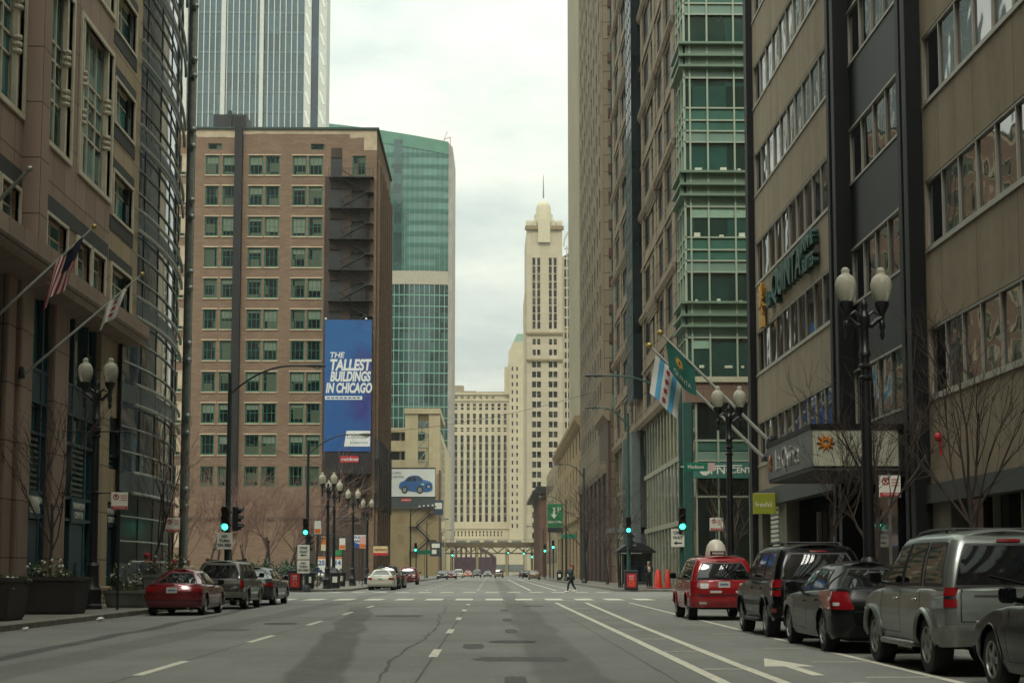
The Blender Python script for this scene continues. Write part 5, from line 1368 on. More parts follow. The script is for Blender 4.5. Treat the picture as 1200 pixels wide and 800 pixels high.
for x, y, z, lb in ((9.15, 226, 4.6, 'distant green traffic light under the green parking sign'), (8.3, 236, 4.2, 'distant green traffic light left of the parking sign pole'), (-11.0, 226, 4.2, 'distant green traffic light before the tan wall'),
                (-8.2, 330, 4.5, 'tiny green traffic light left of the bridge piers'), (4.9, 430, 6.2, 'tiny green traffic light under the middle of the railway bridge'), (7.7, 360, 5.2, 'tiny green traffic light by the far right parked cars'), (9.6, 360, 4.4, 'tiny green traffic light next to the loft, far right'), (-11.4, 350, 5.0, 'tiny green traffic light by the far left kerb')):
    sig_copy((x, y, z), lb, s=1.15)
    m = MB(); m.tube([(x + .05, y + .3, .1), (x + .05, y + .3, z + 1.1)], .09, 6)
    tag(m.build('signal_pole', M_POLE), 'slim pole carrying the ' + lb, 'pole', 'distant signal poles')

def sign(loc, wd, ht, lines, label, mat=M_WHITE, ink=M_INK, size=.16, name='road_sign', post=True, extra=None, rot=0, cat='sign', bold=.006, group=None, pz=None):
    t = thing(name, label, cat, loc, rot, group)
    m = MB(); m.bbox(-wd / 2, wd / 2, -.02, .01, -ht / 2, ht / 2, .008); m.build('panel', mat, t, world=False)
    n = len(lines)
    for i, l in enumerate(lines):
        if l: text(l, size, ink, t, (0, -.03, (n - 1) / 2 * size * 1.15 - i * size * 1.15), 'S', world=False, bold=bold, extrude=.004)
    if extra: extra(t)
    if post:
        m = MB(); m.box(-.03, .03, .012, .06, -loc[2] + .15, ht / 2 + .05); m.build('post', M_STEEL if post == 1 else M_BLACK, t, world=False)
    return t
sign((-11.62, 67.4, 2.62), .68, .72, ['NO', 'TURN', 'ON RED'], 'white no turn on red sign below the left traffic light', size=.165, post=False)
def arrow(t, z=-.2, w_=.2, s=-1):
    m = MB(); m.prism([(s * w_, z), (s * .05, z + .09), (s * .05, z + .03), (-s * w_, z + .03), (-s * w_, z - .03), (s * .05, z - .03), (s * .05, z - .09)], -.03, -.02, 'y'); m.build('arrow', M_INK, t, world=False)
sign((-11.75, 96.9, 2.5), .76, .9, ['ONE', 'WAY', ''], 'white one way sign across the junction on the left', size=.22, post=False, extra=arrow)
sign((-11.75, 96.9, 1.58), .76, .8, ['NO', 'TURN', 'ON RED'], 'white no turn on red sign under the left one way sign', size=.19, post=False)
sign((8.78, 72.2, 2.86), .62, .84, ['ONE', 'WAY', ''], 'white one way sign on the thick green pole at the right corner', size=.2, post=False, extra=lambda t: arrow(t, -.24))
def nopark(t, h=.26):
    m = MB(); m.lathe([(.065, -.03), (.09, -.03), (.09, -.02), (.065, -.02)], 18, (-.1, 0, .12), 'y'); m.prism([(-.165, .17), (-.15, .185), (-.035, .07), (-.05, .055)], -.03, -.02, 'y'); m.box(-.24, .24, -.035, -.02, -.24, -.15); m.build('red_marking', M_SIGNRED, t, world=False)
    text('P', .12, M_INK, t, (-.1, -.028, .12), 'S', world=False, extrude=.002); text('TOW ZONE', .07, M_WHITE, t, (0, -.04, -.195), 'S', world=False, extrude=.002)
    m = MB()
    for k in range(3): m.box(.04, .22, -.026, -.02, .15 - .07 * k, .17 - .07 * k)
    m.build('small_print', M_SIGNRED, t, world=False)
sign((-11.4, 55.3, 2.95), .52, .52, [], 'white and red tow zone sign on a black post by the red coupe', extra=nopark, post=2)
sign((-11.15, 46.3, 3.4), .5, .52, [], 'white and red tow zone sign on a thin post in front of the planters', extra=nopark, post=2)
s_ = sign((10.95, 42, 3.62), .52, .52, [], 'white and red tow zone sign behind the silver four wheel drive', extra=nopark, post=1); s_.scale = (1.15, 1.15, 1.15)
sign((8.95, 60.9, 3.15), .54, .52, [], 'white and red tow zone sign above the taxi roof', extra=nopark, post=1)
def route(t):
    m = MB(); m.box(.57, .9, -.03, .0, -.19, .19); m.build('route_shield', pbr('pale pink panel', '#c9a9a4', .5), t, world=False)
    m = MB(); m.tube([(-.7, .06, .0), (2.2, .06, .06)], .04, 6); m.build('bracket', M_ALU, t, world=False)
sign((9.68, 72.3, 6.2), 1.12, .4, ['Madison'], 'green Madison street name sign on the right corner pole', M_SIGNGREEN, M_WHITE, .23, 'street_name_sign', False, route)
# parking boards etc. on the far left corner
M_BLUE = pbr('parking board blue', '#1d4f9c', .5, var=.06); M_ORANGE = pbr('orange strip', '#d2702e', .5, var=.06)
def price(tx):
    def f(t):
        m = MB(); m.box(-.56, .56, -.03, -.02, .55, .74); m.build('orange_strip', M_ORANGE, t, world=False)
        text(tx, .62, M_BLUE, t, (.08, -.035, .15), 'S', world=False, bold=.02, extrude=.004); text('$', .32, M_BLUE, t, (-.4, -.035, .24), 'S', world=False, extrude=.004)
        m = MB(); m.prism([(-.56, -.15), (.3, -.74), (-.1, -.74), (-.56, -.42)], -.035, -.02, 'y'); m.build('swoosh', M_BLUE, t, world=False)
    return f
sign((-16.5, 150, 1.95), 1.15, 1.5, [], 'white parking price board reading 25, left of the pair', name='price_board', extra=price('25'), post=2)
sign((-14.95, 150, 1.95), 1.15, 1.5, [], 'white parking price board reading 14, right of the pair', name='price_board', extra=price('14'), post=2)
def pub(t):
    m = MB(); m.box(-.8, .8, -.035, -.02, -.58, -.36); m.prism([(-.8, .0), (.3, -.36), (-.8, -.36)], -.034, -.02, 'y'); m.build('blue_field', M_BLUE, t, world=False)
    m = MB(); m.box(.5, .78, -.04, -.02, -.3, .56); m.build('red_stripe', pbr('faded red stripe', '#c8908a', .5), t, world=False)
sign((-12.75, 150, 4.2), 1.6, 1.2, ['PUBLIC', 'PARKING', ''], 'white and blue public parking board on a post', ink=M_BLUE, size=.32, name='parking_board', extra=pub, post=2, bold=.01)
sign((-16.2, 150, 4.0), .6, 1.4, [], 'small orange and white board left of the green board', pbr('cream board', '#d3c3a0', .5), name='notice_board', extra=lambda t: MB().box(-.26, .26, -.03, -.02, -.1, .55).build('orange_field', M_ORANGE, t, world=False))
sign((-14.9, 150, 3.1), 1.05, .5, [], 'small green board between the lamp posts', pbr('board green', '#2f8a52', .5), name='notice_board')
for x, y, z, c, lb in ((-11.35, 118, 3.4, M_WHITE, 'white kerb sign pair on a post beside the third globe lamp'), (-9.9, 119, 3.5, pbr('pink sign', '#cfa79c', .5), 'pinkish kerb sign in front of the blue parking board'), (-11.9, 106, 4.3, M_WHITE, 'narrow white sign left of the second globe lamp')):
    sign((x, y, z), .45, .9, [], lb, c, name='kerb_sign', post=2, extra=lambda t: MB().box(-.2, .2, -.03, -.02, -.4, -.1).build('orange_strip', M_ORANGE, t, world=False))
t = thing('shop_sign', 'cream and orange lit shop fascia at the foot of the brick building', 'sign', (-13.2, 186, 3.2))
m = MB(); m.box(-14.1, -12.4, 185.2, 187, 3.35, 4.3); m.build('fascia', pbr('cream shop fascia', '#cbb98a', .5, var=.1), t)
m = MB(); m.box(-14.1, -12.4, 185.1, 185.2, 3.2, 3.5); m.build('orange_strip', M_SIGNRED, t)
text('verizon', .5, pbr('maroon lettering', '#7a2a22', .5), t, (-13.25, 185.17, 3.9), 'S', bold=.006)
# self park sign, far right
t = thing('parking_sign', 'green self park sign box with white arrow above the right pavement', 'sign', (10.5, 250, 0))
m = MB(); m.bbox(9.2, 11.7, 249.6, 250.2, 8.4, 12.2, .05); m.build('panel', pbr('self park green', '#11754a', .5, var=.08), t)
m = MB(); m.prism([(10.1, 11.6), (10.45, 11.6), (10.45, 10.5), (10.8, 10.5), (10.27, 9.8), (9.75, 10.5), (10.1, 10.5)], 249.5, 249.6, 'y'); m.build('arrow', M_WHITE, t)
text('SELF PARK', .5, M_WHITE, t, (10.45, 249.55, 9.25), 'S', bold=.01); text('P', 1.3, M_WHITE, t, (11.1, 249.55, 11.2), 'S')
m = MB(); m.box(9.2, 11.7, 249.7, 250.2, 7.6, 8.35); m.tube([(9.6, 250, .1), (9.6, 250, 8)], .12, 6); m.tube([(11.6, 250, .1), (11.6, 250, 8)], .12, 6); m.build('post', M_POLE, t)
for x, y, z, lb in ((11.5, 225, 6.4, 'green street name sign right of the far signals'), (-9.8, 228, 4.1, 'green street name sign in front of the tan wall')):
    sign((x, y, z), 2.2, .6, [], lb, M_SIGNGREEN, name='street_name_sign', post=2)
t = thing('hanging_shop_sign', 'dark square hanging shop sign by the far left pavement', 'sign', (-12, 330, 5))
m = MB(); m.bbox(-13, -10.5, 329.5, 330, 4.5, 7.6, .05); m.build('panel', pbr('dark teal sign', '#22343a', .5), t); m = MB(); m.box(-12.6, -10.9, 329.4, 329.5, 6.3, 7.2); m.box(-12.6, -11.6, 329.4, 329.5, 5, 5.9); m.build('white_field', M_WHITE, t)
t = thing('hanging_shop_sign', 'small blue and white hanging sign higher on the far left', 'sign', (-12, 350, 13))
m = MB(); m.bbox(-13, -10.8, 349.5, 350, 14, 17.4, .05); m.build('panel', pbr('navy sign', '#2c3f52', .5), t); m = MB(); m.box(-12.7, -11.1, 349.4, 349.5, 15.4, 16.8); m.build('white_field', M_WHITE, t)

M_PALEPOLE = pbr('pale aluminium pole', '#aeb0a6', .45, metal=.2, var=.1)
# ---- flags
def flagpole(name, label, base, tip, r, flagf, parent_kind='flagpole'):
    d = Vector(tip) - Vector(base)
    t = thing('flagpole', label, 'flagpole', base)
    m = MB(); m.tube([(0, 0, 0), d], [r, r * .6], 8); m.build('pole', M_PALEPOLE, t, 50, world=False)
    m = MB(); m.ball(d + d.normalized() * .06, r * 1.7, seg=8, rings=6); m.build('finial', pbr('gilt ball', '#a08a4a', .35, metal=.5), t, 50, world=False)
    m = MB(); m.lathe([(r * 2.2, -.05), (r * 2.2, .15), (r * 1.2, .3)], 8); m.build('bracket', M_DARK, t, world=False)
    return t
def cloth(P0, e1, e2, wave=.06, nw=3, sag=None):
    """flag surface: u along the pole (e1), v down the fly (e2)"""
    P0, e1, e2 = Vector(P0), Vector(e1), Vector(e2); n = e1.cross(e2).normalized()
    def F(u, v): return P0 + e1 * u + e2 * v + n * (wave * math.sin(nw * PI * u + 2.2 * v) * (.25 + v)) + (Vector((0, 0, -sag * v * u * (1 - u) * 4)) if sag else Vector())
    return F
def clothmesh(F, u0, u1, v0, v1, nu=16, nv=12, off=0): 
    m = MB(); m.grid([[F(u0 + (u1 - u0) * i / nu, v0 + (v1 - v0) * j / nv) for j in range(nv + 1)] for i in range(nu + 1)]); return m
M_FWHITE = pbr('flag white', '#cbcbc2', .8, var=.06); M_FBLUE = pbr('flag light blue', '#4f97ba', .8, var=.06); M_FRED = pbr('flag red', '#9c1f34', .8, var=.08)
M_FGREEN = pbr('flag deep green', '#0c5448', .8, var=.12); M_FNAVY = pbr('flag navy', '#14182e', .85, var=.1)
def star(F, u, v, ru, rv, n=6):
    m = MB(); pts = []
    for i in range(2 * n):
        a = PI * i / n; q = 1 if i % 2 == 0 else .5; pts.append(F(u + ru * q * math.cos(a), v + rv * q * math.sin(a)))
    return pts
def offs(m, n, d): m.v = [tuple(Vector(p) + n * d) for p in m.v]; return m
# municipal flag, right: hangs from a pole leaning out of the hotel corner towards the junction
def wallflag(base, tip, ulo, uhi, drop, tex, label_pole, label_flag, name='flag', drift=(0, 0, 0), sag=None, wave=.07, r=.085):
    flagpole('flagpole', label_pole, base, tip, r, None)
    B, T = Vector(base), Vector(tip); d = T - B
    P0 = B + d * uhi; e1 = d * (ulo - uhi); e2 = Vector((drift[0], drift[1], -drop + drift[2]))
    F = cloth(P0, e1, e2, wave, 3, sag)
    f = thing(name, label_flag, 'flag', P0)
    tex(F, f, (e1.cross(e2)).normalized()); return f
def chicago(F, f, n):
    clothmesh(F, 0, 1, 0, 1).build('cloth', M_FWHITE, f, 60)
    for a in (.17, .66):
        m = clothmesh(F, a, a + .17, .0, 1, 4, 12)
        for s in (1, -1): offs(clothmesh(F, a, a + .17, .0, 1, 4, 12), n, .008 * s).build('stripe', M_FBLUE, f, 60)
    for v in (.2, .42, .64, .86):
        for s in (1, -1):
            m = MB(); p = [q + n * .012 * s for q in star(F, .5, v, .1, .085)]; c = sum(p, Vector()) / len(p)
            m.add([c] + p, [(0, i + 1, (i + 1) % len(p) + 1) for i in range(len(p))]); m.build('star', M_FRED, f)
wallflag((12.45, 69.2, 6.3), (7.23, 69.0, 11.45), .72, .95, 1.85, chicago, 'lower of the two steel flagpoles slanting out from the hotel corner', 'white and pale blue striped flag with red stars over the junction', drift=(-.3, 0, 0))
M_SUNFL = pbr('sunflower yellow', '#c9962e', .7, var=.1)
def green(F, f, n):
    clothmesh(F, 0, 1, 0, 1).build('cloth', M_FGREEN, f, 60)
    for s in (-1,1):
        m = MB()
        c = F(.42, .38) + n * .012 * s; p = [q + n * .012 * s for q in star(F, .42, .38, .17, .17, 12)]
        m.add([c] + p, [(0, i + 1, (i + 1) % len(p) + 1) for i in range(len(p))]); m.build('sunflower', M_SUNFL, f)
        m = MB(); p = [q + n * .016 * s for q in star(F, .42, .38, .075, .075, 8)]; c = F(.42, .38) + n * .016 * s
        m.add([c] + p, [(0, i + 1, (i + 1) % len(p) + 1) for i in range(len(p))]); m.build('sunflower_eye', pbr('brown flower eye', '#3a2616', .8), f)
    tm = text_mesh('QUINTA', .4, extrude=.002, bold=.006)
    for v in tm.vertices:
        p = F(.87 - v.co.y * .16, .55 + v.co.x * .28) if False else F(.5 + v.co.x * .42, .78 - v.co.y * .5); v.co = p - f.location
        v.co = v.co + (n * .02 if n.y < 0 else n * -.02)
    tm.materials.append(M_FWHITE); link('lettering', tm, f, world=False)
wallflag((12.45, 68.0, 7.0), (7.6, 67.8, 11.85), .70, .95, 1.35, green, 'upper steel flagpole slanting out over the bank corner', 'deep green flag with a sunflower and white lettering over the junction', drift=(.1, 0, 0), sag=.2)
# left: national flag and a pale flag on poles leaning out over the pavement
def stars_stripes(F, f, n):
    for i in range(13):
        a, c = i / 13, (i + 1) / 13
        clothmesh(F, .5 if False else 0, 1, a, c, 14, 2).build('stripe', M_FRED if i % 2 == 0 else M_FWHITE, f, 60)
    for s in (1, -1): offs(clothmesh(F, 0, .42, 0, .54, 8, 6), n, .012 * s).build('canton', M_FNAVY, f, 60)
def stars2(F, f, n):
    for i in range(13):
        a, c = i / 13, (i + 1) / 13
        clothmesh(F, a, c, 0, 1, 3, 14).build('stripe', M_FRED if i % 2 == 0 else M_FWHITE, f, 60)
    for s in (1, -1): offs(clothmesh(F, 0, .56, -.0, .5, 8, 8), n, .015 * s).build('canton', M_FNAVY, f, 60)
wallflag((-14, 42, 7.9), (-11.04, 42, 10.75), .66, .92, 1.3, stars2, 'steel flagpole of the national flag on the left stone building', 'limp red white and navy national flag hanging from a left pole', drift=(-.35, 0, 0), sag=.0, wave=.16, r=.045)
def pale(F, f, n):
    clothmesh(F, 0, 1, 0, 1).build('cloth', M_FWHITE, f, 60)
    for v in (.25, .5, .75):
        for s in (1, -1):
            m = MB(); p = [q + n * .012 * s for q in star(F, .5, v, .12, .1)]; c = sum(p, Vector()) / len(p)
            m.add([c] + p, [(0, i + 1, (i + 1) % len(p) + 1) for i in range(len(p))]); m.build('star', M_FRED, f)
wallflag((-13.95, 45.5, 7.05), (-10.49, 45.5, 10.1), .72, .89, .8, pale, 'steel flagpole of the pale flag, nearer the curved glass bay', 'crumpled white flag with red stars on the left pole', drift=(-.25, 0, 0), wave=.12, r=.045)
t = thing('flagpole', 'highest steel flagpole at the left picture edge without a visible flag', 'flagpole', (-13.9, 38, 8.9))
m = MB(); m.tube([(0, 0, 0), (2.25, 0, 2.4)], [.07, .05], 8); m.build('pole', M_STEEL, t, 50, world=False); m = MB(); m.ball((2.3, 0, 2.46), .08, seg=8, rings=6); m.build('finial', M_ALU, t, 50, world=False)

# ---- planters and plants
M_PLBOX = pbr('bronze planter', '#2a2420', .6, var=.25, scale=2); M_PLCONC = pbr('grey concrete planter', '#5f6058', .85, var=.2, scale=2, bmp=.1); M_SOIL = pbr('planter soil', '#241c14', .95, var=.3)
def planter(loc, sx, sy, h, mat, label, tap=.88):
    t = thing('planter', label, 'planter', loc, 0, 'pavement planters')
    m = MB(); rows = []
    for k, z in ((tap, .06), (.99, h - .1), (1.04, h - .1), (1.04, h), (.95, h), (.93, h - .08)): rows.append([(sx / 2 * k, -sy / 2 * k, z), (sx / 2 * k, sy / 2 * k, z), (-sx / 2 * k, sy / 2 * k, z), (-sx / 2 * k, -sy / 2 * k, z)])
    m.grid(rows, True); m.box(-sx / 2 * tap * .96, sx / 2 * tap * .96, -sy / 2 * tap * .96, sy / 2 * tap * .96, 0, .07); m.build('box', mat, t, world=False)
    m = MB(); m.box(-sx * .46, sx * .46, -sy * .46, sy * .46, h - .2, h - .07); m.build('soil', M_SOIL, t, world=False)
    return t
def leafmat(name, hexes):
    m, nt, b = newmat(name)
    g = nt.nodes.new('ShaderNodeNewGeometry')
    cr = nt.nodes.new('ShaderNodeValToRGB'); nt.links.new(g.outputs['Random Per Island'], cr.inputs[0])
    for i, h in enumerate(hexes):
        e = cr.color_ramp.elements[i] if i < 2 else cr.color_ramp.elements.new(i / (len(hexes) - 1))
        e.color = (*lin(h), 1)
    for i, e in enumerate(cr.color_ramp.elements): e.position = i / (len(hexes) - 1)
    nt.links.new(cr.outputs[0], b.inputs['Base Color']); b.inputs['Roughness'].default_value = .6
    return m
M_LEAF = leafmat('planter leaves', ['#22301a', '#3d4d26', '#55602f', '#2b3d20']); M_HEDGE = leafmat('hedge leaves', ['#22352a', '#34503a', '#2a4331', '#3f5a40'])
M_PETAL = leafmat('petals', ['#c9c7bb', '#d8d4c4', '#c4b9ad', '#d5d0c6']); M_PETALR = leafmat('red petals', ['#8e1f2a', '#a52c33', '#7c1a25', '#b0343a'])
def leaf(m, p, s, rng):
    a = Vector((rng.gauss(0, 1), rng.gauss(0, 1), rng.gauss(0, 1))).normalized(); b = a.cross(Vector((rng.gauss(0, 1), rng.gauss(0, 1), rng.gauss(0, 1)))).normalized(); p = Vector(p)
    m.quad(p - a * s, p + b * s * .45, p + a * s, p - b * s * .45)
def plant(loc, sx, sy, h, label, seed, red=False, n=420, name='flowering_plant'):
    rng = random.Random(seed); t = thing(name, label, 'plant', loc, 0, 'flowering planter plants')
    m = MB(); fl = MB(); fr = MB(); st = MB()
    tufts = [(rng.uniform(-.42, .42) * sx, rng.uniform(-.42, .42) * sy, rng.uniform(.35, 1) * h) for _ in range(11)]
    for (x, y, hh) in tufts:
        for k in range(3): st.tube([(x * .8, y * .8, -.05), (x + rng.uniform(-.08, .08), y + rng.uniform(-.08, .08), hh * rng.uniform(.7, 1))], [.01, .004], 4)
        for _ in range(n // 11): 
            z = rng.random(); r = .2 * (1 - .35 * z); leaf(m, (x + rng.gauss(0, r * .8), y + rng.gauss(0, r * .8), z * hh), rng.uniform(.03, .07), rng)
    for _ in range(70): leaf(m, (rng.choice((-1, 1)) * sx * rng.uniform(.42, .56), rng.uniform(-.55, .55) * sy, rng.uniform(-.22, .06)), rng.uniform(.04, .09), rng)
    for _ in range(26):
        x, y, hh = rng.choice(tufts); (fr if red and rng.random() < .35 else fl).ball((x + rng.gauss(0, .12), y + rng.gauss(0, .12) - .05, hh * rng.uniform(.5, 1.05)), rng.uniform(.02, .045), seg=5, rings=4)
    if red: fr.ball((sx * .35, -sy * .3, h * .55), .1, seg=8, rings=5)
    m.build('foliage', M_LEAF, t, world=False); st.build('stem', pbr('stem green', '#3c4526', .8), t, world=False); fl.build('flowers', M_PETAL, t, world=False)
    if fr.v: fr.build('flowers', M_PETALR, t, world=False)
    return t
planter((-11.95, 42.3, .15), 1.7, 1.5, 1.0, M_PLBOX, 'dark bronze planter on the left pavement in front of the lamp')
plant((-11.95, 42.3, 1.08), 1.5, 1.3, .62, 'white flowering plant in the dark bronze planter', 1)
planter((-11.85, 36.6, .15), 1.5, 1.5, 1.0, M_PLBOX, 'dark planter cut by the left picture edge')
plant((-11.85, 36.6, 1.08), 1.3, 1.3, .2, 'low green plant in the planter at the left edge', 2)
planter((-11.6, 49.6, .15), 1.3, 1.1, .55, M_PLCONC, 'low grey concrete planter behind the thin sign post')
plant((-11.7, 49.6, .65), 1.2, 1.0, .95, 'tall plant with white flowers in the low concrete planter', 3)
planter((-11.0, 52.6, .15), 1.35, 1.2, 1.05, M_PLCONC, 'taller grey concrete planter next to the red coupe')
plant((-11.1, 52.6, 1.15), 1.2, 1.1, .85, 'plant with red and white flowers in the taller concrete planter', 4, True)

# ---- news boxes, bins, shelter, cones
M_NEWS = pbr('newspaper box red', '#b3242a', .45, var=.1)
def newsbox(loc, label, word):
    t = thing('newspaper_box', label, 'newspaper box', loc, 0, 'newspaper boxes')
    m = MB(); m.bbox(-.42, .42, -.35, .35, .1, 1.25, .05); m.bbox(-.44, .44, -.37, .37, 1.2, 1.38, .06); m.build('case', M_INK, t, world=False)
    m = MB(); m.box(-.3, .3, -.365, -.35, .28, 1.15); m.build('red_panel', M_NEWS, t, world=False)
    text(word, .17, M_WHITE, t, (0, -.375, .98), 'S', world=False, extrude=.004); text('EYE', .17, M_WHITE, t, (0, -.375, .8), 'S', world=False, extrude=.004)
    m = MB(); m.lathe([(.1, -.375), (.16, -.375), (.16, -.365), (.1, -.365)], 14, (0, 0, .52), 'y'); m.build('emblem', M_ORANGE, t, world=False)
    return t
newsbox((-12.4, 98.3, 0), 'black newspaper box with red front across the junction on the left', 'RED')
newsbox((9.0, 98.9, 0), 'black newspaper box with red front beside the bus shelter', 'RED')
def bin_(loc, label):
    t = thing('litter_bin', label, 'litter bin', loc, 0, 'pavement bins'); m = MB()
    m.lathe([(.3, 0), (.36, .9), (.4, .95), (.4, 1.05), (.3, 1.1), (.12, 1.35), (0, 1.38)], 12); m.build('drum', M_DARK, t, 40, world=False)
    m = MB(); m.box(-.16, .16, -.37, -.34, .4, .8); m.build('notice', M_WHITE, t, world=False); return t
for x, y, lb in ((-11.9, 101.5, 'dark litter bin right of the left newspaper box'), (-10.5, 104.5, 'dark litter bin at the foot of the first far globe lamp'), (-11.5, 119, 'dark litter bin in front of the parked pale car'), (10.4, 210, 'dark bin with white notice near the walking person, right one'), (9.4, 212, 'dark bin with white notice near the walking person, left one'), (8.9, 200, 'dark bin farther along the right kerb')): bin_((x, y, .15), lb)
t = thing('bus_shelter', 'dark bus shelter with glass panels and domed roof at the right far corner', 'bus shelter', (10, 108, .15))
m = MB()
for x in (-.9, 1.1):
    for y in (-1.6, 0, 1.6): m.box(x - .04, x + .04, y - .04, y + .04, 0, 2.5)
m.box(-.94, 1.14, -1.64, -1.56, .3, .36); m.box(1.06, 1.14, -1.6, 1.6, .3, .36); m.box(-.94, 1.14, -1.64, -1.56, 2.3, 2.42); m.box(-.94, 1.14, 1.56, 1.64, 2.3, 2.42); m.box(-.94, -.86, -1.56, 1.56, 2.3, 2.42); m.box(1.06, 1.14, -1.56, 1.56, 2.3, 2.42); m.build('frame', M_INK, t, world=False)
m = MB(); m.box(1.09, 1.11, -1.55, 1.55, .4, 2.3); m.box(-.85, 1.05, -1.61, -1.59, .4, 2.3); m.build('glass', glass('shelter glass', '#1c2a2e', ior=1.7, wav=0), t, world=False)
m = MB(); m.grid([[(-1.25 + 2.6 * i / 10, y, 2.5 + .62 * math.sin(PI * i / 10) ** .8) for i in range(11)] for y in (-2.0, 2.0)]); m.box(-1.3, 1.4, -2.02, 2.02, 2.42, 2.55); m.prism([(-1.25 + 2.6 * i / 10, 2.5 + .62 * math.sin(PI * i / 10) ** .8) for i in range(11)], -2.02, -1.98, 'y'); m.build('roof', M_INK, t, world=False)
m = MB(); m.box(-1.05, .4, -2.1, -2.03, 2.35, 2.42); m.build('edge_strip', M_ALU, t, world=False)
M_CONE = pbr('orange red barrier', '#c8321f', .5, var=.08)
for x, y, lb, s in ((11.3, 104, 'orange barrel cone right of the standing man, wider one', 1.3), (12.0, 104.5, 'orange cone nearest the taxi', 1)):
    t = thing('traffic_cone', lb, 'cone', (x, y, .15)); m = MB(); m.lathe([(.3 * s, 0), (.3 * s, .06), (.22 * s, .08), (.15 * s, 1.1), (.05, 1.3), (0, 1.3)], 14); m.build('cone', M_CONE, t, 40, world=False); m = MB(); m.box(-.3 * s, .3 * s, -.3, .3, 0, .05); m.build('foot', M_INK, t, world=False)
# overhead cable
def cable(a, b_, sag, label, r=.025):
    m = MB(); a, b_ = Vector(a), Vector(b_); m.tube([a.lerp(b_, i / 16) + Vector((0, 0, -sag * 4 * (i / 16) * (1 - i / 16))) for i in range(17)], r, 4); tag(m.build('overhead_cable', M_DARK), label, 'cable', 'overhead cables')
cable((-14, 190, 18.5), (12.3, 178, 22.2), .8, 'thin cable crossing the street in front of the pale block', .022)
cable((-30, 187, 17.5), (-14.6, 186, 13), .6, 'thin cable slanting across the brick building below the banner', .03)
# ================================================================== CARS
def carpaint(name, hexc, metal=.3, rough=.22, dirt=.5, spec=.5, coat=.55):
    m, nt, b = newmat(name); c = lin(hexc)
    z = nt.nodes.new('ShaderNodeSeparateXYZ'); tcn = nt.nodes.new('ShaderNodeTexCoord'); nt.links.new(tcn.outputs['Object'], z.inputs[0])
    f = ramp(nt, noise(nt, tcn.outputs['Object'], 2.5, 5, .65), .3, .75)
    low = math_(nt, 'SUBTRACT', 1.0, ramp(nt, z.outputs[2], .2, .75))          # road dust splashed up the sills
    a = math_(nt, 'MULTIPLY', math_(nt, 'ADD', math_(nt, 'MULTIPLY', f, .18), math_(nt, 'MULTIPLY', low, .5)), dirt)
    nt.links.new(mix(nt, a, c, lin('#5d564a')), b.inputs['Base Color'])
    b.inputs['Metallic'].default_value = metal
    nt.links.new(math_(nt, 'MULTIPLY_ADD', a, .6, rough), b.inputs['Roughness'])
    b.inputs['Coat Weight'].default_value = coat; b.inputs['Specular IOR Level'].default_value = spec; b.inputs['Coat Roughness'].default_value = .05
    return m
M_TYRE = pbr('tyre rubber', '#17171a', .85, var=.25, scale=8, obj=True); M_RIM = pbr('alloy rim', '#8b8c88', .35, metal=.7, var=.15, scale=8, obj=True)
M_CGLASS = glass('car window glass', '#0b0e10', rough=.03, ior=1.75, cell=9, var=.1, wav=.0)
M_TRIM = pbr('black car trim', '#111214', .5, var=.15); M_UNDER = pbr('car underside', '#0c0c0d', .9, var=.1)
M_TAIL = pbr('red tail lamp', '#7d0c13', .12, var=.2, scale=12, coat=.8, obj=True); M_CLEAR = pbr('clear lamp', '#b9b6ae', .1, var=.2, scale=20, coat=.8, obj=True); M_CHROME = pbr('chrome', '#c3c5c4', .12, metal=1, var=.05)
M_PLATE = pbr('number plate', '#b9bcb4', .4, var=.08)

def lerp_(pts, x):
    if x <= pts[0][0]: return pts[0][1]
    for (a, p), (b_, q) in zip(pts, pts[1:]):
        if x <= b_:
            t = (x - a) / (b_ - a) if b_ > a else 0; return p + (q - p) * t
    return pts[-1][1]
def slerp_(pts, x):
    if x <= pts[0][0]: return pts[0][1]
    for (a, p), (b_, q) in zip(pts, pts[1:]):
        if x <= b_:
            t = (x - a) / (b_ - a) if b_ > a else 0; t = t * t * (3 - 2 * t); return p + (q - p) * t
    return pts[-1][1]

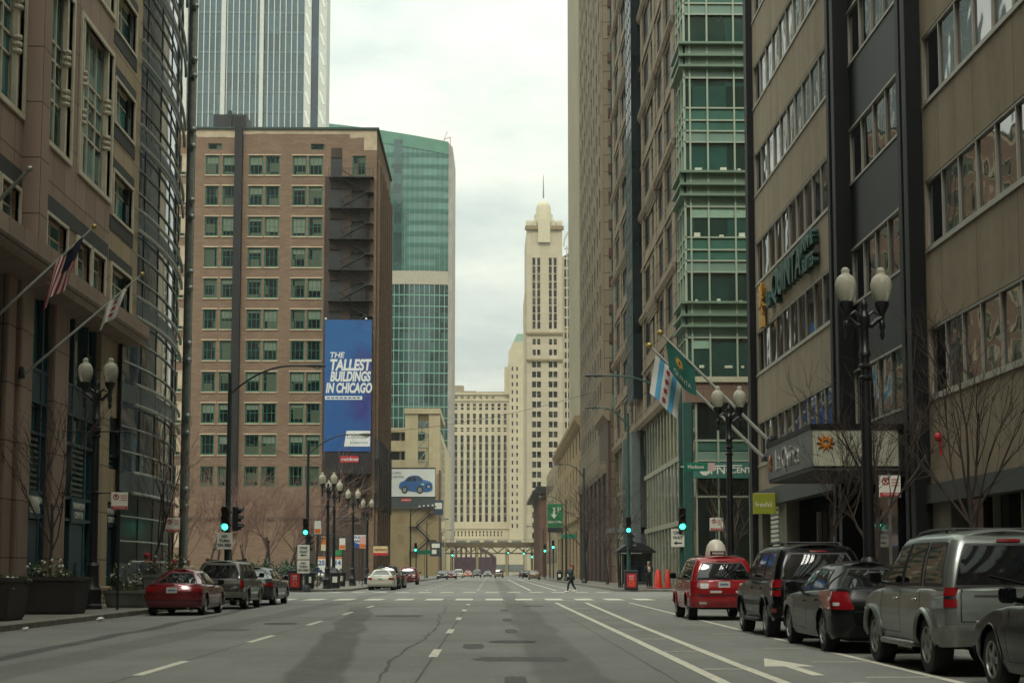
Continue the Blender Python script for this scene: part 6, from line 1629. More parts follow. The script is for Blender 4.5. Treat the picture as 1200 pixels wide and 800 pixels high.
def make_car(name, label, cat, loc, rot, S, paint, low2=None, group='cars parked along the kerb', lod=1):
    """car body as two closed skins (lower body, cabin); every lamp, pane and trim is a piece laid on them. y runs from tail (0) to nose."""
    L, W, H = S['L'], S['W'], S['H']; wr = S['wr']; yr_w, yf_w = S['ro'], S['ro'] + S['wb']; clear = S['clear']
    root = thing(name, label, cat, loc, rot, group)
    ar = wr + S.get('gap', .055)
    ctr = Vector((0, L / 2, H * .5))
    top = S['top']                                     # belt / bonnet line (y,z)
    prof = S.get('prof', [(clear, .92), (clear + .18, .975), (clear + .42, 1.0), (H * .5, .995), (H * .62, .96)])
    rearp = S['rear']; frontp = S['front']             # end profiles (z, y)
    rx, ry = S.get('rc', (.28, .3)); fx, fy = S.get('fc', (.45, .5)); rbow, fbow = S.get('bow', (.05, .14))
    def outline(s, z):
        sg = -1 if s < 0 else 1; s = abs(s)
        w_ = W / 2 * slerp_(prof, z); y0 = slerp_(rearp, z); y1 = L - slerp_(frontp, z)
        if s <= 1: x = s * (w_ - rx); y = y0
        elif s <= 2:
            a = (s - 1) * PI / 2; x = w_ - rx + rx * math.sin(a); y = y0 + ry * (1 - math.cos(a))
        elif s <= 3: x = w_; y = y0 + ry + (s - 2) * (y1 - fy - y0 - ry)
        elif s <= 4:
            a = (s - 3) * PI / 2; x = w_ - fx * (1 - math.cos(a)); y = y1 - fy + fy * math.sin(a)
        else: x = (5 - s) * (w_ - fx); y = y1
        if s < 2: y += rbow * (x / w_) ** 2 * (1 if s <= 1 else (2 - s))
        if s > 3: y -= fbow * (x / w_) ** 2 * (1 if s >= 4 else (s - 3))
        # waist: sides draw in a little towards tail and nose
        tp = S.get('taper', .04)
        x *= 1 - tp * (max(0, (y - L * .62) / (L * .38)) ** 2 + .8 * max(0, (L * .3 - y) / (L * .3)) ** 2)
        return Vector((x * sg, y, z))
    def sy(y, z, F=outline):
        lo, hi = 1.0, 4.0
        for _ in range(26):
            mid = (lo + hi) / 2
            if F(mid, z).y < y: lo = mid
            else: hi = mid
        return (lo + hi) / 2
    def zbot(y):
        b = clear
        for yw in (yr_w, yf_w):
            d = abs(y - yw)
            if d < ar: b = max(b, wr + math.sqrt(ar * ar - d * d) * S.get('archh', 1.0))
        if y < .35: b = max(b, clear + (.35 - y) * S.get('rlift', .25))
        if y > L - .4: b = max(b, clear + (y - L + .4) * .2)
        return b
    ss = [i / 6 for i in range(6)] + [1 + i / 7 for i in range(7)]
    n_side = 90 if lod else 40
    ss += [2 + i / n_side for i in range(n_side)] + [3 + i / 7 for i in range(7)] + [4 + i / 5 for i in range(6)]
    nt_ = 12; rows = []
    for s in ss:
        y = outline(s, .7).y; zb, zt = zbot(y), lerp_(top, y); r = []
        for j in range(nt_ + 1):
            t = j / nt_; z = zb + (zt - zb) * t; p = outline(s, z)
            k = 1 - .05 * max(0, (t - .86) / .14) ** 2
            p.x *= k
            r.append(p)
        rows.append(r)
    m = MB(); half = rows; full = [[Vector((-p.x, p.y, p.z)) for p in r] for r in reversed(half[1:])] + half
    m.grid(full)
    # top skin (boot lid, shelf, bonnet) with crown
    tr = []
    for r in half:
        p = r[-1]; tr.append([Vector((p.x * q, p.y, p.z + .035 * (1 - q * q) * S.get('crown', 1))) for q in (-1, -.8, -.5, -.2, 0, .2, .5, .8, 1)])
    m.grid(tr)
    for sgn in (-1, 1):           # wheel arch lips
        for yw in (yr_w, yf_w):
            pts = []
            for k in range(19):
                a = R(-8) + R(196) * k / 18; y = yw + (ar + .012) * math.cos(a); z = wr + (ar + .012) * math.sin(a)
                if z < clear + .02: continue
                p = outline(sy(y, z), z); pts.append((sgn * (p.x - .004 + S.get('flare', 0)), p.y, p.z))
            m.tube(pts, S.get('lip', .022), 6)
    m.build('body', paint, root, 38, world=False)
    # ---- cabin
    C = S['cab']   # dict: rb, rt (rear base/top y), fb, ft (windscreen base/top y), wb, wt (half widths), roof [(y,z)], rc, fc
    def gout(s, t):
        sg = -1 if s < 0 else 1; s = abs(s); tt = t
        w_ = C['wb'] + (C['wt'] - C['wb']) * tt + .03 * math.sin(PI * tt)
        y0 = C['rb'] + (C['rt'] - C['rb']) * tt - C.get('rbulge', .03) * math.sin(PI * tt); y1 = C['fb'] + (C['ft'] - C['fb']) * tt + .03 * math.sin(PI * tt)
        cx, cy_ = C.get('rc', (.22, .2)); dx, dy = C.get('fc', (.25, .25))
        if s <= 1: x = s * (w_ - cx); y = y0
        elif s <= 2: a = (s - 1) * PI / 2; x = w_ - cx + cx * math.sin(a); y = y0 + cy_ * (1 - math.cos(a))
        elif s <= 3: x = w_; y = y0 + cy_ + (s - 2) * (y1 - dy - y0 - cy_)
        elif s <= 4: a = (s - 3) * PI / 2; x = w_ - dx * (1 - math.cos(a)); y = y1 - dy + dy * math.sin(a)
        else: x = (5 - s) * (w_ - dx); y = y1
        if s < 2: y += C.get('bow', .05) * (x / w_) ** 2 * (1 if s <= 1 else (2 - s))
        if s > 3: y -= .16 * (x / w_) ** 2 * (1 if s >= 4 else (s - 3))
        zb = lerp_(top, y) - .03; zr = slerp_(C['roof'], y)
        return Vector((x * sg, y, zb + (zr - zb) * t))
    gs = [i / 5 for i in range(5)] + [1 + i / 6 for i in range(6)] + [2 + i / 24 for i in range(24)] + [3 + i / 6 for i in range(6)] + [4 + i / 5 for i in range(6)]
    gr = []
    for s in gs:
        r = [gout(s, t) for t in (0, .2, .4, .6, .8, .93, 1)]
        p = r[-1]; c = Vector((0, min(max(p.y, C['rt'] + .25), C['ft'] - .25), p.z))
        d = (c - p); d = d.normalized() if d.length > .01 else Vector()
        r[-1] = p + d * .035 + Vector((0, 0, .012)); r.append(p + d * .11 + Vector((0, 0, .03)))
        gr.append(r)
    m = MB(); full = [[Vector((-p.x, p.y, p.z)) for p in r] for r in reversed(gr[1:])] + gr
    m.grid(full)
    tr = [[Vector((r[-1].x * q, r[-1].y, r[-1].z + .05 * (1 - q * q))) for q in (-1, -.75, -.4, 0, .4, .75, 1)] for r in gr]
    m.grid(tr); m.build('cabin', paint, root, 38, world=False)
    def gy(y, t): return sy(y, t, gout)
    # ---- panes
    rw = S.get('rw', (.86, .12, .9))
    m = MB(); a_, t0, t1 = rw; m.patch(gout, [(-a_ - .25, t0), (a_ + .25, t0), (a_, t1), (-a_, t1)], 28, 8, .006, .12, ctr); rg = m.build('rear_window', M_CGLASS, root, 40, world=False)
    m = MB(); m.frame(gout, [(-a_ - .31, t0 - .03), (a_ + .31, t0 - .03), (a_ + .06, t1 + .03), (-a_ - .06, t1 + .03)], [(-a_ - .22, t0 + .015), (a_ + .22, t0 + .015), (a_ - .03, t1 - .015), (-a_ + .03, t1 - .015)], .011, ctr, 16); m.build('seal', M_TRIM, rg, 40, world=False)
    m = MB()
    def Fw(u, v): return gout(u if u <= 5 else -(10 - u), v)
    m.patch(Fw, [(3.55, .06), (6.45, .06), (6.4, .93), (3.6, .93)], 16, 6, .006, .1, ctr); m.build('windscreen', M_CGLASS, root, 40, world=False)
    for sgn in (-1, 1):
        for (b0, b1, c1, c0) in S['win']:
            G = lambda u, v: gout(sgn * u, v)
            t0, t1 = S.get('wt', (.1, .86))
            m = MB(); m.patch(G, [(gy(b0, t0), t0), (gy(b1, t0), t0), (gy(c1, t1), t1), (gy(c0, t1), t1)], 8, 5, .007, .1, ctr); w1 = m.build('side_window', M_CGLASS, root, 40, world=False)
            e = .02; m = MB(); m.frame(G, [(gy(b0 - e, t0), t0 - .04), (gy(b1 + e, t0), t0 - .04), (gy(c1 + e, t1), t1 + .035), (gy(c0 - e, t1), t1 + .035)], [(gy(b0 + .01, t0), t0 + .02), (gy(b1 - .01, t0), t0 + .02), (gy(c1 - .01, t1), t1 - .02), (gy(c0 + .01, t1), t1 - .02)], .012, ctr); m.build('seal', M_TRIM, w1, 40, world=False)
    def side(name, y0, y1, z0, z1, mat, off=.006, rnd=0, par=root, nu=8, nv=3, y2=None, y3=None):
        for sgn in (-1, 1):
            m = MB(); O = lambda u, v: outline(sgn * u, v)
            m.patch(O, [(sy(y0, z0), z0), (sy(y1, z0), z0), (sy(y1 if y3 is None else y3, z1), z1), (sy(y0 if y2 is None else y2, z1), z1)], nu, nv, off, rnd, ctr); m.build(name, mat, par, 40, world=False)
    # ---- doors: seams, handles
    zs0, zs1 = clear + .12, min(lerp_(top, S['seams'][0]), lerp_(top, S['seams'][-1])) - .03
    for sgn in (-1, 1):
        O = lambda u, v: outline(sgn * u, v)
        for ysm in S['seams']:
            m = MB()
            z0 = zs0 if abs(ysm - yr_w) > ar + .03 else wr + math.sqrt(max(0, (ar + .04) ** 2 - (ysm - yr_w) ** 2))
            m.patch(O, [(sy(ysm - .006, z0), z0), (sy(ysm + .006, z0), z0), (sy(ysm + .006, zs1), zs1), (sy(ysm - .006, zs1), zs1)], 1, 10, .0015, 0, ctr, .002); m.build('door_seam', M_TRIM, root, world=False)
        m = MB(); ya, yb = min(S['seams'][1:] if len(S['seams']) > 2 else S['seams']), max(S['seams'])
        m.patch(O, [(sy(ya, zs0), zs0), (sy(yb, zs0), zs0), (sy(yb, zs0 + .012), zs0 + .012), (sy(ya, zs0 + .012), zs0 + .012)], 14, 1, .0015, 0, ctr, .002)
        m.build('sill_seam', M_TRIM, root, world=False)
        for yh in S.get('handles', []):
            z = lerp_(top, yh) - .16; p = outline(sy(yh, z), z)
            m = MB(); m.bbox(sgn * p.x - .018 + sgn * .016, sgn * p.x + .018 + sgn * .016, yh - .1, yh + .1, z - .016, z + .016, .012); m.build('door_handle', S.get('hmat', paint), root, 50, world=False)
        if S.get('mould'):
            a, b_, z0, z1, mt = S['mould']; m = MB(); m.patch(O, [(sy(a, z0), z0), (sy(b_, z0), z0), (sy(b_, z1), z1), (sy(a, z1), z1)], 20, 2, .018, .3, ctr); m.build('side_moulding', mt, root, 40, world=False)
        # mirrors
        ym, zm = S['mirror']; p = gout(gy(ym, .1), .1)
        m = MB(); m.bbox(sgn * (p.x + .1), sgn * (p.x + .29), ym - .06, ym + .06, zm - .005, zm + .17, .05) if sgn > 0 else m.bbox(-(p.x + .29), -(p.x + .1), ym - .06, ym + .06, zm - .005, zm + .17, .05)
        m.tube([(sgn * (p.x - .03), ym, zm + .01), (sgn * (p.x + .15), ym, zm + .04)], .03, 6); mo = m.build('wing_mirror', S.get('mmat', paint), root, 50, world=False)
        m = MB(); a, b_ = sorted((sgn * (p.x + .12), sgn * (p.x + .27))); m.bbox(a, b_, ym - .066, ym - .058, zm + .02, zm + .15, .003); m.build('mirror_glass', M_CGLASS, mo, world=False)
        # tail lamps
        for (s0, s1, z0, z1, mt, s2, s3) in S['tails']:
            m = MB(); m.patch(O, [(s0, z0), (s1, z0), (s1 if s3 is None else s3, z1), (s0 if s2 is None else s2, z1)], 10, 6, .012, .12, ctr); m.build('tail_lamp', mt, root, 50, world=False)
        z0, z1 = S.get('headz', (.62, .78)); m = MB(); m.patch(O, [(3.35, z0), (4.35, z0 - .02), (4.3, z1 - .02), (3.15, z1)], 10, 5, .01, .15, ctr); m.build('headlamp', M_CLEAR, root, 50, world=False)
    # ---- bumpers, plate, badge bits
    for nm, s0, z0, z1, off, mt in S.get('bumper', []):
        m = MB(); m.patch(outline, [(-s0, z0), (s0, z0), (s0, z1), (-s0, z1)], 26, 4, off, .18, ctr, .03); m.build(nm, mt or paint, root, 50, world=False)
    def O2(u, v): return outline(u if u <= 5 else -(10 - u), v)
    fb = S.get('fbump', (clear + .06, clear + .32)); m = MB(); m.patch(O2, [(3.2, fb[0]), (6.8, fb[0]), (6.8, fb[1]), (3.2, fb[1])], 20, 4, .03, .2, ctr, .03); m.build('front_bumper', S.get('fbmat') or paint, root, 50, world=False)
    m = MB(); m.patch(O2, [(4.5, fb[1] + .05), (5.5, fb[1] + .05), (5.5, fb[1] + .19), (4.5, fb[1] + .19)], 8, 3, .012, .15, ctr); m.build('grille', M_TRIM, root, 50, world=False)
    px, pz = S['plate']; y = outline(min(1, abs(px) / (W / 2 - rx)), pz).y - .02 - S.get('platey', 0)
    m = MB(); m.bbox(px - .155, px + .155, y - .008, y + .01, pz - .08, pz + .08, .006); pl = m.build('number_plate', M_PLATE, root, world=False)
    m = MB(); m.box(px - .11, px + .11, y - .011, y - .0075, pz - .025, pz + .03); m.build('plate_marks', pbr('plate ink', '#5d6a80', .5, var=0), pl, world=False)
    if S.get('tailgate'):
        a, z0, z1 = S['tailgate']; m = MB()
        for q in (-a, a): m.patch(outline, [(q - .012, z0), (q + .012, z0), (q + .012, z1), (q - .012, z1)], 1, 10, .0015, 0, ctr, .002)
        m.patch(outline, [(-a, z0), (a, z0), (a, z0 + .012), (-a, z0 + .012)], 12, 1, .0015, 0, ctr, .002); m.build('tailgate_seam', M_TRIM, root, world=False)
    if S.get('boot'):
        z0, a = S['boot']; m = MB(); m.patch(outline, [(-a, z0), (a, z0), (a, z0 + .012), (-a, z0 + .012)], 12, 1, .0015, 0, ctr, .002); m.build('boot_seam', M_TRIM, root, world=False)
    for nm, s0, s1, z0, z1, off, mt in S.get('extra', []):
        m = MB(); m.patch(outline, [(s0, z0), (s1, z0), (s1, z1), (s0, z1)], 12, 3, off, .15, ctr); m.build(nm, mt, root, 50, world=False)
    for nm, s0, s1, t0, t1, off, mt in S.get('gextra', []):
        m = MB(); m.patch(gout, [(s0, t0), (s1, t0), (s1, t1), (s0, t1)], 8, 2, off, .15, ctr); m.build(nm, mt, root, 50, world=False)
    if S.get('rails'):
        y0, y1, hz = S['rails']
        for sgn in (-1, 1):
            n = 8; m = MB(); xs_ = C['wt'] - .16
            m.tube([(sgn * xs_, y0 + (y1 - y0) * i / n, slerp_(C['roof'], y0 + (y1 - y0) * i / n) + .03 + (hz if 0 < i < n else -.01)) for i in range(n + 1)], .022, 6)
            for i in (2, 6): yy = y0 + (y1 - y0) * i / n; m.tube([(sgn * xs_, yy, slerp_(C['roof'], yy)), (sgn * xs_, yy, slerp_(C['roof'], yy) + .03 + hz)], .02, 6)
            m.build('roof_rail', S.get('railmat', M_TRIM), root, 50, world=False)
        if S.get('crossbars'):
            m = MB()
            for q in S['crossbars']: yy = y0 + (y1 - y0) * q; z = slerp_(C['roof'], yy) + .035 + hz; m.tube([(-xs_, yy, z), (xs_, yy, z)], .02, 6)
            m.build('crossbar', M_TRIM, root, 50, world=False)
    if S.get('board'):
        y0, y1 = S['board']
        for sgn in (-1, 1):
            m = MB(); x = W / 2 * .98; a, b_ = sorted((sgn * (x - .14), sgn * (x + .05))); m.bbox(a, b_, y0, y1, clear - .05, clear + .03, .03); m.build('running_board', S.get('boardmat', M_STEEL), root, 50, world=False)
    if S.get('wiper'):
        w0 = gout(.3, rw[1] + .02); w1 = gout(-.45, rw[1] + .2); m = MB(); m.tube([w0 + Vector((0, -.03, 0)), w1 + Vector((0, -.025, 0))], .012, 5); m.build('rear_wiper', M_TRIM, root, world=False)
    # ---- underside, exhaust, wheels
    m = MB(); wi = W / 2 - S['tw'] - .07
    m.box(-wi, wi, .25, L - .3, clear - .02, clear + .38); m.box(-W / 2 + .12, W / 2 - .12, yr_w + ar + .05, yf_w - ar - .05, clear + .0, clear + .2); m.box(-W / 2 + .2, W / 2 - .2, .12, .4, clear + .12, clear + .4)
    for yw in (yr_w, yf_w): m.tube([(-wi - .1, yw, wr), (wi + .1, yw, wr)], .06, 8)
    m.box(-wi, wi, .3, L - .4, clear + .37, lerp_(top, L * .5) - .1)
    m.build('underside', M_UNDER, root, world=False)
    m = MB(); m.tube([(.45, .02 + S.get('exy', .1), clear + .03), (.45, .6, clear + .05)], .032, 8); m.build('exhaust', M_STEEL, root, 50, world=False)
    tm, rm = S['wheels'] if 'wheels' in S else (None, None)
    for sgn in (-1, 1):
        for yw in (yr_w, yf_w):
            xo = W / 2 * .965 - .005
            t = wr; tw = S['tw']; m = MB()
            m.lathe([(t * .62, tw / 2 - .005), (t * .72, tw / 2 + .004), (t * .93, tw / 2 - .003), (t * .985, tw / 2 - .03), (t, tw / 2 - .055), (t, -tw / 2 + .055), (t * .985, -tw / 2 + .03), (t * .93, -tw / 2 + .003), (t * .72, -tw / 2), (t * .62, -tw / 2 + .01)], 28, axis='x')
            wh = m.build('wheel', M_TYRE, root, 35, loc=(sgn * (xo - tw / 2), yw, wr), world=False)
            if sgn < 0: wh.rotation_euler = (0, 0, PI)
            m = MB(); rr = t * .635
            m.lathe([(rr, -tw / 2 + .02), (rr, tw / 2 - .015), (rr * 1.0, tw / 2 + .004), (rr * .93, tw / 2 + .004), (rr * .88, tw / 2 - .03), (rr * .86, tw / 2 - .08)], 24, axis='x')
            ns = S.get('spokes', 5)
            for k in range(ns):
                a = 2 * PI * k / ns; c, s_ = math.cos(a), math.sin(a); w0, w1 = rr * S.get('spw', .20), rr * S.get('spw', .20) * 1.25
                q = []
                for xx, r0, ww in ((tw / 2 - .005, .12 * rr, w0), (tw / 2 - .012, .92 * rr, w1)):
                    q += [(xx, r0 * c - ww * s_, r0 * s_ + ww * c), (xx, r0 * c + ww * s_, r0 * s_ - ww * c), (xx - .05, r0 * c + ww * s_, r0 * s_ - ww * c), (xx - .05, r0 * c - ww * s_, r0 * s_ + ww * c)]
                m.add(q, [(0, 1, 2, 3), (4, 5, 6, 7), (0, 1, 5, 4), (1, 2, 6, 5), (2, 3, 7, 6), (3, 0, 4, 7)])
            m.lathe([(rr * .26, tw / 2 - .05), (rr * .24, tw / 2 + .002), (rr * .18, tw / 2 + .012), (0, tw / 2 + .012)], 14, axis='x'); m.build('rim', S.get('rimmat', M_RIM), wh, 40, world=False)
            m = MB(); m.lathe([(0, tw / 2 - .085), (rr * .87, tw / 2 - .085), (rr * .87, tw / 2 - .1), (0, tw / 2 - .1)], 20, axis='x'); m.build('brake_disc', M_UNDER, wh, world=False)
    return root

P_SILVER = carpaint('silver grey paint', '#747a74', .55, .3); P_RED = carpaint('taxi red paint', '#8f0c16', .1, .2, .3); P_BLACK = carpaint('black car paint', '#040506', .0, .22, .03, .15, .12)
P_DGREEN = carpaint('dark green grey paint', '#080d0d', .1, .24, .06, .22, .2); P_MAROON = carpaint('maroon paint', '#6a0f1c', .25, .22, .35); P_GREY = carpaint('pewter paint', '#4f4d46', .5, .3, .5)
P_DGREY = carpaint('dark grey paint', '#2c3032', .4, .25, .4); P_WHITE = carpaint('cream white paint', '#c4c2b2', .05, .25, .3); P_TAN = carpaint('tan paint', '#7d6f5a', .3, .3, .3); P_ORANGE = carpaint('orange cab paint', '#c3551c', .05, .3, .2); P_BLUEC = carpaint('dark blue paint', '#1b2636', .3, .25, .3)

SUV1 = dict(L=4.62, W=1.76, H=1.72, wr=.37, ro=.98, wb=2.68, clear=.36, tw=.25, archh=1.0, flare=.022, lip=.04, rc=(.16, .14), bow=(.04, .12), rlift=.1,
  top=[(0, 1.06), (.1, 1.10), (2.9, 1.10), (3.25, 1.07), (3.6, 1.05), (4.3, .96), (4.62, .86)],
  rear=[(.36, .06), (.62, .0), (.8, .0), (1.12, .05)], front=[(.36, .14), (.55, .02), (.8, .05), (1.0, .18)],
  prof=[(.36, .93), (.5, .985), (.78, 1.0), (1.0, .985), (1.12, .95)],
  cab=dict(rb=.09, rt=.30, fb=3.38, ft=2.72, wb=.825, wt=.655, roof=[(.2, 1.71), (.6, 1.755), (1.8, 1.76), (2.5, 1.73), (2.8, 1.69)], rc=(.14, .12), rbulge=.02, bow=.03),
  win=[(.30, 1.12, 1.13, .46), (1.28, 2.10, 1.98, 1.28), (2.2, 3.08, 2.60, 2.08)], wt=(.10, .84), rw=(.93, .08, .86), seams=[1.2, 2.15, 3.12], handles=[1.4, 2.32], mirror=(2.92, 1.13), hmat=M_CHROME, mmat=M_TRIM,
  tails=[(1.15, 2.0, .86, .955, M_TAIL, None, None), (1.17, 1.98, .962, .985, M_TRIM, None, None), (1.15, 2.0, 1.0, 1.10, M_TAIL, None, None)], bumper=[('rear_bumper', 2.085, .40, .64, .06, M_STEEL)], plate=(.28, .82), tailgate=(.98, .68, 1.08), rails=(.7, 2.6, .05), crossbars=(.15, .75), board=(1.55, 3.1), wiper=True,
  extra=[('plate_recess', .2, .95, .7, .98, .004, M_TRIM), ('badge', -.75, -.25, .985, 1.01, .004, M_TRIM), ('emblem', .3, .42, 1.01, 1.045, .008, M_CHROME)], gextra=[('brake_light', -.28, .28, .915, .965, .02, M_TAIL)], mould=(1.5, 3.15, .60, .68, None), spokes=5, spw=.26)
SUV1['mould'] = None
SUV2 = dict(L=4.9, W=1.9, H=1.83, wr=.375, ro=1.08, wb=2.87, clear=.34, tw=.25, flare=.012, lip=.03, rc=(.2, .18), bow=(.05, .13), rlift=.2,
  top=[(0, 1.08), (.1, 1.12), (3.1, 1.13), (3.5, 1.1), (4.5, .99), (4.9, .88)], rear=[(.34, .1), (.6, .0), (.85, .01), (1.14, .06)], front=[(.34, .14), (.55, .02), (.85, .05), (1.05, .2)],
  prof=[(.34, .93), (.5, .985), (.8, 1.0), (1.05, .985), (1.15, .95)],
  cab=dict(rb=.1, rt=.34, fb=3.62, ft=2.95, wb=.89, wt=.70, roof=[(.2, 1.72), (.7, 1.77), (2.0, 1.78), (2.7, 1.75), (3.0, 1.71)], rc=(.17, .15), rbulge=.03, bow=.04),
  win=[(.35, 1.22, 1.22, .5), (1.34, 2.28, 2.18, 1.34), (2.38, 3.3, 2.84, 2.28)], wt=(.1, .84), rw=(.95, .06, .86), seams=[1.28, 2.33, 3.35], handles=[1.5, 2.52], mirror=(3.1, 1.16),
  tails=[(1.2, 2.05, .82, .93, M_TAIL, None, None), (1.22, 2.02, .94, .965, M_TRIM, None, None), (1.2, 2.05, .985, 1.14, M_TAIL, None, None)], bumper=[('rear_bumper', 2.085, .42, .68, .04, None)], plate=(0, .86), tailgate=(1.0, .7, 1.1), rails=(.6, 2.8, .06), crossbars=(.2, .7), board=(1.7, 3.3), boardmat=M_TRIM, wiper=True, platey=.005,
  extra=[('reflector', 1.5, 1.85, .52, .59, .05, M_TAIL), ('reflector', -1.85, -1.5, .52, .59, .05, M_TAIL), ('badge', -.5, .5, .76, .785, .006, M_ALU)], gextra=[('brake_light', -.3, .3, .91, .95, .02, M_TAIL)], mould=(1.5, 3.4, .62, .72, M_TRIM), spokes=6, spw=.2)
SUV3 = dict(L=4.44, W=1.81, H=1.70, wr=.355, ro=.88, wb=2.62, clear=.31, tw=.235, flare=.01, lip=.03, rc=(.2, .18), bow=(.05, .13),
  top=[(0, 1.03), (.1, 1.07), (2.9, 1.08), (3.3, 1.05), (4.1, .94), (4.44, .84)], rear=[(.31, .08), (.55, .0), (.8, .0), (1.08, .06)], front=[(.31, .14), (.5, .02), (.8, .05), (1.0, .2)],
  prof=[(.31, .93), (.45, .985), (.75, 1.0), (1.0, .98), (1.1, .95)],
  cab=dict(rb=.1, rt=.32, fb=3.4, ft=2.7, wb=.84, wt=.66, roof=[(.2, 1.61), (.7, 1.65), (1.8, 1.66), (2.4, 1.64), (2.8, 1.6)], rc=(.17, .15), rbulge=.03, bow=.04),
  win=[(.34, 1.05, 1.06, .5), (1.16, 2.02, 1.94, 1.16), (2.12, 3.05, 2.58, 2.04)], wt=(.1, .84), rw=(.95, .06, .82), seams=[1.1, 2.07, 3.1], handles=[1.3, 2.26], mirror=(2.88, 1.1), mmat=M_TRIM,
  tails=[(.62, .94, .84, .98, M_CLEAR, None, None), (.95, 1.95, .84, 1.04, M_TAIL, None, None)], bumper=[('rear_bumper', 2.06, .36, .66, .04, None)], plate=(.0, .95), tailgate=(1.02, .68, 1.04), rails=(.6, 2.6, .04), wiper=True,
  extra=[('bumper_strip', -1.5, 1.5, .655, .675, .05, M_TRIM), ('sticker', -.55, -.1, .73, .79, .005, M_PLATE), ('sticker', .45, .95, .73, .79, .005, M_PLATE), ('reflector', -1.0, -.7, .45, .5, .046, M_PLATE), ('reflector', .7, 1.0, .45, .5, .046, M_PLATE), ('reflector', -.3, .0, .45, .49, .046, M_TAIL)], gextra=[('brake_light', -.3, .3, .9, .94, .02, M_TAIL)], spokes=5, spw=.22)
SED1 = dict(L=4.8, W=1.79, H=1.45, wr=.33, ro=1.02, wb=2.85, clear=.22, tw=.225, rc=(.32, .3), bow=(.1, .16), lip=.012,
  top=[(0, .98), (.12, 1.02), (.6, 1.02), (1.3, 1.0), (3.4, .93), (3.8, .90), (4.45, .76), (4.8, .62)], rear=[(.22, .1), (.45, .0), (.75, .0), (1.02, .07)], front=[(.22, .12), (.45, .0), (.65, .06), (.8, .2)],
  prof=[(.22, .92), (.36, .98), (.62, 1.0), (.85, .985), (1.02, .93)],
  cab=dict(rb=.62, rt=1.42, fb=3.62, ft=2.72, wb=.80, wt=.555, roof=[(1.1, 1.33), (1.6, 1.38), (2.1, 1.40), (2.6, 1.38), (2.9, 1.34)], rc=(.2, .2), rbulge=.0, bow=.06),
  win=[(.98, 1.22, 1.30, 1.22), (1.3, 2.16, 2.06, 1.42), (2.24, 3.26, 2.62, 2.14)], wt=(.12, .85), rw=(.85, .08, .92), seams=[1.24, 2.2, 3.25], handles=[1.45, 2.42], mirror=(3.0, .97),
  tails=[(1.0, 2.1, .70, .98, M_TAIL, 1.25, 2.25)], bumper=[('rear_bumper', 2.06, .28, .62, .025, None)], plate=(0, .8), boot=(.66, 1.0), spokes=5, spw=.17, headz=(.58, .74), fbump=(.26, .5),
  extra=[('spoiler', -1.2, 1.2, .985, 1.015, .05, None), ('reverse_lamp', 1.5, 1.78, .755, .805, .022, M_CLEAR), ('reverse_lamp', -1.78, -1.5, .755, .805, .022, M_CLEAR)])
SED1['extra'] = [e for e in SED1['extra'] if e[6] is not None]
COUPE = dict(L=4.62, W=1.73, H=1.35, wr=.315, ro=.95, wb=2.65, clear=.2, tw=.2, rc=(.34, .34), bow=(.1, .16), lip=.01,
  top=[(0, .88), (.12, .93), (.55, .93), (1.3, .91), (3.1, .86), (3.6, .83), (4.3, .68), (4.62, .56)], rear=[(.2, .12), (.42, .0), (.68, .01), (.93, .09)], front=[(.2, .12), (.4, .0), (.6, .06), (.72, .2)],
  prof=[(.2, .92), (.34, .98), (.58, 1.0), (.78, .985), (.93, .92)],
  cab=dict(rb=.5, rt=1.45, fb=3.42, ft=2.45, wb=.76, wt=.52, roof=[(1.1, 1.23), (1.6, 1.29), (2.0, 1.31), (2.4, 1.29), (2.7, 1.25)], rc=(.2, .2), rbulge=-.02, bow=.06),
  win=[(1.0, 1.62, 1.55, 1.4), (1.74, 3.08, 2.36, 1.68)], wt=(.12, .86), rw=(.95, .06, .92), seams=[1.68, 3.1], handles=[1.85], mirror=(2.85, .89), mmat=M_TRIM,
  tails=[(.98, 2.0, .70, .84, M_TAIL, None, None)], bumper=[('rear_bumper', 2.045, .26, .62, .025, None)], plate=(0, .745), boot=(.645, 1.0), spokes=6, spw=.2, headz=(.54, .66), fbump=(.24, .46),
  extra=[('reflector', -.9, .9, .80, .85, .008, M_TAIL), ('bumper_strip', -1.8, 1.8, .44, .465, .034, M_TRIM)])
JIM = dict(L=4.6, W=1.72, H=1.65, wr=.36, ro=.95, wb=2.7, clear=.33, tw=.23, lip=.03, flare=.015, rc=(.16, .15), bow=(.04, .1),
  top=[(0, 1.0), (.1, 1.05), (3.0, 1.05), (3.4, 1.02), (4.3, .93), (4.6, .86)], rear=[(.33, .06), (.6, .0), (.8, .0), (1.06, .05)], front=[(.33, .1), (.55, .02), (.8, .03), (.98, .1)],
  prof=[(.33, .94), (.48, .985), (.75, 1.0), (1.0, .98), (1.08, .95)],
  cab=dict(rb=.08, rt=.36, fb=3.35, ft=2.75, wb=.80, wt=.64, roof=[(.2, 1.56), (.7, 1.6), (1.8, 1.61), (2.6, 1.59), (2.8, 1.55)], rc=(.14, .12), rbulge=.02, bow=.03),
  win=[(.32, 1.1, 1.1, .48), (1.22, 2.02, 1.94, 1.22), (2.12, 3.05, 2.62, 2.06)], wt=(.1, .85), rw=(.95, .06, .9), seams=[1.16, 2.07, 3.1], handles=[1.35, 2.25], mirror=(2.9, 1.08), mmat=M_TRIM,
  tails=[(1.2, 2.0, .72, 1.0, M_TAIL, None, None)], bumper=[('rear_bumper', 2.08, .42, .6, .06, M_STEEL)], plate=(-.3, .8), tailgate=(.98, .66, 1.02), rails=(.7, 2.6, .05), board=(1.5, 3.1), spokes=5, mould=(1.45, 3.1, .6, .7, M_ALU))
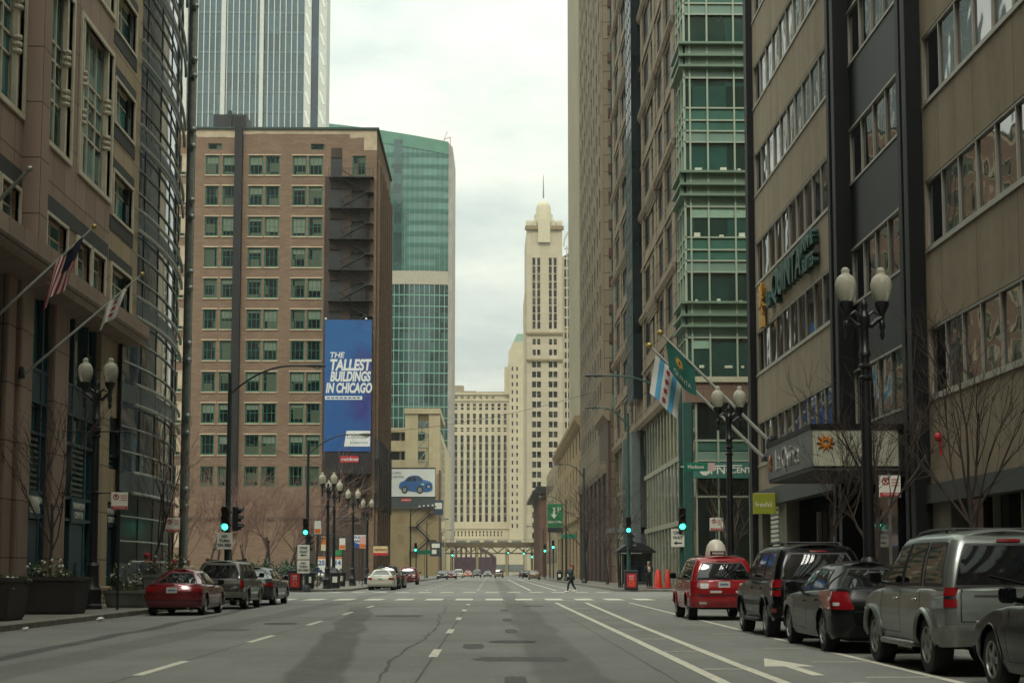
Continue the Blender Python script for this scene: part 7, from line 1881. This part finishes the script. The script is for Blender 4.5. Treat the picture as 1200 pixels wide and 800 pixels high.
SED2 = dict(SED1); SED2.update(L=4.9, W=1.83, H=1.41, tails=[(1.0, 1.95, .72, .86, M_TAIL, None, None)], extra=[], plate=(0, .78))

Z0 = .0
make_car('silver_suv', 'silver four wheel drive with roof rails and a dark rear window, parked at the right', 'car', (6.42, 18.75, Z0), 0, SUV1, P_SILVER)
make_car('parked_sedan', 'dark green grey sedan with big red tail lamps behind the silver four wheel drive', 'car', (6.28, 24.2, Z0), 0, SED1, P_DGREEN)
make_car('black_suv', 'glossy black estate style four wheel drive between the red taxi and the dark sedan', 'car', (6.38, 29.65, Z0), 0, SUV2, P_BLACK)
taxi = make_car('taxi', 'red taxi four wheel drive with a white roof light box', 'taxi', (6.2, 40.9, Z0), 0, SUV3, P_RED)
m = MB(); rows = []
for z, k in ((0, 1), (.12, .98), (.32, .82), (.44, .5), (.48, .2)): rows.append([(.30 * k * math.cos(a), 1.45 + .34 * k * math.sin(a), 1.69 + z) for a in [2 * PI * j / 18 for j in range(18)]])
m.grid(rows, True); m.add(rows[-1], [tuple(range(18))]); rl = m.build('roof_light', pbr('cab roof light shell', '#c9c3b2', .4, var=.06), taxi, 50, world=False)
m = MB(); m.box(-.21, .21, 1.06, 1.12, 1.73, 1.85); m.build('light_panel', M_INK, rl, world=False); m = MB(); m.box(-.16, .16, 1.05, 1.07, 1.765, 1.815); m.build('light_strip', M_CLEAR, rl, world=False)
text('33', .2, M_SUNFL, taxi, (.78, -.03, 1.0), 'S', world=False, bold=.01, extrude=.006, yaw=.35)
make_car('black_sedan', 'black car nose at the bottom right corner, cut by the picture edge', 'car', (6.42, 13.2, Z0), 0, SED2, P_BLACK)
make_car('maroon_coupe', 'dark red two door coupe at the left kerb beside the planters', 'car', (-9.35, 45.4, Z0), 0, COUPE, P_MAROON)
make_car('grey_suv', 'pewter grey older four wheel drive in front of the dark red coupe', 'car', (-9.3, 52.9, Z0), R(-1), JIM, P_GREY)
make_car('grey_sedan', 'dark grey sedan, foremost of the three cars at the left kerb', 'car', (-9.25, 59.2, Z0), R(-1), SED2, P_DGREY)
wcar = make_car('white_sedan', 'cream white sedan parked past the junction on the left', 'car', (-7.55, 105.5, Z0), 0, SED2, P_WHITE, lod=0)
scar = make_car('dark_suv', 'black high sided car parked directly ahead of the cream white sedan', 'car', (-7.6, 112.5, Z0), 0, SUV3, P_BLACK, lod=0)
def far(src, p0, p1, x, y, lab, rot=0, grp='distant cars on the street'):
    return copy_tree(src, (x, y, Z0), rot, lab, grp, swap=[(p0, p1)])
far(wcar, P_WHITE, P_DGREY, -7.6, 119.5, 'dark grey sedan, third car of the left row past the junction')
far(scar, P_BLACK, P_MAROON, -8.0, 150, 'small dark red car behind the row past the junction on the left')
far(wcar, P_WHITE, P_BLUEC, -7.9, 255, 'distant dark blue car at the left of the far traffic', PI)
far(wcar, P_WHITE, P_MAROON, -6.6, 262, 'distant maroon car next to the dark blue one on the left', PI)
far(scar, P_BLACK, P_WHITE, -6.2, 300, 'distant white van-like car left of the orange cab', PI)
far(wcar, P_WHITE, P_ORANGE, -5.0, 340, 'distant orange cab near the bridge pier', PI)
far(scar, P_BLACK, P_DGREY, -2.9, 330, 'distant dark car driving towards the camera, left of the pair', PI)
far(wcar, P_WHITE, P_DGREY, -.7, 345, 'distant dark car driving towards the camera, right of the pair', PI)
far(scar, P_BLACK, P_WHITE, 2.2, 480, 'tiny white van under the railway bridge', PI)
far(scar, P_BLACK, P_TAN, 1.6, 300, 'distant tan square car alone in the middle lane', 0)
far(wcar, P_WHITE, P_DGREY, 7.0, 330, 'distant dark car, last of the row at the right kerb', 0)
far(wcar, P_WHITE, P_BLACK, 6.8, 290, 'distant black car, middle of the row at the right kerb', 0)
far(wcar, P_WHITE, P_TAN, 6.7, 235, 'distant brown sedan, nearest of the row at the right kerb', 0)
far(wcar, P_WHITE, P_WHITE, -17.5, 170, 'pale car parked on the lot behind the price boards', PI / 2)
far(wcar, P_WHITE, P_BLUEC, -24, 168, 'dark blue car parked on the lot left of the price boards', PI / 2)
# a few cars on the cross street / lot behind the left hedge are hidden by the parked cars

# ================================================================== PEOPLE
M_SKIN = pbr('skin', '#a9765c', .55, var=.08, obj=True); M_JEAN = pbr('dark trousers', '#1b1e27', .85, var=.15, obj=True); M_SHOE = pbr('shoe', '#5b544b', .6, var=.1, obj=True)
def skin(name, pts, edges, radii, mat, parent, sub=2):
    me = bpy.data.meshes.new(name); me.from_pydata(pts, edges, []); me.materials.append(mat)
    o = link(name, me, parent, world=False); md = o.modifiers.new('Skin', 'SKIN'); md.use_smooth_shade = True
    for i, r in enumerate(radii):
        d = me.skin_vertices[0].data[i]; d.radius = r if isinstance(r, tuple) else (r, r); d.use_root = i == 0
    s = o.modifiers.new('Subsurf', 'SUBSURF'); s.levels = sub; s.render_levels = sub
    return o
def person(loc, rot, label, h, coat, trouser, hair, stride=0, arms='down', coatlen=.0, hat=None, bag=None, seed=0, shoe=None):
    """standing or walking figure facing -y (towards the camera) before rotation"""
    t = thing('person', label, 'person', loc, rot); k = h / 1.75
    V_ = lambda *p: Vector(p) * k
    hip, nk = .93, 1.47
    st = stride
    feet = {1: V_(.09, -st * .5, .07), -1: V_(-.09, st * .5, .07 + (.05 if st else 0))}
    knees = {1: V_(.1, -st * .32 - .04, .5), -1: V_(-.1, st * .18 - .04, .5)}
    toes = {1: V_(.1, -st * .5 - .16, .03), -1: V_(-.1, st * .5 - .15, .03 + (.0 if st else 0))}
    if arms == 'down': el = {1: V_(.27, st * .22 + .03, 1.14), -1: V_(-.27, -st * .22 + .03, 1.14)}; hn = {1: V_(.27, st * .3 - .06, .88), -1: V_(-.27, -st * .3 - .06, .88)}
    elif arms == 'chest': el = {1: V_(.27, .0, 1.14), -1: V_(-.27, .0, 1.14)}; hn = {1: V_(.1, -.24, 1.2), -1: V_(-.06, -.25, 1.24)}
    else: el = {1: V_(.26, -.05, 1.16), -1: V_(-.27, .03, 1.14)}; hn = {1: V_(.14, -.16, 1.5), -1: V_(-.26, -.08, .9)}
    P = [V_(0, 0, hip), V_(0, .0, 1.15), V_(0, .01, 1.36), V_(0, 0, nk), V_(0, -.01, 1.56), V_(0, -.02, 1.68)]; E = [(0, 1), (1, 2), (2, 3), (3, 4), (4, 5)]
    Rr = [(.15, .11), (.14, .1), (.16, .11), (.06, .06), (.085, .1), (.075, .09)]
    def chain(start, pts, rs):
        prev = start
        for p, r in zip(pts, rs): P.append(p); Rr.append(r); E.append((prev, len(P) - 1)); prev = len(P) - 1
        return prev
    for s in (1, -1):
        chain(0, [V_(s * .1, 0, .88), knees[s], feet[s], toes[s]], [.095, .06, .045, .035])
        e = chain(2, [V_(s * .19, .01, 1.4), el[s], hn[s]], [.065, .045, .033])
    skin('body', [p[:] for p in P], E, [((r[0] * k, r[1] * k) if isinstance(r, tuple) else r * k) for r in Rr], M_SKIN, t)
    # hands: palm, four fingers and a thumb
    for s in (1, -1):
        d = (hn[s] - el[s]).normalized(); q = d.orthogonal().normalized(); m = MB()
        m.tube([hn[s] - d * .02 * k, hn[s] + d * .05 * k, hn[s] + d * .1 * k], [.024 * k, .036 * k, .03 * k], 8, squash=.55)
        for f in range(4): b0 = hn[s] + d * .09 * k + q * (f - 1.5) * .018 * k; m.tube([b0, b0 + d * (.045 + .012 * (f in (1, 2))) * k, b0 + d * .07 * k + Vector((0, -.02, 0)) * k], [.009 * k, .008 * k, .006 * k], 5)
        b0 = hn[s] + d * .03 * k + q * .03 * k; m.tube([b0, b0 + (d + q).normalized() * .05 * k], [.011 * k, .008 * k], 5); m.build('hand', M_SKIN, t, 60, world=False)
    # jacket, trousers, shoes
    JP = [V_(0, 0, hip - coatlen), V_(0, 0, 1.12), V_(0, .01, 1.36), V_(0, .01, 1.455)]; JE = [(0, 1), (1, 2), (2, 3)]; JR = [(.185, .14), (.165, .125), (.185, .13), (.08, .08)]
    for s in (1, -1):
        n0 = len(JP); JP += [V_(s * .19, .01, 1.4), el[s], hn[s] - (hn[s] - el[s]).normalized() * .03 * k]; JR += [.08, .062, .05]; JE += [(2, n0), (n0, n0 + 1), (n0 + 1, n0 + 2)]
    skin('jacket', [p[:] for p in JP], JE, [((r[0] * k, r[1] * k) if isinstance(r, tuple) else r * k) for r in JR], coat, t)
    TP = [V_(0, 0, hip + .04)]; TE = []; TR = [(.17, .125)]
    for s in (1, -1):
        n0 = len(TP); TP += [V_(s * .1, 0, .86), knees[s], feet[s] + V_(0, 0, .05)]; TR += [.105, .072, .06]; TE += [(0, n0), (n0, n0 + 1), (n0 + 1, n0 + 2)]
    skin('trousers', [p[:] for p in TP], TE, [((r[0] * k, r[1] * k) if isinstance(r, tuple) else r * k) for r in TR], trouser, t)
    for s in (1, -1):
        f, o_ = feet[s], toes[s]; m = MB(); m.tube([f + V_(0, .06, -.02), f + V_(0, -.02, -.01), o_ + V_(0, -.02, .01), o_ + V_(0, -.07, .0)], [.04 * k, .05 * k, .045 * k, .02 * k], 8, squash=.8); m.build('shoe', shoe or M_SHOE, t, 60, world=False)
    # face and hair
    hc = V_(0, -.02, 1.63); m = MB(); m.tube([hc + V_(0, -.09, .02), hc + V_(0, -.125, -.02)], [.012 * k, .018 * k], 6); m.build('nose', M_SKIN, t, 60, world=False)
    m = MB()
    for s in (1, -1): m.ball(hc + V_(s * .034, -.093, .03), .011 * k, seg=6, rings=4)
    m.build('eyes', M_INK, t, world=False)
    m = MB(); m.box(*(sorted((hc.x - .025 * k, hc.x + .025 * k))), hc.y - .1 * k, hc.y - .09 * k, hc.z - .065 * k, hc.z - .055 * k); m.build('mouth', pbr('lips', '#7d4038', .6), t, world=False)
    m = MB()
    for s in (1, -1): m.ball(hc + V_(s * .088, 0, .01), .012 * k, .025 * k, .035 * k, 6, 5)
    m.build('ears', M_SKIN, t, 60, world=False)
    m = MB(); hm, hl = hair
    rows = []
    for i in range(7):
        a = R(90) * i / 6 + R(-5 if i == 0 else 0); rows.append([hc + V_(.098 * math.cos(a) * math.cos(b_) * 1, .115 * math.cos(a) * math.sin(b_) + .012, .035 + .098 * math.sin(a)) for b_ in [2 * PI * j / 14 for j in range(14)]])
    m.grid(rows, True)
    if hl: m.tube([hc + V_(0, .07, .05), hc + V_(0, .1, -.06), hc + V_(0, .1, -.2), hc + V_(0, .1, -.32)], [.09 * k, .1 * k, .09 * k, .03 * k], 8, squash=.6)
    else: m.tube([hc + V_(0, .06, .05), hc + V_(0, .085, -.02), hc + V_(0, .08, -.07)], [.085 * k, .075 * k, .04 * k], 8, squash=.6)
    m.build('hair', hm, t, 60, world=False)
    if hat:
        m = MB(); m.lathe([(.108 * k, .01 * k), (.112 * k, .05 * k), (.1 * k, .11 * k), (.06 * k, .15 * k), (0, .16 * k)], 14, tuple(hc)); m.lathe([(.112 * k, .0), (.118 * k, .03 * k), (.112 * k, .05 * k)], 14, tuple(hc)); m.build('hat', hat, t, 60, world=False)
    if bag:
        tag(bag_(loc, rot, k, bag), 'dark shoulder bag hanging at the hip of the walking person', 'bag')
    return t
def bag_(loc, rot, k, mat):
    m = MB(); m.bbox(.2 * k, .34 * k, -.06 * k, .24 * k, .78 * k, 1.05 * k, .04); m.tube([(.24 * k, .08 * k, 1.03 * k), (.2 * k, .07 * k, 1.3 * k), (.05 * k, .1 * k, 1.52 * k)], .012, 5)
    o = m.build('shoulder_bag', mat, None, 50); o.location = loc; o.rotation_euler = (0, 0, rot); return o
H_BROWN = pbr('brown hair', '#5b3a22', .7, var=.2, obj=True); H_DARK = pbr('dark hair', '#1d1714', .7, var=.2, obj=True); H_BLOND = pbr('blond hair', '#a98a55', .7, var=.2, obj=True); H_GREY = pbr('grey hair', '#8d8880', .7, var=.2, obj=True)
C_TEAL = pbr('blue green jacket', '#2b4650', .85, var=.15, obj=True); C_BLACK = pbr('black coat', '#16171a', .85, var=.15, obj=True); C_GREYJ = pbr('grey jacket', '#4b4f54', .85, var=.15, obj=True); C_CREAM = pbr('cream top', '#b5ab95', .85, var=.1, obj=True); C_PINK = pbr('pinkish top', '#a8706a', .85, var=.1, obj=True); HAT = pbr('red knit hat', '#b3222a', .9, var=.15, obj=True)
person((5.05, 96.2, 0), R(-100), 'person with long brown hair in a blue green jacket walking over the crossing', 1.72, C_TEAL, M_JEAN, (H_BROWN, 1), .5, 'face', bag=C_BLACK, shoe=M_WHITE)
p2_ = person((10.55, 103, .15), R(8), 'person in an open black coat and pale top standing by the entrance', 1.8, C_BLACK, C_BLACK, (H_GREY, 0), 0, 'chest', coatlen=.2)
m = MB(); m.bbox(-.09, .09, -.165, -.12, 1.08, 1.46, .02); m.build('shirt', pbr('white shirt', '#c3bfb2', .8), p2_, 60, world=False)
person((-12.5, 56.2, .15), R(170), 'person in a grey jacket and red knit hat seen from behind by the planters', 1.78, C_GREYJ, M_JEAN, (H_DARK, 0), .2, 'down', hat=HAT)
person((-13.0, 66.5, .15), R(20), 'person with blond hair in a cream top waiting left of the signal post', 1.68, C_CREAM, M_JEAN, (H_BLOND, 1), 0, 'down')
person((-12.5, 68.3, .15), R(-10), 'person in a pinkish top seen over the roof of the pewter four wheel drive', 1.72, C_PINK, M_JEAN, (H_BROWN, 0), 0, 'down')
person((-11.0, 69.0, .15), R(60), 'person in a dark coat just left of the no turn sign post', 1.74, C_BLACK, M_JEAN, (H_DARK, 0), .3, 'down')
person((.9, 310, 0), R(10), 'tiny person in dark clothes crossing far down the street', 1.75, C_BLACK, M_JEAN, (H_DARK, 0), .4, 'down')

# ================================================================== TREES
M_BARK = pbr('grey bark', '#38322c', .9, var=.3, scale=6, bmp=.3); M_TWIG = pbr('brown twigs', '#40362f', .9, var=.25, scale=3); M_TWIGR = pbr('reddish twigs', '#7a6054', .9, var=.2, scale=2); M_BARKL = pbr('pale bark', '#75695a', .9, var=.25, scale=6)
def bare_tree(loc, h, spread, label, seed, fork=.35, levels=4, kids=(3, 4, 4, 3), bark=None, twig=None, r0=.07, group=None, up=.75):
    rng = random.Random(seed); t = thing('bare_tree', label, 'tree', loc, 0, group)
    tr, cr = MB(), MB()
    def grow(p, d, ln, r, lv, mb):
        n = 4 if lv < 2 else 3; pts = [Vector(p)]; dd = Vector(d)
        for i in range(n):
            dd = (dd + Vector((rng.gauss(0, .09), rng.gauss(0, .09), .07 * up))).normalized(); pts.append(pts[-1] + dd * ln / n)
        r1 = r * (.62 if lv == 0 else .35)
        mb.tube(pts, [r + (r1 - r) * i / n for i in range(n + 1)], 7 if lv == 0 else (5 if lv < 2 else 3), caps=lv == 0)
        if lv >= levels: return
        for k in range(kids[lv] + rng.choice((0, 0, 1))):
            f = rng.uniform(.35 if lv else .55, 1.0); i = min(n - 1, int(f * n)); q = pts[i].lerp(pts[i + 1], f * n - i)
            a = rng.uniform(0, 2 * PI); sp = spread * rng.uniform(.6, 1.3)
            side = dd.orthogonal().normalized(); side = Matrix.Rotation(a, 3, dd) @ side
            nd = (dd * math.cos(sp) + side * math.sin(sp)).normalized()
            grow(q, nd, ln * rng.uniform(.5, .78) if lv else h * rng.uniform(.34, .48), max(.006, r * rng.uniform(.38, .55)), lv + 1, cr)
    grow((0, 0, -.05), (rng.gauss(0, .03), rng.gauss(0, .03), 1), h * fork * 1.4, r0, 0, tr)
    tr.build('trunk', bark or M_BARK, t, 60, world=False); cr.build('crown', twig or M_TWIG, t, 60, world=False); return t
bare_tree((9.3, 36.4, .15), 5.4, .55, 'bare young tree behind the silver four wheel drive', 3, .36, 4, (6, 4, 3, 3), r0=.085)
bare_tree((9.4, 43.6, .15), 5.0, .5, 'slim bare tree in front of the hotel canopy emblem', 8, .4, 4, (6, 4, 3, 2), r0=.06)
bare_tree((9.2, 60.5, .15), 4.6, .5, 'small pale bare tree under the bank sign', 5, .28, 3, (5, 3, 3), bark=M_BARKL, twig=M_BARKL, r0=.06)
bare_tree((9.3, 29.5, .15), 5.2, .5, 'bare tree touching the right picture edge', 12, .4, 4, (6, 4, 3, 2), r0=.06)
bare_tree((-12.6, 42.9 + 1.5, .15), 5.6, .35, 'thin bare tree rising behind the dark bronze planter', 21, .4, 4, (6, 4, 3, 2), r0=.06)
bare_tree((-12.4, 54.6, .15), 5.6, .5, 'bare tree in front of the curved glass bay by the thin sign post', 22, .4, 4, (6, 4, 3, 2), r0=.06)
bare_tree((-12.6, 60.5, .15), 5.6, .55, 'bare tree in front of the glass bay near the red hat person', 23, .35, 4, (5, 3, 3, 2), r0=.06, twig=M_TWIGR)
bare_tree((9.9, 118, .15), 9.0, .55, 'tall bare tree behind the bus shelter', 31, .3, 4, (5, 4, 3, 3), r0=.14)
bare_tree((10.3, 136, .15), 9.5, .6, 'tall bare tree in front of the red granite base', 32, .3, 4, (5, 4, 3, 3), r0=.14)
bare_tree((10.2, 165, .15), 10.5, .6, 'farther bare tree between the street lights on the right', 33, .3, 4, (5, 4, 3, 3), r0=.15)
names = ['leftmost', 'second', 'third', 'fourth', 'fifth', 'sixth', 'seventh', 'eighth', 'ninth', 'last']
for i in range(10):
    y = 138 + (i % 3) * 13; px_ = 226 + i * 15.5 + (i % 2) * 4
    bare_tree(((px_ - 575) / 1800 * y, y, .1), 9.2 + (i * 7 % 4) * .6, .62, '%s reddish bare tree of the grove before the brick building, counted from the left' % names[i], 50 + i, .3, 4, (6, 4, 4, 3), bark=M_BARK, twig=M_TWIGR, r0=.15, group='bare trees of the plaza grove', up=.5)
def shrub(loc, sx, sy, h, label, seed):
    rng = random.Random(seed); t = thing('shrub', label, 'shrub', loc, 0, 'plaza shrubs'); m = MB()
    for _ in range(900):
        a, b_, q = rng.uniform(0, 2 * PI), rng.uniform(-.2, PI / 2), rng.uniform(.6, 1.05); lump = 1 + .16 * math.sin(3 * a + seed) + .1 * math.sin(7 * a)
        leaf(m, (sx * q * lump * math.cos(a) * math.cos(b_), sy * q * lump * math.sin(a) * math.cos(b_), .1 + h * q * max(0, math.sin(b_)) * lump), rng.uniform(.08, .17), rng)
    m.build('foliage', M_HEDGE, t, world=False); s = MB()
    for k in range(5): s.tube([(0, 0, 0), (rng.uniform(-.5, .5) * sx, rng.uniform(-.5, .5) * sy, h * .7)], [.04, .015], 5)
    s.build('stem', M_BARK, t, world=False)
for i, (px_, y, s) in enumerate(((290, 131, 1.6), (312, 130, 1.9), (338, 132, 1.5), (362, 134, 1.2))): shrub(((px_ - 575) / 1800 * y, y, .2), s, 1.2, 1.7, ('%s green shrub of the plaza row behind the grey sedan' % names[i]), 80 + i)
M_PLAZ = pbr('plaza kerb wall', '#7e776b', .85, var=.2, scale=1)
t = tag(MB().bbox(-45, -13.6, 122, 123.2, .1, .55, .06).build('planter_wall', M_PLAZ), 'low pale stone wall along the front of the tree plaza', 'wall')
t = tag(MB().box(-45, -13.2, 117.5, 118, .1, .3).build('plaza_step', pbr('plaza step', '#57544d', .85, var=.2)), 'long dark step in front of the plaza wall', 'step')
